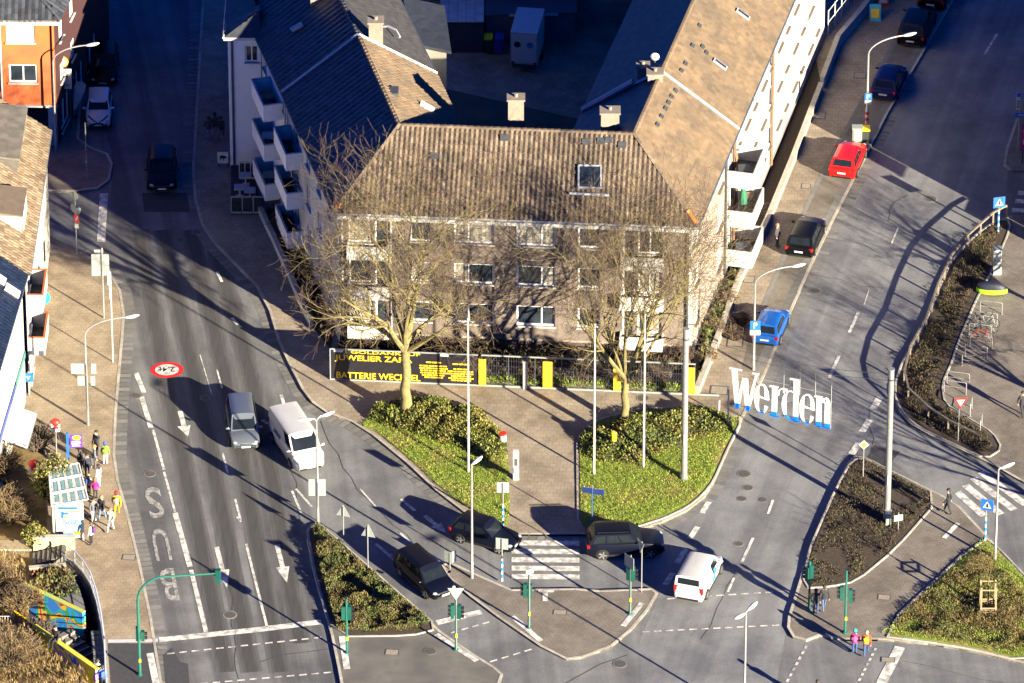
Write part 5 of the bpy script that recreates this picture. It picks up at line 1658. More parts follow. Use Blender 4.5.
# twiggy hedges in the front and side gardens
PUR = [mat('twig_purple', (.06, .034, .028), None, .9), M_TWIG, mat('twig_tan', (.12, .08, .045), None, .9)]
gl = ['bare purple shrub in the front garden behind the {}'.format(q) for q in ('left end of the banner', 'JUWELIER lettering', 'tree trunk', 'right end of the banner', 'first yellow panel', 'gate pillar', 'second yellow panel', 'left flagpole', 'right tree trunk', 'middle flagpole', 'thick steel mast', 'last yellow panel')]
for i in range(12):
    f = (i + .5) / 12
    p = FA.lerp(V2(at(696, 397)), f) - fn * (3.6 if i % 2 else 1.0)
    shrub('garden_shrub', gl[i], Z(p, PZ), 1.3, .95, 110, 90 + i, PUR)
for i, (x, y) in enumerate(((322, 322), (310, 300), (300, 278), (292, 255), (282, 235))):
    shrub('garden_shrub', ['bare shrub at the front corner of the shaded side garden', 'second bare shrub along the shaded left flank', 'third bare shrub along the shaded left flank', 'fourth bare shrub along the shaded left flank', 'bare shrub beside the cafe terrace'][i], at(x, y, PZ), 1.7, .9, 120, 110 + i, PUR)
for i, (x, y) in enumerate(((708, 362), (716, 335), (728, 305), (741, 325), (735, 340))):
    shrub('garden_shrub', ['low bush at the front of the right side garden', 'second bush along the beige flank', 'third bush below the lowest white balcony', 'twiggy bush on the pavement side of the low beige wall', 'dark bush beside the blue parked car'][i], at(x, y, PZ), 1.2 if i < 3 else 1.0, .8, 110, 120 + i, STRAW if i < 3 else PUR)
yt = bare_tree('young_tree', 'thin young tree held in a wooden guard on the lower right grass', at(988, 611, PZ), 2.6, 5.0, .8, .05, 77, levels=2, nlimb=6, kids_n=(4,), twigs=4, mats=[M_TWIGY, M_TWIGY, M_TWIG])
tg = thing('tree_guard', 'square wooden tree guard round the young tree', 'tree guard', at(988, 614, PZ))
for sx in (-1, 1):
    for sy in (-1, 1):
        mb = MB(); mb.box((sx * .42, sy * .42 + .3, .95), (.09, .09, 1.9)); mb.build('post', M_WOOD, tg)
for z in (.25, .38, .51, 1.75):
    for s in (-1, 1):
        mb = MB(); mb.box((0, s * .475 + .3, z), (.95, .03, .08)); mb.build('slat', M_WOOD, tg)
        mb = MB(); mb.box((s * .475, .3, z + .002), (.03, .86, .078)); mb.build('slat', M_WOOD, tg)
mb = MB(); mb.box((0, .3, .06), (1.1, 1.1, .16)); mb.build('base', mat('guard_base', (.06, .12, .07), None, .9), tg)

# ================================================================== VEHICLES
def lerp(a, b, t): return a + (b - a) * t
def vehicle(name, label, cat, pos, head, L, Wd, H, kind, col, metallic=.4, plate_eu=True, driver=False, group=None, rims=None):
    """pos: ground centre; head: ground direction of the bonnet"""
    rz = math.atan2(head.y, head.x)
    t = thing(name, label, cat, pos, rz, group)
    dark = max(col) < .1
    paint = mat('paint_%s' % '_'.join('%d' % int(c * 255) for c in col), col, tuple(c * .93 for c in col), .3, metal=0 if dark else metallic, scale=1.5, coat=0 if dark else .5, spec=.3 if dark else .5)
    trim = M_BLACK
    l, w = L / 2, Wd / 2
    van = kind in ('van', 'smallvan')
    belt = {'hatch': .62, 'suv': .62, 'mpv': .58, 'van': .56, 'smallvan': .56}[kind] * H
    if kind == 'hatch': hood = (.60, .50, .44); cab = dict(wb=.20, wr=-.06 + .1, rr=-.38, rb=-.47)
    if kind == 'suv': hood = (.63, .55, .48); cab = dict(wb=.21, wr=.06, rr=-.40, rb=-.48)
    if kind == 'mpv': hood = (.56, .50, .42); cab = dict(wb=.27, wr=.10, rr=-.44, rb=-.485)
    if kind == 'van': hood = (.56, .49, .40); cab = dict(wb=.345, wr=.19, rr=-.485, rb=-.497)
    if kind == 'smallvan': hood = (.56, .50, .42); cab = dict(wb=.29, wr=.13, rr=-.47, rb=-.495)
    b = MB()
    zb = .2
    st = [(-1.0, zb + .2, belt * .80, .84), (-.985, zb + .08, belt * .94, .92), (-.93, zb, belt * .995, .975), (-.70, zb, belt, 1.0), (-.2, zb, belt * .995, 1.0), (cab['wb'] * 2 - .06, zb, hood[0] * H, .995), (cab['wb'] * 2 + .12, zb, lerp(hood[0], hood[1], .35) * H, .985), (.80, zb, hood[1] * H, .955),
          (.93, zb + .02, hood[2] * H, .89), (.985, zb + .1, hood[2] * H * .9, .80), (1.0, zb + .2, hood[2] * H * .78, .70)]
    rings = []
    for x, z0, z1, k in st:
        y = w * k
        prof = [(y * .90, z0), (y * .99, z0 + .14), (y, lerp(z0, z1, .55)), (y * .985, z1 - .12), (y * .93, z1 - .02), (y * .6, z1 + .02), (0, z1 + .035)]
        full = [(p[0], p[1]) for p in prof] + [(-p[0], p[1]) for p in reversed(prof[:-1])]
        rings.append([Vector((x * l, p[0], p[1])) for p in full])
    n = len(rings[0])
    vs = [v for r in rings for v in r]
    fs = []
    for i in range(len(rings) - 1):
        for k in range(n):
            fs.append((i * n + k, i * n + (k + 1) % n, (i + 1) * n + (k + 1) % n, (i + 1) * n + k))
    fs.append(tuple(range(n))); fs.append(tuple((len(rings) - 1) * n + k for k in reversed(range(n))))
    b.add(vs, [f[::-1] for f in fs], 0)
    # cabin
    bw, rw = w * .93, w * (.86 if van else .77)
    zt = H
    z_b = belt + .0
    zwb = hood[0] * H
    B = [Vector((cab['rb'] * L, bw, z_b - .02)), Vector((cab['wb'] * L, bw * .95, zwb - .0))]
    Rr = [Vector((cab['rr'] * L, rw, zt - .07)), Vector((cab['wr'] * L, rw * .97, zt - .06))]
    nlong = 6
    rows = []
    for q, (yk, za) in enumerate(((1, 0), (.5, .5), (1, 1), (.9, 1.35), (.55, 1.75), (0, 1.9))):
        row = []
        for i in range(nlong + 1):
            f = i / nlong
            lo, hi = B[0].lerp(B[1], f), Rr[0].lerp(Rr[1], f)
            if q == 0: p = lo
            elif q == 1:
                p = lo.lerp(hi, .5); p.y += .015
            elif q == 2: p = hi
            else:
                dz = (za - 1) * .075
                sh = math.sin(math.pi * min(1, max(0, f * .9 + .05))) * .02
                p = Vector((hi.x * (1 - (za - 1) * .0) + (-.03 if i == nlong else (.03 if i == 0 else 0)) * (za - 1), hi.y * yk, hi.z + dz + sh))
            row.append(p)
        rows.append(row)
    cv, cf = [], []
    prof_n = 11
    for i in range(nlong + 1):
        left = [rows[q][i] for q in range(6)]
        right = [Vector((p.x, -p.y, p.z)) for p in reversed(left[:-1])]
        cv += left + right
    for i in range(nlong):
        for k in range(prof_n - 1):
            cf.append((i * prof_n + k, (i + 1) * prof_n + k, (i + 1) * prof_n + k + 1, i * prof_n + k + 1))
    cf.append(tuple(range(prof_n))); cf.append(tuple(nlong * prof_n + k for k in reversed(range(prof_n))))
    b.add(cv, [f[::-1] for f in cf], 0)
    # sills, bumpers, wheel arches
    wr_ = .33 if kind in ('suv', 'van') else .305
    wx = [(-.5 + .195) * L if not van else (-.5 + .19) * L, (.5 - .185) * L]
    for sx in wx:
        for sy in (-1, 1):
            c = Vector((sx, sy * (w * 1.0 - .02), wr_))
            pts = [c + Vector((math.cos(a) * (wr_ + .07), sy * .032, math.sin(a) * (wr_ + .07))) for a in [math.pi * k / 10 for k in range(11)]]
            b.add(pts + [c + Vector((-wr_ - .07, sy * .032, -.12)), c + Vector((wr_ + .07, sy * .032, -.12))], [tuple(range(11)) + (11, 12)] if False else [tuple(list(range(11)) + [11, 12])], 1)
    for sy in (-1, 1):
        b.box((0, sy * (w - .01), zb + .09), (L * .55, .05, .12), 1)
    b.box((l - .06, 0, zb + .14), (.14, Wd * .66, .14), 1); b.box((-l + .05, 0, zb + .14), (.14, Wd * .7, .12), 1)
    if kind == 'suv':
        for sy in (-1, 1): b.tube([(cab['rr'] * L + .1, sy * rw * .86, zt + .03), (cab['wr'] * L - .1, sy * rw * .86, zt + .03)], .022, 5, 1)
    b.build('body', [paint, trim], t, smooth=35)
    # glazing, 6 mm proud of the cabin
    def pane(nm, A_, B_, C_, D_, u0, u1, v0, v1, off=.012, m=M_GLASSC):
        f = lambda u, v: (A_.lerp(B_, u)).lerp(D_.lerp(C_, u), v)
        q = [f(u0, v0), f(u1, v0), f(u1, v1), f(u0, v1)]
        nn = (q[1] - q[0]).cross(q[3] - q[0]).normalized()
        ctr = (q[0] + q[2]) / 2
        if nn.dot(ctr - Vector((0, 0, H * .5))) < 0: nn = -nn
        mb = MB()
        mb.add([p + nn * off for p in q] + [p - nn * .02 for p in q], [(0, 1, 2, 3), (0, 1, 5, 4), (1, 2, 6, 5), (2, 3, 7, 6), (3, 0, 4, 7)])
        return mb.build(nm, m, t)
    mir = lambda v: Vector((v.x, -v.y, v.z))
    pane('windscreen', mir(B[1]), B[1], Rr[1], mir(Rr[1]), .05, .95, .08, .95)
    if kind != 'van':
        pane('rear_window', B[0], mir(B[0]), mir(Rr[0]), Rr[0], .1, .9, .22 if not van else .4, .9)
    else:
        for u in ((.08, .47), (.53, .92)): pane('rear_window', B[0], mir(B[0]), mir(Rr[0]), Rr[0], u[0], u[1], .35, .88)
    sw = [(.06, .30), (.335, .60), (.635, .90)] if not van else ([(.74, .955)] if kind == 'van' else [(.62, .92)])
    for sgn in (1, -1):
        k = (lambda v: v) if sgn > 0 else mir
        for u0, u1 in sw:
            pane('side_window', k(B[0]), k(B[1]), k(Rr[1]), k(Rr[0]), u0, u1, .14, .88, off=.03)
    # wheels
    for sx in wx:
        for sy in (-1, 1):
            mb = MB(); P = []
            rr = ((wr_ - .1, -.09), (wr_ - .02, -.10), (wr_, -.07), (wr_, .07), (wr_ - .02, .10), (wr_ - .1, .09))
            ng = 18
            vs = [Vector((math.cos(2 * math.pi * k / ng) * r_, y_, math.sin(2 * math.pi * k / ng) * r_)) for r_, y_ in rr for k in range(ng)]
            fs = [(i * ng + k, i * ng + (k + 1) % ng, (i + 1) * ng + (k + 1) % ng, (i + 1) * ng + k) for i in range(5) for k in range(ng)]
            mb.add(vs, fs)
            wo = mb.build('wheel', M_RUBBER, t, smooth=True); wo.location = (sx, sy * (w - .04), wr_)
            mb = MB(); mb.disc((0, sy * .07, 0), wr_ - .09, (0, 1, 0), 16, 1)
            for k in range(5):
                a = 2 * math.pi * k / 5
                M = Matrix.Rotation(-a, 3, 'Y'); mb.box(M @ Vector(((wr_ - .09) * .55, 0, 0)) + Vector((0, sy * .085, 0)), (wr_ - .1, .03, .07), 0, M=M)
            mb.tube([(0, sy * .075, 0), (0, sy * .1, 0)], .07, 10)
            place(mb.mesh('rim', [rims or M_ALLOY, M_BLACK]), 'rim', wo)
    fx = l * .925
    for sy in (-1, 1):
        mb = MB(); hz = hood[2] * H * .93 + .02
        mb.ell((l * .905, sy * w * .70, hz - .02), (.19, .15, .07), 8, 6, 0, Matrix.Rotation(sy * -.45, 3, 'Z')); mb.build('headlight', M_LENS, t, smooth=True)
        mb = MB(); zz = belt * (.86 if not van else .95)
        mb.box((-l * .955, sy * w * .82, zz), (.16, .26, .17 if not van else .42), 0, sy * .25); mb.build('tail_light', M_RED, t)
        mb = MB(); mb.ell((cab['wb'] * L - .18, sy * (w + .1), zwb + .1), (.07, .12, .08), 7, 5); mb.tube([(cab['wb'] * L - .17, sy * (w - .06), zwb + .06), (cab['wb'] * L - .17, sy * (w + .05), zwb + .08)], .03, 5)
        mb.build('mirror', paint if not kind == 'van' else M_WHITE, t, smooth=True)
    mb = MB(); mb.box((l + .012, 0, zb + .22), (.02, .52, .11)); mb.build('number_plate', M_PLATE, t)
    mb = MB(); mb.box((-l - .012, 0, zb + .42), (.02, .52, .11)); mb.build('number_plate', M_PLATE, t)
    mb = MB(); mb.box((l * .985, 0, hood[2] * H * .82), (.06, Wd * .42, .1)); mb.build('grille', M_BLACK, t)
    return t
def hd(x0, y0, x1, y1):
    return (V2(at(x1, y1)) - V2(at(x0, y0))).normalized()
NAVY, BLK = (.0028, .004, .011), (.0028, .0028, .004)
UPR = Vector((.25, .968, 0))
vehicle('parked_car', 'black parked car behind the white hatchback on the shaded left street', 'car', at(104, 72), hd(106, 20, 103, 70), 4.3, 1.78, 1.45, 'hatch', BLK)
whc = vehicle('parked_car', 'white hatchback with black front cross parked on the shaded left street', 'car', at(99, 117), hd(102, 70, 99, 120), 3.5, 1.64, 1.46, 'hatch', (.7, .7, .7), .1)
vehicle('car', 'dark car driving alone down the shaded left street', 'car', at(162, 177), hd(162, 130, 162, 180), 4.3, 1.78, 1.46, 'hatch', NAVY)
vehicle('car', 'silver grey people carrier on the left street ahead of the white van', 'car', at(243, 433), hd(236, 395, 245, 452), 4.4, 1.79, 1.66, 'mpv', (.2, .23, .26), .6)
vehicle('delivery_van', 'white delivery van facing the camera beside the twin headed lamp', 'van', at(297, 452), hd(283, 431, 311, 473), 4.95, 2.0, 2.0, 'van', (.47, .47, .47), 0)
vehicle('car', 'navy compact car waiting at the stop line beside the planted traffic island', 'car', at(425.5, 583), hd(401.8, 577, 424.8, 597), 4.35, 1.8, 1.56, 'mpv', NAVY)
vehicle('car', 'navy hatchback about to cross the zebra crossing', 'car', at(486, 541.5), hd(461.3, 543, 497.4, 553.3), 4.05, 1.73, 1.46, 'hatch', NAVY)
vehicle('car', 'dark off-road style car seen from the side just past the zebra crossing', 'car', at(625, 550.5), hd(602, 559.5, 651, 558), 4.5, 1.86, 1.66, 'suv', (.0028, .004, .009))
vehicle('delivery_van', 'small white delivery van with a blue figure on its flank, seen from behind', 'van', at(699, 584), hd(707.3, 596.7, 719, 575.6), 4.4, 1.79, 1.8, 'smallvan', (.47, .47, .47), 0)
vehicle('parked_car', 'bright blue small car parked below the lamp on the right street', 'car', at(771, 333), UPR, 3.75, 1.68, 1.48, 'hatch', (.015, .13, .5), .4)
vehicle('parked_car', 'black parked car with a long shadow between the blue and the red car', 'car', at(806, 243), UPR, 4.3, 1.78, 1.5, 'hatch', BLK)
vehicle('parked_car', 'bright red parked car on the right street', 'car', at(848, 166), UPR, 4.0, 1.72, 1.48, 'hatch', (.62, .008, .008), .1)
vehicle('parked_car', 'dark blue hatchback parked beside the striped lamp foot', 'car', at(889, 88), UPR, 3.95, 1.7, 1.5, 'hatch', (.004, .008, .07))
vehicle('parked_car', 'black estate parked ahead of the dark blue hatchback', 'car', at(917, 33), UPR, 4.5, 1.85, 1.68, 'suv', BLK)
vehicle('parked_car', 'black car parked at the very top of the right street', 'car', at(937, -3), UPR, 4.4, 1.82, 1.6, 'suv', BLK)
# lettering and marks on the vans
vans = [o for o in bpy.data.objects if o.name.startswith('delivery_van')]
va, vb = vans[0], vans[1]
mb = MB(); put_text(mb, 'GODET', (1.1 - 2.1, -1.012, 1.02), (1, 0, 0), (0, 0, 1), .2, 1.0) if False else None
for k in range(5):
    mb.box((-1.2 + k * .22, -1.004, 1.05 + (k % 2) * .03), (.15, .012, .2))
mb.build('flank_mark', mat('van_mark', (.05, .08, .2), None, .5), va)
mb = MB()
mb.ell((.1, -.905, 1.15), (.12, .012, .14), 10, 6); mb.ell((.05, -.905, .85), (.15, .012, .2), 10, 6); mb.tube([(.1, -.905, .9), (.4, -.905, 1.05)], .05, 6); mb.tube([(.0, -.905, .7), (.22, -.905, .5)], .06, 6); mb.tube([(-.05, -.905, .72), (-.28, -.905, .56)], .06, 6)
mb.build('figure_mark', mat('van_cyan', (.02, .35, .55), None, .5), vb)

# box trailer in the courtyard
bx = thing('box_trailer', 'white box trailer standing in the shaded courtyard', 'trailer', at(524, 72, PZ), R(-8))
mb = MB(); mb.box((0, 1.6, 1.75), (1.75, 3.3, 2.3)); mb.build('box', M_WHITE, bx)
mb = MB(); mb.box((0, 1.6, .5), (1.5, 3.6, .16)); mb.box((0, -.35, .5), (.12, .9, .1)); mb.build('chassis', M_STEELD, bx)
mb = MB(); mb.box((0, -.07, 1.75), (1.6, .03, 2.05)); mb.build('rear_door', M_PLATE, bx)
for x in (-.42, .4):
    mb = MB(); mb.disc((x, -.095, 2.05), .22, (0, -1, 0), 16); mb.build('round_logo', mat('logo_blue' if x > 0 else 'logo_black', (.05, .2, .5) if x > 0 else (.02, .02, .03), None, .5), bx)
for sx in (-1, 1):
    mb = MB(); mb.tube([(sx * .78, 1.7, .36), (sx * .98, 1.7, .36)], .33, 16); mb.build('wheel', M_RUBBER, bx)
    mb = MB(); mb.box((sx * .7, -.09, .72), (.2, .05, .12)); mb.build('tail_light', M_RED, bx)
def wheelie_bin(x, y, lid, body, label, z=PZ, sc=1.0):
    t = thing('wheeled_bin', label, 'bin', at(x, y, z))
    mb = MB()
    a = [(-.26, -.3), (.26, -.3), (.26, .3), (-.26, .3)]
    vs = [Vector((p[0] * k * sc, p[1] * k * sc, h * sc)) for k, h in ((.85, .12), (1.05, .98)) for p in a]
    mb.add(vs, [(0, 1, 5, 4), (1, 2, 6, 5), (2, 3, 7, 6), (3, 0, 4, 7), (3, 2, 1, 0), (4, 5, 6, 7)]); mb.build('bin_body', body, t)
    mb = MB(); mb.box((0, -.02 * sc, 1.03 * sc), (.58 * sc, .68 * sc, .09)); mb.build('lid', lid, t)
    for s in (-1, 1):
        mb = MB(); mb.tube([(s * .2 * sc, .3 * sc, .1), (s * .27 * sc, .3 * sc, .1)], .1, 10); mb.build('wheel', M_RUBBER, t)
M_BINB = mat('bin_blue', (.02, .06, .4), None, .5); M_BIND = mat('bin_dark', (.03, .035, .03), None, .6)
wheelie_bin(489.5, 53, mat('lid_lime', (.55, .6, .02), None, .5), M_BIND, 'dark bin with lime green lid in the courtyard', sc=1.2)
wheelie_bin(498.5, 53, M_BINB, M_BINB, 'blue bin next to the lime lidded bin in the courtyard', sc=1.2)
wheelie_bin(865, 142, M_SIGNYEL, M_BIND, 'dark bin with yellow lid at the striped lamp foot')

# ================================================================== STREET FURNITURE
def lamp(label, base, H, arms, r=.075, z=PZ):
    """arms: list of (dx, dy, rise) from the pole top to the lamp head"""
    t = thing('street_lamp', label, 'street lamp', at(base[0], base[1], z), 0)
    mb = MB(); mb.tube([(0, 0, 0), (0, 0, 1.1), (0, 0, 1.12), (0, 0, H)], [r * 1.25, r * 1.2, r, r * .7], 8); mb.build('pole', M_STEEL, t, smooth=True)
    for dx, dy, rise in arms:
        L = math.hypot(dx, dy); u = Vector((dx / L, dy / L, 0))
        P = [Vector((0, 0, H - .02)) + u * (L * (1 - math.cos(a))) * 1.0 + Vector((0, 0, rise * math.sin(a))) for a in [math.pi / 2 * k / 7 for k in range(8)]]
        mb = MB(); mb.tube(P, [r * .65] * 7 + [r * .5], 6); mb.build('arm', M_STEEL, t, smooth=True)
        M = Matrix.Rotation(math.atan2(u.y, u.x), 3, 'Z') @ Matrix.Rotation(-.12, 3, 'Y')
        mb = MB(); mb.ell(P[-1] + u * .38 + Vector((0, 0, .03)), (.48, .16, .09), 10, 6, 0, M)
        h = mb.build('lamp_head', M_PLATE, t, smooth=True)
        mb = MB(); mb.ell(P[-1] + u * .42 - Vector((0, 0, .02)), (.3, .12, .07), 8, 5, 0, M); place(mb.mesh('lens', [M_LENS], smooth=True), 'lens', h)
    return t
lamp('curved street lamp beside the round yellow shop sign in front of the orange house', (56, 152), 6.6, [(2.1, .3, 1.0)])
lamp('curved street lamp with two grey sign backs on the left pavement', (88, 425), 6.3, [(2.4, .3, 1.1)])
lamp('short double headed lamp by the white delivery van', (318, 523), 7.0, [(.3, .15, .35), (-.3, -.1, .3)])
lamp('plain pale lamp post with a small box head on the narrow crossing island', (472, 578), 7.8, [(.08, .1, .05)])
lamp('curved street lamp with a blue parking sign beside the blue car', (753.5, 370), 6.1, [(2.2, .4, 1.0)], z=PZ)
lamp('curved street lamp with red and white striped foot beside the yellow lidded bin', (866.5, 131), 5.6, [(2.2, .5, 1.1)])
lamp('lamp post with two small heads at the bottom edge of the photo', (744, 717), 7.0, [(.15, .2, .2), (-.12, -.15, .15)], z=.0)
lamp('lamp post beside the lower right zebra crossing', (995, 560), 6.2, [(.2, .1, .15)])
# foot stripes
s5 = thing('striped_sleeve', 'red and white striped sleeve on the foot of the upper right lamp post', 'sleeve', at(866.5, 131, PZ))
for k in range(6):
    mb = MB(); mb.tube([(0, 0, .35 + k * .22), (0, 0, .35 + k * .22 + .215)], .11, 10); mb.build('band', M_SIGNRED if k % 2 == 0 else M_WHITE, s5)
def mast(label, b, H):
    t = thing('steel_mast', label, 'mast', at(b[0], b[1], PZ), 0)
    mb = MB(); mb.tube([(0, 0, 0), (0, 0, .3), (0, 0, .31), (0, 0, H)], [.24, .24, .19, .17], 14); mb.build('shaft', M_STEEL, t, smooth=True)
    mb = MB(); mb.tube([(0, 0, H), (0, 0, H + .06)], .2, 14); mb.build('cap', M_STEEL, t)
    mb = MB(); mb.box((.0, -.19, 2.9), (.14, .05, .8)); mb.build('door_plate', M_SIGNBACK, t)
    mb = MB(); mb.tube([(0, 0, H - .7), (0, 0, H - .6)], .2, 14); mb.build('cable_collar', M_STEELD, t)
m1 = at(684, 479, PZ); m2 = at(887, 520, PZ)
mast('thick pale steel mast on the right lawn carrying the hanging Werden sign', (684, 479), 10.4)
mast('thick pale steel mast on the dark right bed carrying the hanging Werden sign', (887, 520), 10.4)
for x, y, H, lab in ((468.5, 472, 10.6, 'tall thin flagpole at the edge of the left ivy mound'), (594, 475, 10.4, 'thin flagpole on the left part of the right lawn'), (643.5, 468, 10.6, 'thin flagpole in the middle of the right lawn')):
    t = thing('flagpole', lab, 'flagpole', at(x, y, PZ))
    mb = MB(); mb.tube([(0, 0, 0), (0, 0, H)], [.065, .04], 8); mb.build('pole', M_WHITE, t)
    mb = MB(); mb.ell((0, 0, H + .05), (.07, .07, .07), 8, 6); mb.build('finial', M_WHITE, t)
    mb = MB(); mb.tube([(.09, 0, .8), (.09, 0, H - .1)], .008, 4); mb.build('halyard', M_STEELD, t)

# ---- hanging town name sign
ws = thing('hanging_sign', 'white Werden letter sign with blue feet hung on cables above the right street', 'sign', m1)
uW = (V2(m2) - V2(m1)).normalized(); LW = (V2(m2) - V2(m1)).length
rzW = math.atan2(uW.y, uW.x)
ws.rotation_euler = (0, 0, rzW)
# local frame: x along the cable, z up from the mast foot
def wpos(x, y):          # photo point -> (along, height) in the sign's plane
    lo, hi = 0.0, LW
    for _ in range(40):
        mm = (lo + hi) / 2; P = V2(m1) + uW * mm
        q = Vector((P.x, P.y, 7)) - CAM
        if 512 + FPX * q.x / q.dot(_F) < x: lo = mm
        else: hi = mm
    P = V2(m1) + uW * lo; lo_z, hi_z = 0.0, 14.0
    for _ in range(40):
        mm = (lo_z + hi_z) / 2; q = Vector((P.x, P.y, PZ + mm)) - CAM
        if H_ / 2 - FPX * q.dot(_U) / q.dot(_F) > y: lo_z = mm
        else: hi_z = mm
    return lo, lo_z
M_BLUEL = mat('letter_blue', (.0, .15, .75), (.0, .13, .7), .5)
M_LETW = mat('letter_white', (.62, .62, .62), (.58, .58, .58), .5)
def letter(polys, z_cut):
    """polys: outlines in (along, height); thickness 9 cm; faces below the cut line are the blue feet"""
    mb = MB()
    for P in polys:
        P = ccw(P); n = len(P)
        vs = [Vector((p[0], -.05, p[1])) for p in P] + [Vector((p[0], .05, p[1])) for p in P]
        tri = tessellate_polygon([[Vector((p[0], p[1], 0)) for p in P]])
        fs = []
        for a, b, c in tri:
            fs += [(a, b, c), (a + n, c + n, b + n)]
        fs += [(i, (i + 1) % n, (i + 1) % n + n, i + n) for i in range(n)]
        o = len(mb.v); mb.v += vs
        for f in fs:
            zc = sum(vs[i].z for i in f) / len(f); xc = sum(vs[i].x for i in f) / len(f)
            mb.f.append(tuple(o + i for i in f)); mb.m.append(1 if zc < z_cut(xc) else 0)
    return mb.build('letter', [M_LETW, M_BLUEL], ws)
bl0, bl1 = wpos(737, 408), wpos(826, 428)
slope = (bl1[1] - bl0[1]) / (bl1[0] - bl0[0])
base = lambda x: bl0[1] + (x - bl0[0]) * slope
cut = lambda x: base(x) + .36
def stem(x0, x1, z0, z1, sl=True):
    """vertical stroke, split at the blue line"""
    q = []
    c0, c1 = cut(x0), cut(x1)
    zz0 = base(x0) + z0; zz1 = base(x1) + z0
    if z0 < .3:
        q.append([(x0, zz0), (x1, zz1), (x1, c1 - .001), (x0, c0 - .001)])
        zz0, zz1 = c0, c1
    q.append([(x0, zz0), (x1, zz1), (x1, base(x1) + z1), (x0, base(x0) + z1)])
    return q
def arc(cx, cz, rx, rz_, thick, thin, a0, a1, n=14):
    """crescent bowl: heavy on the vertical sides"""
    out = []
    for k in range(n):
        q = []
        for a in (a0 + (a1 - a0) * k / n, a0 + (a1 - a0) * (k + 1) / n):
            w = thin + (thick - thin) * abs(math.cos(a)) ** 1.5
            for r_ in (0, 1):
                rx_, rzz = rx - w * r_, rz_ - (thin + .35 * (w - thin)) * r_
                x = cx + rx_ * math.cos(a); q.append((x, base(x) + cz + rzz * math.sin(a)))
        out.append([q[0], q[1], q[3], q[2]])
    return out
def X(xpix): return wpos(xpix, 405)[0]
CH, XH = 2.62, 2.05      # letter heights
# W
xa, xb = X(731.5), X(756)
w_ = xb - xa
def diag(x0, z0, x1, z1, w0, w1):
    """slanted stroke with horizontal ends, split at the blue line"""
    q = []
    f = (.36 - min(z0, z1)) / abs(z1 - z0)
    P = lambda x, z: (x, base(x) + z)
    if z1 < z0: x0, z0, x1, z1, w0, w1 = x1, z1, x0, z0, w1, w0
    if z0 < .3:
        xm, wm = x0 + (x1 - x0) * f, w0 + (w1 - w0) * f
        q.append([P(x0, z0), P(x0 + w0, z0), P(xm + wm, .358), P(xm, .358)])
        x0, z0, w0 = xm, .362, wm
    q.append([P(x0, z0), P(x0 + w0, z0), P(x1 + w1, z1), P(x1, z1)])
    return q
L_ = diag(xa, CH, xa + w_ * .17, 0, .33, .22) + diag(xa + w_ * .45, CH * .83, xa + w_ * .17, 0, .12, .22) + diag(xa + w_ * .43, CH * .83, xa + w_ * .60, 0, .33, .22) + diag(xa + w_ * .97, CH, xa + w_ * .60, 0, .1, .22)
L_ += [[(xa - .14, base(xa) + CH), (xa + .62, base(xa) + CH), (xa + .62, base(xa) + CH + .07), (xa - .14, base(xa) + CH + .07)], [(xb - .25, base(xb) + CH), (xb + .16, base(xb) + CH), (xb + .16, base(xb) + CH + .07), (xb - .25, base(xb) + CH + .07)]]
letter(L_, cut)
def e_letter(x0, x1):
    c = (x0 + x1) / 2; rx = (x1 - x0) / 2
    P = arc(c, XH / 2, rx, XH / 2, .27, .06, 0.02, math.pi * 1.84, 20)
    P.append([(x0 + .15, base(x0) + XH * .53), (x1 - .05, base(x1) + XH * .53), (x1 - .05, base(x1) + XH * .53 + .09), (x0 + .2, base(x0) + XH * .53 + .09)])
    return letter(P, lambda x: base(x) + .2)
e_letter(X(754.5), X(769))
x0, x1 = X(770.5), X(784)
letter(stem(x0 + .1, x0 + .4, 0, XH) + [[(x0 - .06, base(x0) + XH - .05), (x0 + .45, base(x0) + XH - .05), (x0 + .45, base(x0) + XH + .04), (x0 - .06, base(x0) + XH + .04)], [(x0 - .04, base(x0)), (x0 + .56, base(x0)), (x0 + .56, base(x0) + .07), (x0 - .04, base(x0) + .07)]] + arc(x0 + .72, XH - .52, .3, .55, .1, .07, .35, math.pi, 7) + [[(x0 + .78, base(x0) + XH - .3), (x0 + 1.02, base(x0) + XH - .3), (x0 + 1.02, base(x0) + XH), (x0 + .78, base(x0) + XH)]], cut)
x0, x1 = X(782), X(799)
letter(stem(x1 - .34, x1 - .04, 0, CH + .25) + [[(x1 - .58, base(x1) + CH + .2), (x1 - .04, base(x1) + CH + .2), (x1 - .04, base(x1) + CH + .28), (x1 - .58, base(x1) + CH + .28)], [(x1 - .4, base(x1)), (x1 + .1, base(x1)), (x1 + .1, base(x1) + .08), (x1 - .4, base(x1) + .08)]] + arc(x0 + .55, XH / 2, .55, XH / 2, .26, .06, math.pi * .32, math.pi * 1.68, 16), cut)
e_letter(X(799.5), X(815))
x0, x1 = X(815.5), X(830.5)
letter(stem(x0 + .06, x0 + .36, 0, XH) + stem(x1 - .34, x1 - .05, 0, XH - .35) + arc((x0 + x1) / 2 + .16, XH - .42, (x1 - x0) / 2 - .2, .46, .25, .08, .0, math.pi * .92, 9) + [[(x0 - .06, base(x0) + XH - .06), (x0 + .42, base(x0) + XH - .06), (x0 + .42, base(x0) + XH + .03), (x0 - .06, base(x0) + XH + .03)]] + [[(a - .06, base(a)), (b + .06, base(b)), (b + .06, base(b) + .07), (a - .06, base(a) + .07)] for a, b in ((x0 + .06, x0 + .42), (x1 - .4, x1 - .05))], cut)
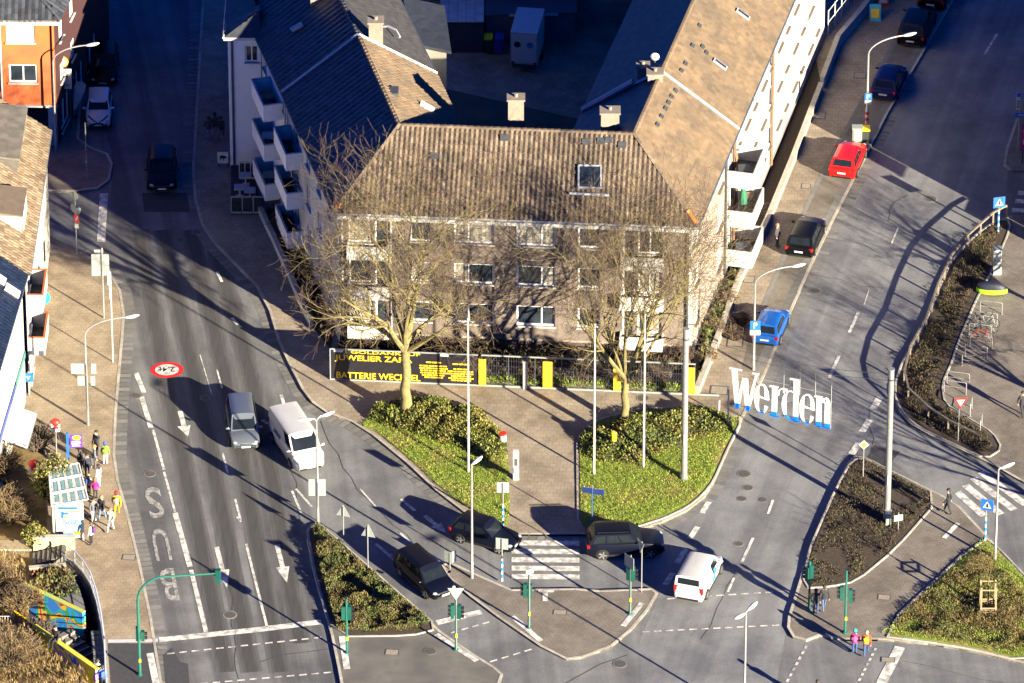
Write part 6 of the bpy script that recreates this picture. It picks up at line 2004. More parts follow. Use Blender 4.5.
# carrying frame and cables
fx = [X(v) for v in (736, 757, 783, 799, 814.5, 830.5)]
for i, x in enumerate(fx):
    mb = MB(); mb.tube([(x, .09, base(x) - .02), (x, .09, base(x) + (2.6 if i < 2 else 2.95))], .022, 5); mb.build('frame_upright', M_SIGNBACK, ws)
for h in (.12, 1.15, 2.3):
    mb = MB(); mb.tube([(fx[0] - .1, .115, base(fx[0]) + h), (fx[-1] + .05, .115, base(fx[-1]) + h)], .02, 5); mb.build('frame_bar', M_STEEL, ws)
def cable(a, b, sag, r=.018):
    a, b = Vector(a), Vector(b)
    return [a.lerp(b, k / 12) - Vector((0, 0, sag * math.sin(math.pi * k / 12))) for k in range(13)]
for za, sg in ((10.05, .55), (9.6, .5)):
    mb = MB(); mb.tube(cable((.1, .05, za), (LW - .1, .05, za), sg), .018, 5); mb.build('cable', M_STEELD, ws)
for x in fx[::1]:
    mb = MB(); mb.tube([(x, .09, base(x) + 2.6), (x, .05, 9.75 - .5 * math.sin(math.pi * x / LW))], .014, 4); mb.build('hanger', M_STEELD, ws)

# ---- traffic lights
def signal_head(parent, c, rz, n=3, m=None):
    m = m or mat('head_green', (.006, .075, .055), None, .45)
    M = Matrix.Rotation(rz, 3, 'Z'); c = Vector(c)
    mb = MB(); mb.box(c, (.26, .2, .28 * n + .06), 0, rz)
    h = mb.build('signal_head', m, parent)
    for k in range(n):
        z = (k - (n - 1) / 2) * .28
        p = c + M @ Vector((0, -.1, z))
        mb = MB(); mb.tube([p, p + M @ Vector((0, -.012, 0))], .09, 12)
        place(mb.mesh('lens', [mat('lens_red_off', (.12, .008, .006), None, .2) if k == n - 1 else (mat('lens_green_off', (.005, .09, .06), None, .2) if k == 0 else mat('lens_amber_off', (.12, .06, .005), None, .2))]), 'lens', h)
        mb = MB(); mb.tube([p, p + M @ Vector((0, -.16, 0))], .105, 10, 0, False)
        place(mb.mesh('visor', [M_BLACK]), 'visor', h)
    return h
def traffic_light(label, base, H, heads, arm=None, top=None, z=PZ):
    t = thing('traffic_light', label, 'traffic light', at(base[0], base[1], z), 0)
    mb = MB()
    if arm:
        R_, L = 1.5, arm
        P = [Vector((0, 0, 0)), Vector((0, 0, H - R_))] + [Vector((R_ * (1 - math.cos(a)), R_ * .1 * (1 - math.cos(a)), H - R_ + R_ * math.sin(a))) for a in [math.pi / 2 * k / 8 for k in range(1, 9)]] + [Vector((L, .35, H + .1))]
        mb.tube(P, [.085] * 2 + [.07] * 8 + [.05], 8)
    else:
        mb.tube([(0, 0, 0), (0, 0, H)], [.075, .06], 8)
    mb.build('pole', M_GREEN, t, smooth=True)
    mb = MB(); mb.tube([(0, 0, 0), (0, 0, .06)], .14, 10); mb.build('base_plate', M_GREEN, t)
    mb = MB(); mb.box((.03, -.09, 1.05), (.12, .1, .2)); mb.build('push_button', M_SIGNYEL, t)
    for c, rz, n in heads:
        signal_head(t, c, rz, n)
    return t
traffic_light('green traffic light with a long curved arm over the left street', (140, 675), 6.6, [((4.55, .35, 6.5), math.pi * .92, 3), ((-.05, .12, 2.75), math.pi, 3), ((.22, 0, 2.7), math.pi / 2, 2)], arm=4.5)
traffic_light('green traffic light at the front edge of the lower left traffic island', (347, 653), 3.7, [((.18, .05, 2.75), 1.4, 3), ((-.16, .08, 2.7), math.pi, 3)])
traffic_light('green traffic light under a give way sign at the right tip of the left island', (456, 650), 4.0, [((-.2, .05, 2.65), math.pi * 1.5, 3), ((.2, .0, 2.65), 1.3, 3)])
traffic_light('green traffic light at the left side of the crossing island', (529, 628), 3.7, [((-.22, .02, 2.6), math.pi * 1.45, 3), ((.05, .16, 2.45), math.pi, 3)])
traffic_light('green traffic light at the right side of the crossing island behind the white van', (630, 614), 3.9, [((-.08, .1, 2.75), math.pi * .8, 3), ((.18, 0, 2.75), 1.4, 3)])
traffic_light('green traffic light at the corner of the dark right bed beside two men', (809, 609), 3.3, [((-.12, .05, 2.4), math.pi * 1.3, 3), ((.12, .04, 2.6), 1.5, 3)])
traffic_light('green traffic light on the lower right footpath with heads on both sides', (845, 633), 4.3, [((-.25, .02, 2.75), math.pi * 1.5, 3), ((.26, .02, 2.55), 1.57, 3)])

# ---- signs
def plate(parent, c, rz, shape, w, h, front, back=M_SIGNBACK, deco=None, nm='sign_plate'):
    """flat sign: its face looks along local -Y turned by rz"""
    M = Matrix.Rotation(rz, 3, 'Z'); c = Vector(c)
    if shape == 'rect': P = [(-w / 2, -h / 2), (w / 2, -h / 2), (w / 2, h / 2), (-w / 2, h / 2)]
    elif shape == 'round': P = [(w / 2 * math.cos(a), w / 2 * math.sin(a)) for a in [2 * math.pi * k / 20 for k in range(20)]]
    elif shape == 'tri': P = [(0, h * .6), (-w / 2, -h * .4), (w / 2, -h * .4)]
    elif shape == 'yield': P = [(0, -h * .6), (w / 2, h * .4), (-w / 2, h * .4)]
    elif shape == 'diamond': P = [(0, -h / 2), (w / 2, 0), (0, h / 2), (-w / 2, 0)]
    n = len(P)
    f = [c + M @ Vector((p[0], -.015, p[1])) for p in P]; b = [c + M @ Vector((p[0], .015, p[1])) for p in P]
    mb = MB(); mb.add(f + b, [tuple(range(n))], 0); mb.add(f + b, [tuple(reversed(range(n, 2 * n)))] + [(i, i + n, (i + 1) % n + n, (i + 1) % n) for i in range(n)], 1)
    o = mb.build(nm, [front, back], parent)
    if deco:
        d = MB()
        for P2, mi in deco[0]:
            d.poly([c + M @ Vector((p[0], -.02 - .002 * mi, p[1])) for p in P2], mi)
        place(d.mesh('symbol', deco[1]), 'symbol', o)
    return o
def sign(label, base, H, plates, post=M_STEEL, r=.035, z=PZ, striped=False, cat='road sign', nm='road_sign'):
    t = thing(nm, label, cat, at(base[0], base[1], z), 0)
    if striped:
        k, zz = 0, 0.0
        mb = MB(); mb.tube([(0, 0, 1.7), (0, 0, H)], r, 8); mb.build('post', post, t)
        while zz < 1.68:
            mb = MB(); mb.tube([(0, 0, zz), (0, 0, zz + .235)], .06, 10); mb.build('band', mat('band_blue', (.01, .2, .7), None, .5) if k % 2 else M_WHITE, t); zz += .24; k += 1
    else:
        mb = MB(); mb.tube([(0, 0, 0), (0, 0, H)], r, 8); mb.build('post', post, t)
    for p in plates:
        plate(t, *p)
    return t
sq = lambda w, h, ox=0, oz=0: [(ox - w / 2, oz - h / 2), (ox + w / 2, oz - h / 2), (ox + w / 2, oz + h / 2), (ox - w / 2, oz + h / 2)]
ZEB = ([([(0, .26), (-.27, -.22), (.27, -.22)], 0), ([(-.04, .12), (.04, .12), (.07, -.16), (-.07, -.16)], 1)], [M_WHITE, M_BLACK])
sign('blue zebra crossing sign on a striped post at the top of the plaza bed', (998, 233), 2.6, [((0, -.06, 2.25), .25, 'rect', .75, .75, M_SIGNBLUE, M_SIGNBACK, ZEB)], striped=True)
sign('blue zebra crossing sign on a striped post by the lower right zebra crossing', (985, 541), 2.9, [((.05, -.06, 2.55), -.3, 'rect', .75, .75, M_SIGNBLUE, M_SIGNBACK, ZEB)], striped=True)
sign('zebra crossing sign seen from the back on a blue striped post at the left lawn', (503, 528), 3.1, [((0, .05, 2.8), math.pi, 'rect', .72, .72, M_SIGNBLUE)], striped=True)
sign('grey backed square sign on a blue striped post on the narrow crossing island', (502, 581), 2.9, [((0, .05, 2.55), math.pi - .2, 'rect', .72, .75, M_SIGNBLUE)], striped=True)
sign('double grey sign board at the left tip of the narrow crossing island', (450, 569), 1.1, [((-.1, .06, .8), math.pi - .5, 'rect', .5, .75, M_SIGNBACK), ((.22, .06, .82), math.pi + .6, 'rect', .34, .75, M_SIGNBACK)])
sign('triangular sign seen from the back beside the top of the left island', (343.5, 537), 2.1, [((0, .05, 1.75), math.pi - .3, 'tri', .85, .78, M_WHITE)], z=.0)
sign('triangular sign seen from the back on the right flank of the left island', (368, 568), 2.9, [((.03, .05, 2.5), math.pi - .3, 'tri', .85, .85, M_WHITE)])
sign('pale give way sign on the traffic light at the left island tip', (456.5, 650.5), 4.2, [((-.02, -.07, 4.0), 0, 'yield', .95, .82, M_SIGNBACK)], r=.03)
sign('grey backed give way sign turned sideways on the crossing island', (641.5, 592), 3.5, [((-.08, .05, 3.15), math.pi * .65, 'yield', .85, .8, M_WHITE)])
sign('narrow sideways sign on the traffic light near the white van', (630.5, 614.5), 4.1, [((-.1, .05, 3.6), math.pi * .72, 'rect', .8, .8, M_SIGNBLUE)], r=.03)
sign('small white arrow sign on the traffic light at the left of the crossing island', (529.5, 628.5), 4.1, [((0, -.08, 3.95), .6, 'rect', .5, .3, M_WHITE)], r=.03)
sign('red bordered give way sign on the plaza bed', (958, 441), 3.0, [((.08, -.06, 2.75), .1, 'yield', .85, .78, M_SIGNRED, M_SIGNBACK, ([([(0, -.3), (.26, .2), (-.26, .2)], 0)], [M_WHITE]))])
sign('yellow diamond priority sign at the point of the dark right bed', (863, 477), 2.6, [((0, -.06, 2.3), 0, 'diamond', .62, .62, M_WHITE, M_SIGNBACK, ([([(0, -.2), (.2, 0), (0, .2), (-.2, 0)], 0)], [M_SIGNYEL]))])
sign('grey backed small sign and board in the middle of the dark right bed', (898, 531), 1.3, [((0, -.05, .95), .3, 'rect', .55, .42, M_SIGNBACK, M_SIGNBACK, ([(sq(.4, .25), 0)], [M_WHITE]))])
sign('pair of dark blue direction signs on a blue post on the right lawn', (592, 532), 3.2, [((-.28, -.05, 2.95), -.25, 'rect', .62, .38, mat('dir_navy', (.01, .025, .12), None, .5)), ((.36, -.05, 2.82), -.2, 'rect', .68, .38, mat('dir_navy', (.01, .025, .12), None, .5))], post=mat('post_blue', (.02, .08, .25), None, .5))
sign('round sign back with a red and white bar sign on the upper left pavement', (77, 256), 4.6, [((-.05, .05, 4.3), math.pi - .7, 'round', .6, .6, M_WHITE), ((-.12, .05, 3.4), math.pi - .9, 'round', .6, .6, M_WHITE), ((.16, -.05, 3.25), .9, 'round', .5, .6, M_SIGNBACK), ((.06, -.06, 2.75), -.5, 'rect', .34, .62, M_SIGNRED, M_SIGNBACK, ([([(-.1, -.15), (-.02, -.2), (.12, .15), (.04, .2)], 0)], [M_WHITE])), ((.05, -.05, 2.2), -.3, 'rect', .25, .32, M_WHITE)])
sign('pole carrying the large back of a direction sign on the upper left pavement', (104, 318), 5.0, [((-.28, .06, 3.75), math.pi, 'rect', .75, 1.55, M_SIGNBACK), ((.26, .08, 3.75), math.pi, 'rect', .3, 1.5, M_SIGNBACK), ((-.2, .04, 4.75), math.pi, 'rect', .55, .2, M_WHITE)], r=.055)
sign('slim white pole with narrow white panels at the left kerb', (113, 362), 6.4, [((-.12, 0, 6.0), .0, 'rect', .12, 1.1, M_WHITE), ((-.02, 0, 5.0), .0, 'rect', .12, 1.0, M_WHITE)], post=M_WHITE, r=.04, cat='pole', nm='signal_pole')
sign('two large grey sign backs on the left lamp post', (88.4, 425.6), 4.3, [((-.45, .1, 3.95), math.pi, 'rect', .95, .72, M_SIGNBACK), ((.42, .1, 3.95), math.pi, 'rect', .3, .72, M_SIGNBACK), ((-.25, .1, 3.1), math.pi, 'rect', .62, .66, M_SIGNBACK), ((.35, .1, 3.1), math.pi, 'rect', .26, .66, M_SIGNBACK)], r=.04)
sign('grey sign back on the post of the double headed lamp', (318.5, 523.5), 2.9, [((-.05, .1, 2.45), math.pi, 'rect', 1.0, 1.15, M_SIGNBACK)], r=.04)
PSYM = lambda h: ([([(-.1, -h), (-.03, -h), (-.03, h), (-.1, h)], 0), ([(-.03, .0), (.1, .0), (.1, .06), (-.03, .06)], 0), ([(-.03, h - .06), (.1, h - .06), (.1, h), (-.03, h)], 0), ([(.06, .06), (.12, .06), (.12, h - .06), (.06, h - .06)], 0)], [M_WHITE])
sign('blue parking sign with white plate on the lamp post beside the blue car', (754.4, 370.4), 3.6, [((0, -.1, 3.25), 0, 'rect', .62, .62, M_SIGNBLUE, M_SIGNBACK, PSYM(.2)), ((0, -.1, 2.75), 0, 'rect', .62, .34, M_WHITE)], r=.03)
sign('blue parking sign with white plate on the lamp post with striped foot', (867, 131.4), 3.0, [((0.02, -.12, 2.6), 0, 'rect', .45, .5, M_SIGNBLUE, M_SIGNBACK, PSYM(.16)), ((0.02, -.12, 2.2), 0, 'rect', .42, .26, M_WHITE)], r=.03)
sign('blue pedestrian sign beside the left shop front', (29, 396), 1.75, [((0, -.05, 1.35), 0, 'rect', .62, .62, M_SIGNBLUE, M_SIGNBACK, ([([(-.14, .1), (.14, .1), (0, -.16)], 0)], [M_WHITE]))])
bsn = thing('bus_stop_sign', 'purple bus stop board with a lime green oval on a blue post', 'bus stop sign', at(68.5, 470, PZ))
mb = MB(); mb.box((0, 0, 1.3), (.14, .14, 2.6)); mb.build('post', M_SIGNBLUE, bsn)
plate(bsn, (.5, -.02, 2.05), .05, 'rect', .72, .92, mat('board_purple', (.1, .03, .3), None, .5), M_SIGNBACK, ([([(.04 + .26 * math.cos(a), .24 + .16 * math.sin(a)) for a in [2 * math.pi * k / 16 for k in range(16)]], 0), (sq(.5, .06, 0, -.02), 1), (sq(.56, .05, 0, -.14), 1), (sq(.44, .05, -.03, -.24), 1), (sq(.5, .05, 0, -.33), 1)], [mat('lime', (.5, .7, .02), None, .5), M_WHITE]))
# right edge: street-name signs and poster board
sign('blue and white street signs on a pole at the right edge beside the poster board', (1018, 150), 3.9, [((-.1, -.05, 3.6), .2, 'rect', .28, 1.25, M_WHITE, M_SIGNBACK, ([(sq(.26, .3, 0, .45), 0), (sq(.2, .08, 0, -.0), 1), (sq(.2, .08, 0, -.2), 1), (sq(.2, .08, 0, -.4), 1)], [M_SIGNBLUE, M_BLACK])), ((.2, -.06, 2.6), 0, 'rect', .95, .35, M_SIGNBLUE, M_SIGNBACK, ([(sq(.55, .06), 0), ([(.2, .1), (.2, -.1), (.38, 0)], 0)], [M_WHITE]))])
pb = thing('poster_board', 'magenta poster board on legs at the right edge of the photo', 'poster board', at(1030, 163, PZ))
mb = MB(); mb.box((0, 0, 1.9), (1.3, .12, 1.9)); mb.build('frame', M_STEELD, pb)
mb = MB(); mb.box((0, -.07, 1.9), (1.16, .02, 1.75)); ps = mb.build('poster', mat('magenta', (.5, .01, .18), (.3, .01, .2), .4, scale=1.5), pb)
mb = MB(); mb.box((-.2, -.084, 2.35), (.6, .006, .12)); mb.box((-.3, -.084, 1.6), (.4, .006, .35)); place(mb.mesh('print', [M_WHITE]), 'print', ps)
for s in (-1, 1):
    mb = MB(); mb.box((s * .5, 0, .48), (.1, .1, .96)); mb.build('leg', M_STEELD, pb)
# shop pole sign and flag in front of the orange house
sp = thing('shop_pole_sign', 'white shop sign box with a house mark under a round yellow clock-like sign', 'sign', at(71, 128, PZ))
mb = MB(); mb.tube([(0, .05, 0), (0, .05, 4.3)], .06, 8); mb.build('post', M_STEELD, sp)
plate(sp, (-.28, -.02, 3.6), 0, 'rect', .85, 1.45, M_WHITE, M_WHITE, ([([(-.25, .3), (0, .58), (.25, .3), (.17, .3), (0, .48), (-.17, .3)], 1), (sq(.3, .06, .02, .22), 1), (sq(.12, .2, .14, .2), 1), (sq(.5, .05, -.05, .02), 2), (sq(.55, .06, 0, -.5), 1), (sq(.5, .05, 0, -.4), 1)], [M_WHITE, M_STEELD, M_SIGNRED]))
plate(sp, (-.42, -.02, 4.85), 0, 'round', .78, .78, M_SIGNYEL, M_SIGNYEL, ([([(.3 * math.cos(a), .3 * math.sin(a)) for a in [2 * math.pi * k / 18 for k in range(18)]], 0), (sq(.26, .06), 1), (sq(.2, .05, 0, .1), 1)], [M_WHITE, M_STEELD]))
plate(sp, (-.8, -.05, 1.95), 0, 'rect', .3, .75, M_WHITE, M_WHITE, ([(sq(.16, .2, 0, .2), 1), (sq(.16, .16, 0, -.05), 1), (sq(.18, .08, 0, -.28), 1)], [M_WHITE, M_BLACK]))
bf = thing('beach_flag', 'pale feather flag leaning on the pavement behind the white hatchback', 'flag', at(74, 117, PZ))
mb = MB(); mb.poly([(0, 0, .5), (.12, 0, .5), (.75, -.02, 1.9), (.82, -.02, 2.4), (.6, -.02, 2.62), (.3, -.02, 2.6), (.12, 0, 2.3)]); mb.tube([(0, .01, 0), (0, .01, 1.8), (.15, .01, 2.4), (.5, .01, 2.65)], .02, 5); mb.build('cloth', mat('flag_cloth', (.45, .47, .5), None, .8), bf)
mb = MB(); mb.tube([(0, 0, 0), (0, 0, .12)], .25, 12); mb.build('base', M_BLACK, bf)
# bollard-like post signs near the white hatchback
sign('thin grey post with small tags on the left street corner pavement', (87, 182), 4.3, [((-.02, -.04, 1.5), 0, 'rect', .14, .14, M_WHITE), ((.02, -.04, 2.2), .2, 'rect', .12, .2, M_SIGNRED)], cat='post', nm='sign_post')
# advert boards on the shaded pavements
for x, y, m, lab in ((875, 19, mat('board_cyan', (.05, .45, .6), None, .5), 'cyan advertising A-board at the top of the right pavement'), (883, 4, M_SIGNRED, 'red and white advertising board at the very top of the right pavement')):
    t = thing('advertising_stand', lab, 'advertising stand', at(x, y, PZ))
    for s in (1, -1):
        mb = MB(); mb.obox((-.36, s * .32, 0), (.72, 0, 0), (0, .03, 0), (0, -s * .28, 1.1)); mb.build('panel', m, t)
    mb = MB(); mb.obox((-.26, -.31, .25), (.52, 0, 0), (0, -.004, 0), (0, .16, .6)); mb.build('print', M_WHITE if m is M_SIGNRED else M_SIGNYEL, t)
wb = thing('wall_board', 'small white board with a dark bear mark on the shaded left pavement', 'board', at(223, 166, PZ))
mb = MB(); mb.box((0, 0, .62), (.68, .05, .8)); mb.build('panel', M_PLATE, wb)
mb = MB(); mb.ell((-.02, -.03, .68), (.2, .012, .12), 10, 6); mb.ell((.17, -.03, .64), (.09, .012, .08), 8, 5); mb.box((-.14, -.03, .5), (.07, .015, .16)); mb.box((.06, -.03, .5), (.07, .015, .16)); mb.build('bear_mark', M_BLACK, wb)
for s in (-1, 1):
    mb = MB(); mb.box((s * .28, 0, .11), (.05, .3, .22)); mb.build('foot', M_STEELD, wb)
# info pillar, cabinets, litter bins
ip = thing('info_pillar', 'slim white post box at the lower edge of the left lawn beside the footpath', 'pillar', at(516, 479, PZ))
mb = MB(); mb.box((0, 0, 1.0), (.34, .25, 2.0)); mb.build('body', M_WHITE, ip)
mb = MB(); mb.box((0, -.13, 1.25), (.2, .02, .5)); mb.build('panel', M_STEELD, ip)
t = thing('litter_bin', 'small red and white bin on a post at the left mound', 'litter bin', at(503, 448, PZ))
mb = MB(); mb.tube([(0, 0, 0), (0, 0, .6)], .04, 6); mb.build('post', M_STEEL, t)
mb = MB(); mb.tube([(0, 0, .5), (0, 0, .95)], .2, 10); mb.build('bin', M_WHITE, t)
mb = MB(); mb.tube([(0, 0, .951), (0, 0, 1.08)], .21, 10); mb.build('lid', M_SIGNRED, t)
t = thing('litter_bin', 'yellow litter bin on the mound under the right tree', 'litter bin', at(614, 440, PZ + .9))
mb = MB(); mb.tube([(0, 0, -.9), (0, 0, 0)], .05, 6); mb.build('post', M_STEELD, t)
mb = MB(); mb.tube([(0, 0, 0), (0, 0, .5)], [.17, .19], 12); mb.build('bin', M_SIGNYEL, t)
mb = MB(); mb.tube([(0, 0, .5), (0, 0, .58)], [.2, .14], 12); mb.build('hood', M_SIGNYEL, t)
for x, y, w, h, lab in ((857, 143, .6, 1.15, 'grey service cabinet beside the yellow lidded bin'), (997, 273, .48, 1.75, 'tall white ticket cabinet at the top of the plaza'), (888, 524, .32, .8, 'low grey cabinet next to the thick mast on the dark bed')):
    t = thing('service_cabinet', lab, 'cabinet', at(x, y, PZ))
    mb = MB(); mb.box((0, 0, h / 2), (w, .45, h)); mb.build('body', M_PLATE if h > 1.5 else M_SIGNBACK, t)
    mb = MB(); mb.box((0, -.24, h * .55), (w * .8, .03, h * .75)); mb.build('door', M_SIGNBACK, t)
    mb = MB(); mb.box((0, 0, h + .03), (w + .08, .53, .06)); mb.build('top', M_SIGNBACK, t)
for x, y, z0, lab in ((56.5, 452, 1.6, 'red capped round machine behind the olive bush'), (34, 492, 1.5, 'red capped round machine left of the bus shelter')):
    t = thing('vending_post', lab, 'vending machine', at(x, y, PZ))
    mb = MB(); mb.tube([(0, 0, 0), (0, 0, z0)], .04, 8); mb.build('post', M_STEEL, t)
    mb = MB(); mb.box((0, 0, z0 + .2), (.5, .32, .55)); mb.build('case', M_PLATE, t)
    mb = MB(); mb.ell((0, 0, z0 + .48), (.3, .24, .26), 12, 8); mb.build('cap', M_SIGNRED, t, smooth=True)
    mb = MB(); mb.box((.02, -.17, z0 + .22), (.3, .02, .16)); mb.build('label_panel', M_SIGNRED, t)

# ---- guard rail along the plaza bed
gr = thing('guard_rail', 'weathered guard rail on posts round the street side of the plaza bed', 'railing', at(910, 400, PZ))
gp_ = [(1006, 219), (993, 226), (968, 248), (951, 269), (938, 297), (926, 331), (910, 360), (904, 384), (908, 402), (928, 421), (948, 434), (979, 449)]
P = [V2(at(*q)) for q in gp_]
M_RAILW = mat('weathered_rail', (.2, .17, .13), (.13, .11, .085), .8, scale=3, stretch=(1, 1, 4))
for a, b in zip(P, P[1:]):
    u_ = (b - a).normalized(); n_ = Vector((-u_.y, u_.x, 0))
    mb = MB(); mb.obox(Z(a - n_ * .06, PZ + .82), b - a, n_ * .12, up * .1); mb.build('rail', M_RAILW, gr, world=True)
acc = 0
for a, b in zip(P, P[1:]):
    L = (b - a).length; k = max(1, round(L / 1.9))
    for i in range(k):
        p = a.lerp(b, i / k); mb = MB(); mb.box((p.x, p.y, PZ + .41), (.1, .1, .82)); mb.build('post', M_RAILW, gr, world=True)
# ---- bicycle racks and bikes
def hoop(x, y, rz, w, label, grp='bicycle hoops on the plaza'):
    t = thing('bicycle_rack', label, 'bicycle rack', at(x, y, PZ), rz, grp)
    mb = MB(); h = .82
    mb.tube([(-w / 2, 0, 0), (-w / 2, 0, h - .1), (-w / 2 + .03, 0, h - .03), (-w / 2 + .1, 0, h), (w / 2 - .1, 0, h), (w / 2 - .03, 0, h - .03), (w / 2, 0, h - .1), (w / 2, 0, 0)], .03, 6); mb.build('hoop', M_STEEL, t, smooth=True)
    mb = MB(); mb.tube([(-w / 2, 0, .42), (w / 2, 0, .42)], .018, 5); mb.build('crossbar', M_STEEL, t)
    for s in (-1, 1):
        mb = MB(); mb.tube([(s * w / 2, 0, 0), (s * w / 2, 0, .015)], .07, 8); mb.build('foot', M_STEEL, t)
hl = ['topmost bicycle hoop, nearest the lime green cover', 'second bicycle hoop from the lime cover', 'bicycle hoop with two bikes leaning on it', 'fourth bicycle hoop along the bed', 'middle bicycle hoop of the row', 'sixth bicycle hoop along the bed', 'seventh bicycle hoop along the bed', 'lowest bicycle hoop of the row beside the bed']
for i, (x, y) in enumerate(((991, 313), (986, 324), (980, 336), (981, 347), (976, 357), (973, 367), (958, 384), (955, 393))):
    hoop(x, y, R(-14), 1.35, hl[i])
hoop(971, 412, R(80), .9, 'single hoop standing crosswise behind the give way sign'); hoop(981, 429, R(80), .9, 'single hoop standing crosswise at the tip of the plaza bed')
def bike(x, y, rz, m, label):
    t = thing('bicycle', label, 'bicycle', at(x, y, PZ), rz)
    for sx in (-.52, .52):
        mb = MB(); pts = [Vector((sx + .33 * math.cos(a), 0, .34 + .33 * math.sin(a))) for a in [2 * math.pi * k / 18 for k in range(19)]]; mb.tube(pts, .022, 5, 0, False)
        wl = mb.build('wheel', M_RUBBER, t)
        mb = MB()
        for k in range(6):
            a = math.pi * k / 6; mb.tube([(sx - .31 * math.cos(a), 0, .34 - .31 * math.sin(a)), (sx + .31 * math.cos(a), 0, .34 + .31 * math.sin(a))], .005, 3, 0, False)
        sk = place(mb.mesh('spokes', [M_STEEL]), 'spokes', wl); sk['kind'] = 'stuff'
    mb = MB()
    for a, b in (((-.52, .34), (-.1, .3)), ((-.1, .3), (-.22, .8)), ((-.22, .8), (.36, .78)), ((.36, .78), (-.1, .3)), ((-.52, .34), (-.22, .8)), ((.52, .34), (.36, .9))):
        mb.tube([(a[0], 0, a[1]), (b[0], 0, b[1])], .024, 6)
    mb.build('frame', m, t)
    mb = MB(); mb.ell((-.25, 0, .9), (.14, .08, .05), 8, 5); mb.tube([(-.22, 0, .8), (-.24, 0, .88)], .018, 5); mb.build('saddle', M_BLACK, t)
    mb = MB(); mb.tube([(.3, -.28, .98), (.4, 0, 1.0), (.3, .28, .98)], .018, 5); mb.tube([(.36, 0, .9), (.4, 0, 1.0)], .018, 5); mb.build('handlebar', M_BLACK, t)
bike(986, 327, R(-12), M_SIGNBACK, 'grey bicycle at the second hoop of the plaza racks')
bike(984, 332, R(-10), M_STEELD, 'dark bicycle leaning at the third hoop of the plaza racks')
bike(980, 341, R(-13), mat('bike_red', (.3, .02, .02), None, .4), 'dark red bicycle lower down the plaza racks')
# covered scooter with lime cover
cs = thing('covered_scooter', 'scooter under a dark cover with a lime green lower edge at the plaza bed', 'scooter', at(991, 294, PZ), R(-8))
mb = MB()
ng = 14
prof = [(0, 1.02, .12), (.12, 1.0, .35), (.36, .99, .4), (.40, .98, .38)]
def cover(rings, mi):
    vs = []
    for z, kx, ky in rings:
        for k in range(ng):
            a = 2 * math.pi * k / ng
            hmp = 1 + .06 * math.sin(3 * a + z * 5)
            vs.append(Vector((.95 * kx * math.cos(a) * hmp, ky * math.sin(a) * hmp, z)))
    fs = [(i * ng + k, i * ng + (k + 1) % ng, (i + 1) * ng + (k + 1) % ng, (i + 1) * ng + k) for i in range(len(rings) - 1) for k in range(ng)]
    fs.append(tuple((len(rings) - 1) * ng + k for k in range(ng)))
    mb.add(vs, fs, mi)
cover([(.16, 1.0, .36), (.3, 1.02, .40), (.46, .98, .37)], 0); mb.build('lime_band', mat('lime_cloth', (.32, .75, .01), (.25, .62, .01), .6, scale=6), cs, smooth=60)
mb = MB(); cover([(.46, .975, .36), (.66, .88, .33), (.8, .66, .26), (.86, .3, .12)], 0); mb.build('dark_cover', mat('navy_cloth', (.01, .014, .03), None, .6), cs, smooth=60)
for sx in (-.6, .62):
    mb = MB(); mb.tube([(sx, -.05, .22), (sx, .05, .22)], .22, 14); mb.build('wheel', M_RUBBER, cs)
# bollards by the mast at the right kerb, thin posts
for x, y, h, lab in ((728, 429, 2.7, 'thin grey pole at the right kerb under the W of the sign'), (719, 414, .95, 'short white marker post at the corner of the right lawn')):
    t = thing('marker_post', lab, 'post', at(x, y, PZ)); mb = MB(); mb.tube([(0, 0, 0), (0, 0, h)], .05, 8); mb.build('shaft', M_STEEL if h > 2 else M_WHITE, t)
    mb = MB(); mb.tube([(0, 0, h), (0, 0, h + .05)], .06, 8); mb.build('cap', M_SIGNBACK, t)

# ---- bus shelter, walls and painted stair walls
bs = thing('bus_shelter', 'bus shelter with a glass slat roof and a bright poster at its end', 'bus shelter', at(66, 534, PZ))
def sh(x, y, z): return at(x, y, PZ + z)
zr = 2.5
q = [sh(48.5, 468, zr), sh(78.5, 462.5, zr), sh(88, 500, zr), sh(51.5, 507, zr)]
def roof_pt(u, v): return q[0].lerp(q[1], u).lerp(q[3].lerp(q[2], u), v)
for i in range(3):
    v0, v1 = i / 3 + .02, (i + 1) / 3 - .015
    a, b, c, d = roof_pt(.0, v0), roof_pt(1, v0), roof_pt(1, v1), roof_pt(0, v1)
    mb = MB(); hgt = Vector((0, 0, .12))
    for s, e in ((a, b), (b, c), (c, d), (d, a)):
        mb.tube([s, e], .045, 4)
    fr = mb.build('roof_frame', M_PLATE, bs, world=True)
    for k in range(9):
        p0, p1, p2, p3 = [roof_pt((k + s) / 9, vv) for s, vv in ((.08, v0), (.92, v0), (.92, v1), (.08, v1))]
        mb = MB(); mb.add([p0, p1, p2, p3] + [p - Vector((0, 0, .03)) for p in (p0, p1, p2, p3)], [(0, 1, 2, 3), (7, 6, 5, 4), (0, 4, 5, 1), (1, 5, 6, 2), (2, 6, 7, 3), (3, 7, 4, 0)])
        o = bpy.data.objects.new('slat', mb.mesh('slat', [mat('slat_glass', (.2, .33, .36), (.13, .25, .28), .2, scale=1) if k % 2 else mat('slat_grey', (.46, .5, .5), (.38, .42, .42), .4, scale=1)], bs.location)); COL.objects.link(o); o.parent = fr
for u_, v_ in ((.04, .03), (.04, .97), (.04, .5)):
    p = roof_pt(u_, v_); mb = MB(); mb.tube([Z(p, PZ), p], .06, 8); mb.build('post', M_PLATE, bs, world=True)
a, b = roof_pt(.04, .03), roof_pt(.04, .97)
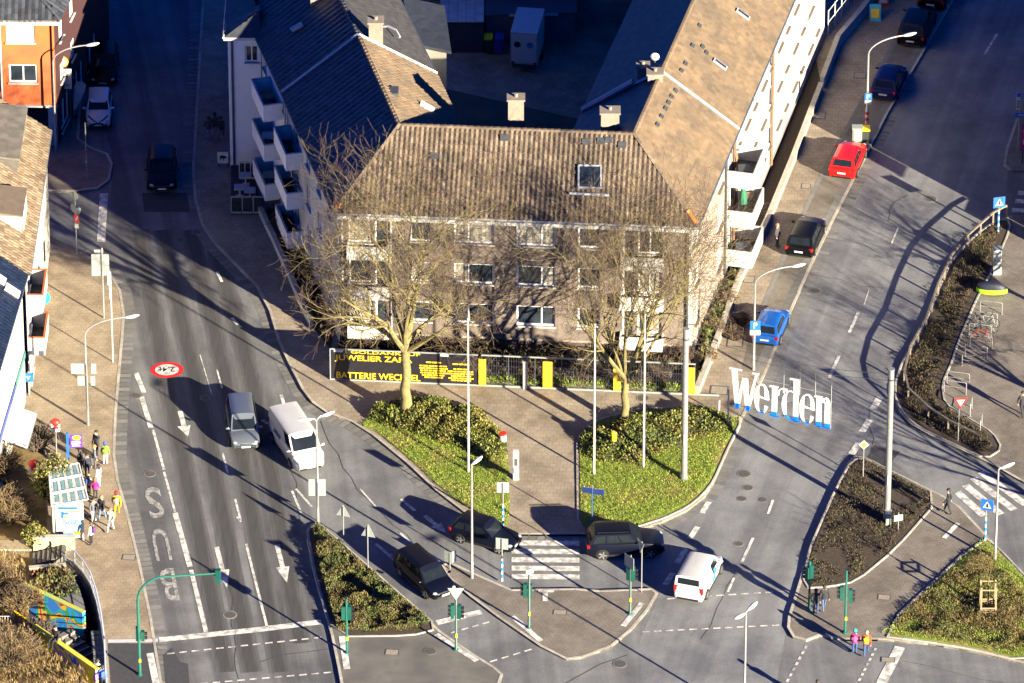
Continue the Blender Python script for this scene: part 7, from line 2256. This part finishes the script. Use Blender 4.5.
mb = MB(); mb.obox(Z(a, PZ + .3), V2(b) - V2(a), Vector((.03, 0, 0)), (0, 0, 1.9)); mb.build('glass_back', mat('shelter_glass', (.10, .14, .15), None, .08, spec=.8), bs, world=True)
mb = MB(); a, b = roof_pt(.2, .2), roof_pt(.2, .8); mb.obox(Z(a, PZ + .42), V2(b) - V2(a), Vector((.4, .06, 0)), (0, 0, .06)); mb.build('bench', M_STEELD, bs, world=True)
c = at(70.5, 539, PZ)
mb = MB(); mb.box((c.x, c.y, PZ + 1.33), (1.62, .2, 2.35)); mb.build('poster_case', M_PLATE, bs, world=True)
mb = MB(); x0, y0 = c.x, c.y - .105
mb.box((x0, y0, PZ + 1.33), (1.3, .015, 1.95), 0)
def dsk(cx, cz, r, mi, k=.012, n=18):
    mb.disc((x0 + cx, y0 - k, PZ + 1.33 + cz), r, (0, -1, 0), n, mi)
dsk(.28, -.3, .42, 1); dsk(.2, -.32, .34, 2, .014)
mb.box((x0 - .1, y0 - .01, PZ + 2.22), (1.1, .012, .16), 3); mb.box((x0 + .2, y0 - .012, PZ + 1.98), (.7, .012, .1), 4); mb.box((x0 - .42, y0 - .012, PZ + 1.75), (.14, .012, .5), 3); mb.box((x0 - .22, y0 - .012, PZ + 1.85), (.3, .012, .16), 3); mb.box((x0 - .22, y0 - .014, PZ + 1.6), (.2, .012, .1), 5)
mb.box((x0, y0 - .01, PZ + .42), (1.28, .012, .12), 3); mb.box((x0 + .42, y0 - .012, PZ + .48), (.42, .014, .22), 5)
put_text(mb, 'facial', (x0 - .38, y0 - .02, PZ + 1.12), (1, 0, 0), (0, 0, 1), .28, .75, 3)
mb.build('poster', [mat('poster_white', (.4, .41, .42), None, .4), mat('poster_sky', (.15, .5, .75), None, .4), mat('poster_pale', (.3, .42, .48), None, .4), mat('poster_blue', (.02, .12, .55), None, .4), mat('poster_orange', (.8, .25, .08), None, .4), M_SIGNYEL], bs, world=True)
for sx in (-.78, .78):
    mb = MB(); mb.box((c.x + sx, c.y, PZ + .1), (.1, .18, .2)); mb.build('poster_leg', M_PLATE, bs, world=True)
def solid_wall(name, label, cat, a, b, h, w, m, z0=0.0, capm=None):
    a, b = V2(a), V2(b); u_ = (b - a).normalized(); n_ = Vector((-u_.y, u_.x, 0))
    t = thing(name, label, cat, Z(a, z0))
    mb = MB(); mb.obox(Z(a, z0), b - a, n_ * w, up * h); mb.build('wall', m, t, world=True)
    mb = MB(); mb.obox(Z(a - n_ * .03 - u_ * .03, z0 + h), b - a + u_ * .06, n_ * (w + .06), up * .06); mb.build('coping', capm or M_KERB, t, world=True)
    return t
solid_wall('stair_wall', 'beige concrete wall above the short stair behind the bus shelter poster', 'wall', at(33.5, 552), at(75, 552), .95, .3, mat('wall_sand', (.5, .42, .22), (.4, .33, .17), .9, scale=1.5, c3=(.3, .25, .15), scale3=1))
ss = thing('short_stair', 'short flight of dark steps beside the beige concrete wall', 'steps', at(50, 560))
a, b = V2(at(32, 566)), V2(at(66, 564)); n = 7
for k in range(n):
    mb = MB(); p = a.lerp(b, k / n); mb.obox(Z(p, -.02), (b - a) / n * .8, (0, 1.25, 0), (0, 0, .12 + .07 * k)); mb.build('step', mat('step_dark', (.14, .13, .115), None, .9), ss, world=True)
solid_wall('brick_edge_wall', 'low rust coloured wall below the short dark stair', 'wall', at(30, 577), at(66, 574), .55, .25, mat('rust_wall', (.3, .14, .06), (.22, .1, .045), .9, scale=2))
def graffiti(name, cols, scale, seed):
    m = bpy.data.materials.new(name); m.use_nodes = True; nt = m.node_tree; b_ = nt.nodes['Principled BSDF']; b_.inputs['Roughness'].default_value = .6
    tc = _n(nt, 'ShaderNodeTexCoord'); mp = _n(nt, 'ShaderNodeMapping'); mp.inputs['Location'].default_value = (seed, seed * .7, 0); nt.links.new(tc.outputs['Object'], mp.inputs[0])
    nz = _n(nt, 'ShaderNodeTexNoise'); nz.inputs['Scale'].default_value = scale; nz.inputs['Detail'].default_value = 1.5; nz.inputs['Distortion'].default_value = 1.2; nt.links.new(mp.outputs[0], nz.inputs[0])
    rp = _n(nt, 'ShaderNodeValToRGB'); rp.color_ramp.interpolation = 'CONSTANT'
    els = rp.color_ramp.elements
    for i, c_ in enumerate(cols):
        pos = .3 + .42 * i / len(cols)
        e_ = els[i] if i < 2 else els.new(pos)
        e_.position = pos if i else 0; e_.color = (*c_, 1)
    nt.links.new(nz.outputs[0], rp.inputs[0]); nt.links.new(rp.outputs[0], b_.inputs['Base Color'])
    return m
M_GRA1 = graffiti('mural_mixed', [(.04, .2, .6), (.02, .35, .65), (.05, .3, .1), (.75, .45, .05), (.45, .05, .05), (.1, .45, .5)], .9, 3)
M_GRA2 = graffiti('mural_yellow', [(.75, .65, .03), (.65, .6, .05), (.35, .2, .55), (.75, .66, .04), (.03, .08, .5)], .55, 9)
mw = thing('mural_wall', 'upper stair flank wall covered in blue, green and orange graffiti', 'mural wall', at(24, 600, 0))
a, b = V2(at(23, 600)), V2(at(83, 627)); u_ = (b - a).normalized(); n_ = Vector((u_.y, -u_.x, 0))
mb = MB(); L = (b - a).length
mb.add([Z(a, -.3), Z(b, -1.9), Z(b, .95), Z(a, 1.05), Z(a - n_ * .25, -.3), Z(b - n_ * .25, -1.9), Z(b - n_ * .25, .95), Z(a - n_ * .25, 1.05)], [(0, 1, 2, 3), (5, 4, 7, 6), (1, 5, 6, 2), (4, 0, 3, 7), (4, 5, 1, 0)]); mb.build('wall', M_GRA1, mw, world=True)
mb = MB(); mb.add([Z(a + n_ * .02, 1.05), Z(b + n_ * .02, .95), Z(b - n_ * .27, .95), Z(a - n_ * .27, 1.05), Z(a + n_ * .02, 1.1), Z(b + n_ * .02, 1.0), Z(b - n_ * .27, 1.0), Z(a - n_ * .27, 1.1)], [(0, 1, 5, 4), (1, 2, 6, 5), (2, 3, 7, 6), (3, 0, 4, 7), (4, 5, 6, 7)]); mb.build('coping', mat('coping_green', (.2, .4, .1), (.5, .35, .05), .7, scale=1.2), mw, world=True)
mw2 = thing('mural_wall', 'lower stair flank wall painted yellow and violet with a dark seated figure on it', 'mural wall', at(34, 641, 0))
a, b = V2(at(33, 644)), V2(at(96, 687)); u_ = (b - a).normalized(); n_ = Vector((u_.y, -u_.x, 0))
mb = MB()
mb.add([Z(a, -.4), Z(b, -.4), Z(b, 1.15), Z(a, 1.2), Z(a - n_ * .3, -.4), Z(b - n_ * .3, -.4), Z(b - n_ * .3, 1.15), Z(a - n_ * .3, 1.2)], [(0, 1, 2, 3), (5, 4, 7, 6), (1, 5, 6, 2), (4, 0, 3, 7)]); mb.build('wall', M_GRA2, mw2, world=True)
mb = MB(); mb.add([Z(a, 1.2), Z(b, 1.15), Z(b - n_ * .3, 1.15), Z(a - n_ * .3, 1.2), Z(a, 1.25), Z(b, 1.2), Z(b - n_ * .3, 1.2), Z(a - n_ * .3, 1.25)], [(0, 1, 5, 4), (1, 2, 6, 5), (2, 3, 7, 6), (3, 0, 4, 7), (4, 5, 6, 7)]); mb.build('coping', mat('coping_yellow', (.6, .55, .05), (.5, .42, .05), .7, scale=2), mw2, world=True)
# railing round the stairwell
rl = thing('stair_railing', 'curved pale railing between the left pavement and the stairwell', 'railing', at(90, 590, PZ))
rp_ = [(66, 562), (75, 567), (83, 576), (90.5, 588), (96.5, 606), (101.5, 630), (104.5, 655), (106, 690), (108, 712)]
P = [V2(at(*v)) for v in rp_]
for h, r_ in ((1.0, .05), (.55, .025), (.2, .025)):
    mb = MB(); mb.tube([Z(p, PZ + h) for p in P], r_, 6); mb.build('rail', mat('rail_blue_grey', (.4, .45, .55), (.34, .39, .5), .5, scale=3), rl, world=True)
for a, b in zip(P, P[1:]):
    k = max(1, round((b - a).length / .9))
    for i in range(k):
        p = a.lerp(b, i / k); mb = MB(); mb.tube([Z(p, PZ), Z(p, PZ + 1.0)], .03, 5); mb.build('post', M_SIGNBACK, rl, world=True)
mb = MB()
for a, b in zip(P, P[1:]):
    n_ = Vector((-(b - a).y, (b - a).x, 0)).normalized()
    mb.obox(Z(a, -.1), b - a, n_ * .16, up * (.12 + PZ + .1))
mb.build('kerb_wall', mat('well_kerb', (.3, .29, .27), None, .9), rl, world=True)
wm = thing('wire_fence', 'white wire mesh panel at the left edge of the bank', 'fence panel', at(3, 628, .1))
for k in range(9):
    mb = MB(); mb.tube([(-.6 + k * .15, 0, 0), (-.6 + k * .15, 0, .8)], .014, 4); mb.build('wire', M_WHITE, wm)
for z in (0.02, .4, .8):
    mb = MB(); mb.tube([(-.62, .012, z), (.62, .012, z)], .02, 4); mb.build('wire', M_WHITE, wm)
mb = MB(); A, B = at(14, 611, .6), at(30, 621, .3); mb.tube([A, B], .05, 6); o = mb.build('yellow_handrail', M_SIGNYEL, loc=A, world=True); tag(o, 'short sloping yellow handrail on the bank above the painted stairs', 'handrail')

# ================================================================== PEOPLE
M_SKIN = mat('skin', (.55, .32, .22), (.48, .27, .18), .6, scale=6)
def figure_mesh(pose):
    """one continuous body grown over a jointed skeleton; slots: skin, top, trousers, shoes"""
    J = dict(pel=(0, 0, .95), sp=(0, .01, 1.15), ch=(0, .0, 1.36), nk=(0, -.01, 1.50), hb=(0, -.02, 1.57), hd=(0, -.03, 1.66), ht=(0, -.02, 1.74))
    legs = {'stand': [(.0, 0), (.0, 0)], 'walk': [(-.24, .06), (.22, -.02)], 'wave': [(.02, 0), (-.06, 0)], 'sit': None}[pose]
    E = [('pel', 'sp'), ('sp', 'ch'), ('ch', 'nk'), ('nk', 'hb'), ('hb', 'hd'), ('hd', 'ht')]
    Rr = dict(pel=.155, sp=.14, ch=.165, nk=.062, hb=.085, hd=.105, ht=.07)
    for i, s in enumerate((-1, 1)):
        k = 'LR'[i]
        if pose == 'sit':
            J['hip' + k] = (s * .09, -.02, .9); J['kn' + k] = (s * .13, -.45, .95); J['an' + k] = (s * .13, -.52, .52); J['to' + k] = (s * .13, -.66, .46)
        else:
            f, lift = legs[i]
            J['hip' + k] = (s * .095, 0, .88); J['kn' + k] = (s * .10, f * .5 - (.05 if f else .015), .50); J['an' + k] = (s * .105, f, .09 + abs(lift)); J['to' + k] = (s * .115, f - .17, .045 + abs(lift) * .5)
        Rr.update({'hip' + k: .105, 'kn' + k: .068, 'an' + k: .05, 'to' + k: .042})
        E += [('pel', 'hip' + k), ('hip' + k, 'kn' + k), ('kn' + k, 'an' + k), ('an' + k, 'to' + k)]
        sw = {'stand': -.03, 'walk': .2 * (1 if i == 0 else -1), 'wave': -.03, 'sit': -.15}[pose]
        J['sh' + k] = (s * .19, 0, 1.40)
        if pose == 'wave' and i == 1:
            J['el' + k] = (s * .36, -.12, 1.44); J['wr' + k] = (s * .22, -.2, 1.62); J['ha' + k] = (s * .16, -.2, 1.68); dr = Vector((-.5, 0, .8))
        else:
            J['el' + k] = (s * .25, sw * .5 + .03, 1.13); J['wr' + k] = (s * .25, sw - .06, .89); J['ha' + k] = (s * .245, sw - .08, .81); dr = Vector((0, -.2, -1))
        Rr.update({'sh' + k: .085, 'el' + k: .06, 'wr' + k: .04, 'ha' + k: .038})
        E += [('ch', 'sh' + k), ('sh' + k, 'el' + k), ('el' + k, 'wr' + k), ('wr' + k, 'ha' + k)]
        ha = Vector(J['ha' + k])
        for q in range(5):
            if q < 4:
                a = ha + dr.normalized() * .05 + Vector((0, (q - 1.5) * .02, 0)); b = a + dr.normalized() * (.05, .062, .058, .042)[q] + Vector((-s * .012, 0, 0))
            else:
                a = ha + Vector((-s * .01, -.045, -.005)); b = a + dr.normalized() * .035 + Vector((-s * .01, -.025, 0))
            J['f%s%d' % (k, q)] = tuple(a); J['g%s%d' % (k, q)] = tuple(b); Rr['f%s%d' % (k, q)] = .010; Rr['g%s%d' % (k, q)] = .008
            E += [('ha' + k, 'f%s%d' % (k, q)), ('f%s%d' % (k, q), 'g%s%d' % (k, q))]
    keys = list(J)
    me = bpy.data.meshes.new('figure'); me.from_pydata([J[k] for k in keys], [(keys.index(a), keys.index(b)) for a, b in E], [])
    o = bpy.data.objects.new('figure', me); COL.objects.link(o)
    md = o.modifiers.new('skin', 'SKIN'); md.use_smooth_shade = True
    for i, k in enumerate(keys):
        sv = me.skin_vertices[0].data[i]; r_ = Rr[k]
        sv.radius = (r_, r_ * (.72 if k in ('ch', 'sp', 'pel') else 1)); sv.use_root = (k == 'pel')
    o.modifiers.new('sub', 'SUBSURF').levels = 1
    dg = bpy.context.evaluated_depsgraph_get(); dg.update()
    m2 = bpy.data.meshes.new_from_object(o.evaluated_get(dg))
    bpy.data.objects.remove(o)
    m2.materials.clear()
    for m in (M_SKIN, M_BLACK, M_BLACK, M_BLACK): m2.materials.append(m)
    for p in m2.polygons:
        c = p.center
        arm = abs(c.x) > .17 and c.z > .7
        if pose == 'sit':
            mi = 0 if c.z > 1.49 else (1 if c.z > .98 and c.y > -.2 else (3 if c.z < .52 else 2))
        else:
            mi = 0 if c.z > 1.49 else (3 if c.z < .11 else (2 if c.z < .93 else 1))
        if arm and pose != 'sit': mi = 1 if c.z > .88 else 0
        if pose == 'wave' and c.x > .1 and c.z > 1.5: mi = 1 if c.x > .23 else 0
        p.material_index = mi
    m2.name = 'body'
    return m2
FIG = {p: figure_mesh(p) for p in ('stand', 'walk', 'wave', 'sit')}
# face: nose, eyes, mouth and ears as one small feature mesh
fm = MB(); fm.ell((0, -.135, 1.65), (.014, .02, .022), 6, 5, 0)
for s in (-1, 1):
    fm.ell((s * .035, -.122, 1.675), (.012, .008, .008), 6, 4, 1); fm.ell((s * .105, -.03, 1.655), (.012, .025, .034), 6, 5, 0)
fm.box((0, -.124, 1.605), (.045, .01, .01), 2)
FACE = fm.mesh('face', [M_SKIN, M_BLACK, mat('lip', (.4, .15, .12), None, .6)], smooth=True)
hm = MB()
hm.ell((0, -.0, 1.70), (.118, .125, .10), 10, 7, 0); hm.ell((0, .05, 1.645), (.105, .08, .11), 9, 6, 0)
HAIR = hm
hl_ = MB(); hl_.ell((0, -.0, 1.70), (.12, .127, .10), 10, 7, 0); hl_.ell((0, .07, 1.58), (.115, .08, .2), 9, 7, 0)
cap_ = MB(); cap_.ell((0, -.01, 1.72), (.125, .132, .10), 10, 7, 0); cap_.tube([(0, 0, 1.665), (0, 0, 1.70)], [.125, .13], 12, 0); cap_.ell((0, 0, 1.83), (.035, .035, .03), 6, 5, 0)
def person(label, x, y, face, pose, top, trou, hair=(.03, .02, .015), h=1.72, hat=None, long=False, bag=None, z=PZ, skirt=False, shoe=(.03, .03, .03)):
    """face: photo-plane bearing the person looks to, degrees, 0 = towards the camera"""
    s = h / 1.78
    t = thing('person', label, 'person', at(x, y, z), R(face))
    t.scale = (s, s, s)
    o = bpy.data.objects.new('body', FIG[pose]); COL.objects.link(o); o.parent = t
    for i, c in ((1, top), (2, trou), (3, shoe)):
        o.material_slots[i].link = 'OBJECT'
        o.material_slots[i].material = mat('cloth_%d_%d_%d' % tuple(int(v * 255) for v in c), c, tuple(v * .75 for v in c), .85, scale=9)
    place(FACE, 'face', t)
    hc = mat('hair_%d_%d' % (int(hair[0] * 255), int(hair[1] * 255)), hair, tuple(v * .7 for v in hair), .7, scale=20)
    place((hl_ if long else HAIR).mesh('hair', [hc], smooth=True), 'hair', t)
    if hat:
        place(cap_.mesh('hat', [mat('hat_%d_%d_%d' % tuple(int(v * 255) for v in hat), hat, None, .85)], smooth=True), 'hat', t)
    # jacket hem and collar so that the clothes end cleanly
    if pose != 'sit':
        cm = mat('cloth_%d_%d_%d' % tuple(int(v * 255) for v in top), top)
        j = MB(); j.tube([(0, 0, .86), (0, 0, .92), (0, .0, 1.02)], [.185, .19, .17], 12, 0, False)
        j.tube([(0, -.0, 1.46), (0, -.0, 1.53)], [.085, .075], 10, 0, False)
        for v in j.v[:36]: v.y *= .78
        place(j.mesh('jacket', [cm], smooth=True), 'jacket', t)
    if bag:
        b = thing('backpack', 'backpack worn by the ' + label[:0] + bag[1], 'backpack', t.location, R(face))
        b.scale = (s, s, s)
        m = mat('bag_%d_%d_%d' % tuple(int(v * 255) for v in bag[0]), bag[0], None, .8)
        k = MB(); k.ell((0, .21, 1.24), (.16, .11, .23), 9, 8); k.box((0, .20, 1.22), (.27, .16, .34)); k.build('pack', m, b, smooth=True)
        k = MB(); k.ell((0, .3, 1.14), (.11, .05, .1), 8, 6); k.build('front_pocket', m, b, smooth=True)
        for q in (-1, 1):
            k = MB(); k.tube([(q * .1, .14, 1.08), (q * .12, -.02, 1.12), (q * .11, -.125, 1.28), (q * .1, -.05, 1.47), (q * .09, .13, 1.42)], .016, 4); k.build('strap', m, b)
    return t
DK, BLU, JN = (.015, .017, .025), (.03, .06, .16), (.10, .17, .32)
person('left of three people in dark clothes walking on the shaded left pavement', 209, 140, -160, 'walk', (.05, .05, .06), (.2, .25, .32))
person('middle of three people on the shaded left pavement, the tallest', 215, 138, -170, 'walk', (.04, .045, .06), (.18, .22, .3), h=1.85)
person('right of three people on the shaded left pavement, in a dark coat', 221, 140, 170, 'walk', DK, (.09, .12, .18))
person('person in a dark jacket raising an arm at the top of the bus queue', 97, 456, -40, 'wave', (.02, .025, .04), DK, h=1.8)
person('child in a blue hat and white trousers with a green backpack in the bus queue', 105.5, 465, -175, 'stand', (.14, .25, .05), (.7, .7, .68), hat=(.02, .12, .6), h=1.6, bag=((.16, .3, .03), 'child in the blue hat'))
person('person in a black jacket left of the bus queue by the purple board', 80.5, 473, 60, 'stand', DK, (.03, .04, .07), hair=(.05, .03, .02), h=1.68)
person('person in a navy jacket with a white collar beside the shelter roof', 87.5, 478, 20, 'stand', (.015, .02, .05), DK, h=1.72)
person('person with orange hair in a grey jacket in the bus queue', 95, 469, 100, 'stand', (.12, .13, .15), (.08, .09, .1), hair=(.5, .2, .06), h=1.7)
person('person in a white jacket facing the street in the middle of the queue', 99, 488, -120, 'stand', (.72, .74, .76), (.55, .56, .58), h=1.66, long=True)
person('small child in a pale jacket with a pink and blue backpack by the shelter', 89, 494, 140, 'stand', (.6, .58, .55), (.03, .03, .05), hair=(.35, .25, .12), h=1.4, long=True, bag=((.05, .12, .5), 'small child by the shelter'))
person('child in a magenta jacket and black trousers beside the shelter', 95.5, 499, 160, 'stand', (.5, .02, .22), (.02, .02, .025), hair=(.2, .1, .05), h=1.5, long=True)
person('person in a grey jacket and white trousers in front of the shelter', 94, 522, 30, 'stand', (.11, .12, .14), (.68, .68, .68), h=1.7)
person('person in a black jacket and blue jeans in front of the shelter', 102, 520, 150, 'walk', DK, JN, hair=(.3, .2, .1), h=1.72)
person('person in bright yellow clothes and a red hat walking away along the kerb', 117, 517, 178, 'walk', (.5, .28, .01), (.5, .28, .01), hat=(.6, .02, .01), h=1.8, bag=((.25, .23, .2), 'person in yellow'))
person('person in a cream jacket and light jeans near the kerb', 111, 531, -20, 'walk', (.68, .58, .42), (.45, .52, .58), hair=(.25, .12, .05), h=1.65, long=True)
person('girl in a white top and black leggings with a purple backpack', 91.5, 545, -115, 'stand', (.68, .66, .64), (.015, .015, .02), hair=(.1, .05, .03), h=1.6, long=True, bag=((.09, .03, .14), 'girl in black leggings'))
person('left of two men in black jackets and jeans waiting at the dark bed corner', 815.5, 615, 175, 'stand', DK, BLU, h=1.82)
person('right of two men in black jackets and jeans waiting at the dark bed corner', 824, 611, -165, 'walk', DK, (.06, .1, .2), h=1.8)
person('person in a pink jacket and teal hat stepping off the lower right kerb', 854.5, 654, 175, 'stand', (.4, .015, .1), (.03, .07, .2), hat=(.02, .45, .5), h=1.68, z=0.02, bag=((.45, .06, .22), 'person in the teal hat'))
person('person in an orange jacket with a yellow backpack stepping off the kerb', 866, 656, 178, 'walk', (.45, .05, .02), (.03, .07, .2), hair=(.3, .25, .2), h=1.76, z=0.02, bag=((.7, .6, .02), 'person in the orange jacket'))
person('person whose head shows at the bottom edge below the dark bed corner', 817, 706, 180, 'walk', DK, BLU, h=1.78, z=0.01)
person('person in black walking towards the lower right zebra crossing', 948, 514, -100, 'walk', DK, (.02, .02, .03), h=1.78)
person('person in dark clothes standing beside the black car on the right pavement', 777, 247, 60, 'stand', (.05, .045, .05), (.05, .05, .07), hair=(.3, .15, .08), h=1.7)
person('person in dark clothes at the right edge of the plaza', 1022, 416, 20, 'walk', (.02, .02, .03), DK, h=1.75)
person('left of two people coming down to the foot of the painted stairs', 98, 684, 150, 'walk', (.5, .52, .55), (.05, .08, .2), h=1.72, z=-.35)
person('right of two people at the foot of the painted stairs, in blue', 103, 690, -160, 'walk', (.05, .12, .4), DK, h=1.72, z=-.3)
p0 = V2(at(33, 644)).lerp(V2(at(96, 687)), .34)
sp_ = person('person in black sitting on the yellow painted stair wall', 50, 640, -35, 'sit', (.012, .012, .015), (.012, .012, .015), hair=(.02, .012, .01), h=1.75)
sp_.location = Z(p0, 1.25 - .80 * 1.75 / 1.78) + Vector((.12, .1, 0))

leaves('ground_cover', [(q.x, q.y) for q in (FA - fn * .25, V2(at(690, 396.5)) - fn * .3, V2(at(690, 396.5)) - fn * .95, FA - fn * .85)], 2600, .2, bumpy(.55, .5, 2.2), [M_BROWNLEAF], 31, up=1.2, jit=.9, aspect=.4)
leaves('ground_cover', [(q.x, q.y) for q in (FA - fn * 2.5, V2(at(690, 396.5)) - fn * 2.5, fR + nF * .3, fL + nF * .3)], 5200, .2, bumpy(.45, .5, 1.9), [M_BROWNLEAF], 32, up=1.2, jit=.9, aspect=.4)
leaves('ground_cover', px((697, 392), (719, 340), (739, 284), (746, 262), (735, 262), (722, 286), (702, 340)), 3600, .22, bumpy(.4, .5, 1.9), [M_COVER], 33, up=1.2, jit=.9, aspect=.4)
leaves('ground_cover', px((264, 213), (282, 210), (310, 274), (332, 332), (329, 350), (312, 322), (287, 268)), 3600, .22, bumpy(.5, .6, 1.9), [M_BROWNLEAF], 34, up=1.2, jit=.9, aspect=.4)

# ---- things standing on the right-hand balconies
def on_bal(k, du_, dn_):
    return Z(aT + uA * (bal0 + du_) + nA * dn_, (.25, 3.05, 5.85)[k] + BZ + .025)
t = thing('parasol', 'closed green parasol on the middle white balcony of the beige wing', 'parasol', on_bal(1, 1.5, .8))
mb = MB(); mb.tube([(0, 0, 0), (0, 0, 2.2)], .025, 6); mb.build('pole', M_STEEL, t)
mb = MB(); mb.tube([(0, 0, .75), (0, 0, 1.0), (0, 0, 2.05), (0, 0, 2.2)], [.26, .24, .1, .02], 9); mb.build('cloth', mat('parasol_green', (.01, .16, .08), (.008, .11, .06), .8), t)
mb = MB(); mb.tube([(0, 0, 0), (0, 0, .08)], .22, 10); mb.build('foot', M_STEELD, t)
def table(p, lab, m):
    t = thing('balcony_table', lab, 'table', p)
    mb = MB(); mb.box((0, 0, .71), (.75, .9, .05)); mb.build('table_top', m, t)
    for sx in (-.3, .3):
        for sy in (-.38, .38):
            mb = MB(); mb.tube([(sx, sy, 0), (sx, sy, .69)], .025, 5); mb.build('leg', M_STEELD, t)
table(on_bal(2, 1.0, .95), 'dark table on the top white balcony of the beige wing', M_STEELD)
table(on_bal(0, 1.0, .9), 'small blue grey table on the lowest white balcony of the beige wing', mat('slate_blue', (.06, .09, .14), None, .6))
table(on_bal(1, 2.4, .9), 'tan table behind the green parasol', M_WOOD)
t = thing('folded_chair', 'orange folded chair leaning at the back of the top white balcony', 'chair', on_bal(2, 2.2, .35), math.atan2(uA.y, uA.x))
for q in (-.2, .2):
    mb = MB(); mb.tube([(q, 0, 0), (q, .18, .95)], .02, 5); mb.build('frame', M_STEEL, t)
mb = MB(); mb.obox((-.2, .03, .2), (.4, 0, 0), (0, .02, 0), (0, .14, .7)); mb.build('seat_cloth', mat('orange_cloth', (.5, .14, .01), None, .8), t)
for k, lab in enumerate(('planter box on the lowest balcony of the left flank', 'planter box on the middle balcony of the left flank', 'planter box on the top balcony of the left flank')):
    t = thing('planter_box', lab, 'planter', Z(cT + uC * 2.9 + nC * .55, (.15, 2.95, 5.75)[k] + BZ + .025))
    mb = MB(); mb.box((0, 0, .15), (.3, .9, .3)); mb.build('box', M_TERRA, t)
    mb = MB(); rr = random.Random(k)
    for i in range(40):
        p = Vector((rr.uniform(-.12, .12), rr.uniform(-.42, .42), .3)); d = Vector((rr.gauss(0, .08), rr.gauss(0, .08), rr.uniform(.15, .4)))
        w_v = Vector((rr.gauss(0, .03), rr.gauss(0, .03), 0)); mb.poly([p - w_v, p + d, p + w_v])
    o = mb.build('leaves', M_BROWNLEAF, t); o['kind'] = 'stuff'

mb = MB()
for sy in (-1, 1):
    mb.tube([(1.28, sy * .62, .86), (1.6, sy * .3, .70), (1.77, 0, .56)], .045, 5); mb.tube([(1.77, 0, .56), (1.74, sy * .62, .36)], .05, 5)
mb.build('front_cross', M_BLACK, whc)
for k, (z, lab, m) in enumerate(((.4, 'grey table on the lowest balcony of the dark roofed house', M_SIGNBACK), (3.25, 'pale table on the middle balcony of the dark roofed house', M_PLATE), (6.1, 'dark table on the top balcony of the dark roofed house', M_STEELD))):
    table(Z(dB - uD * 3.0 + nD * .65, z + BZ + .025), lab, m)

leaves('grass', [(q.x, q.y) for q in (FB + fdir * .3 - fn * .2, V2(at(690, 396.5)) - fn * .2, V2(at(690, 396.5)) - fn * .55, FB + fdir * .3 - fn * .55)], 3500, .22, lambda x, y: .3, [M_BLADE], 41, up=1.2, jit=.9, aspect=.3)
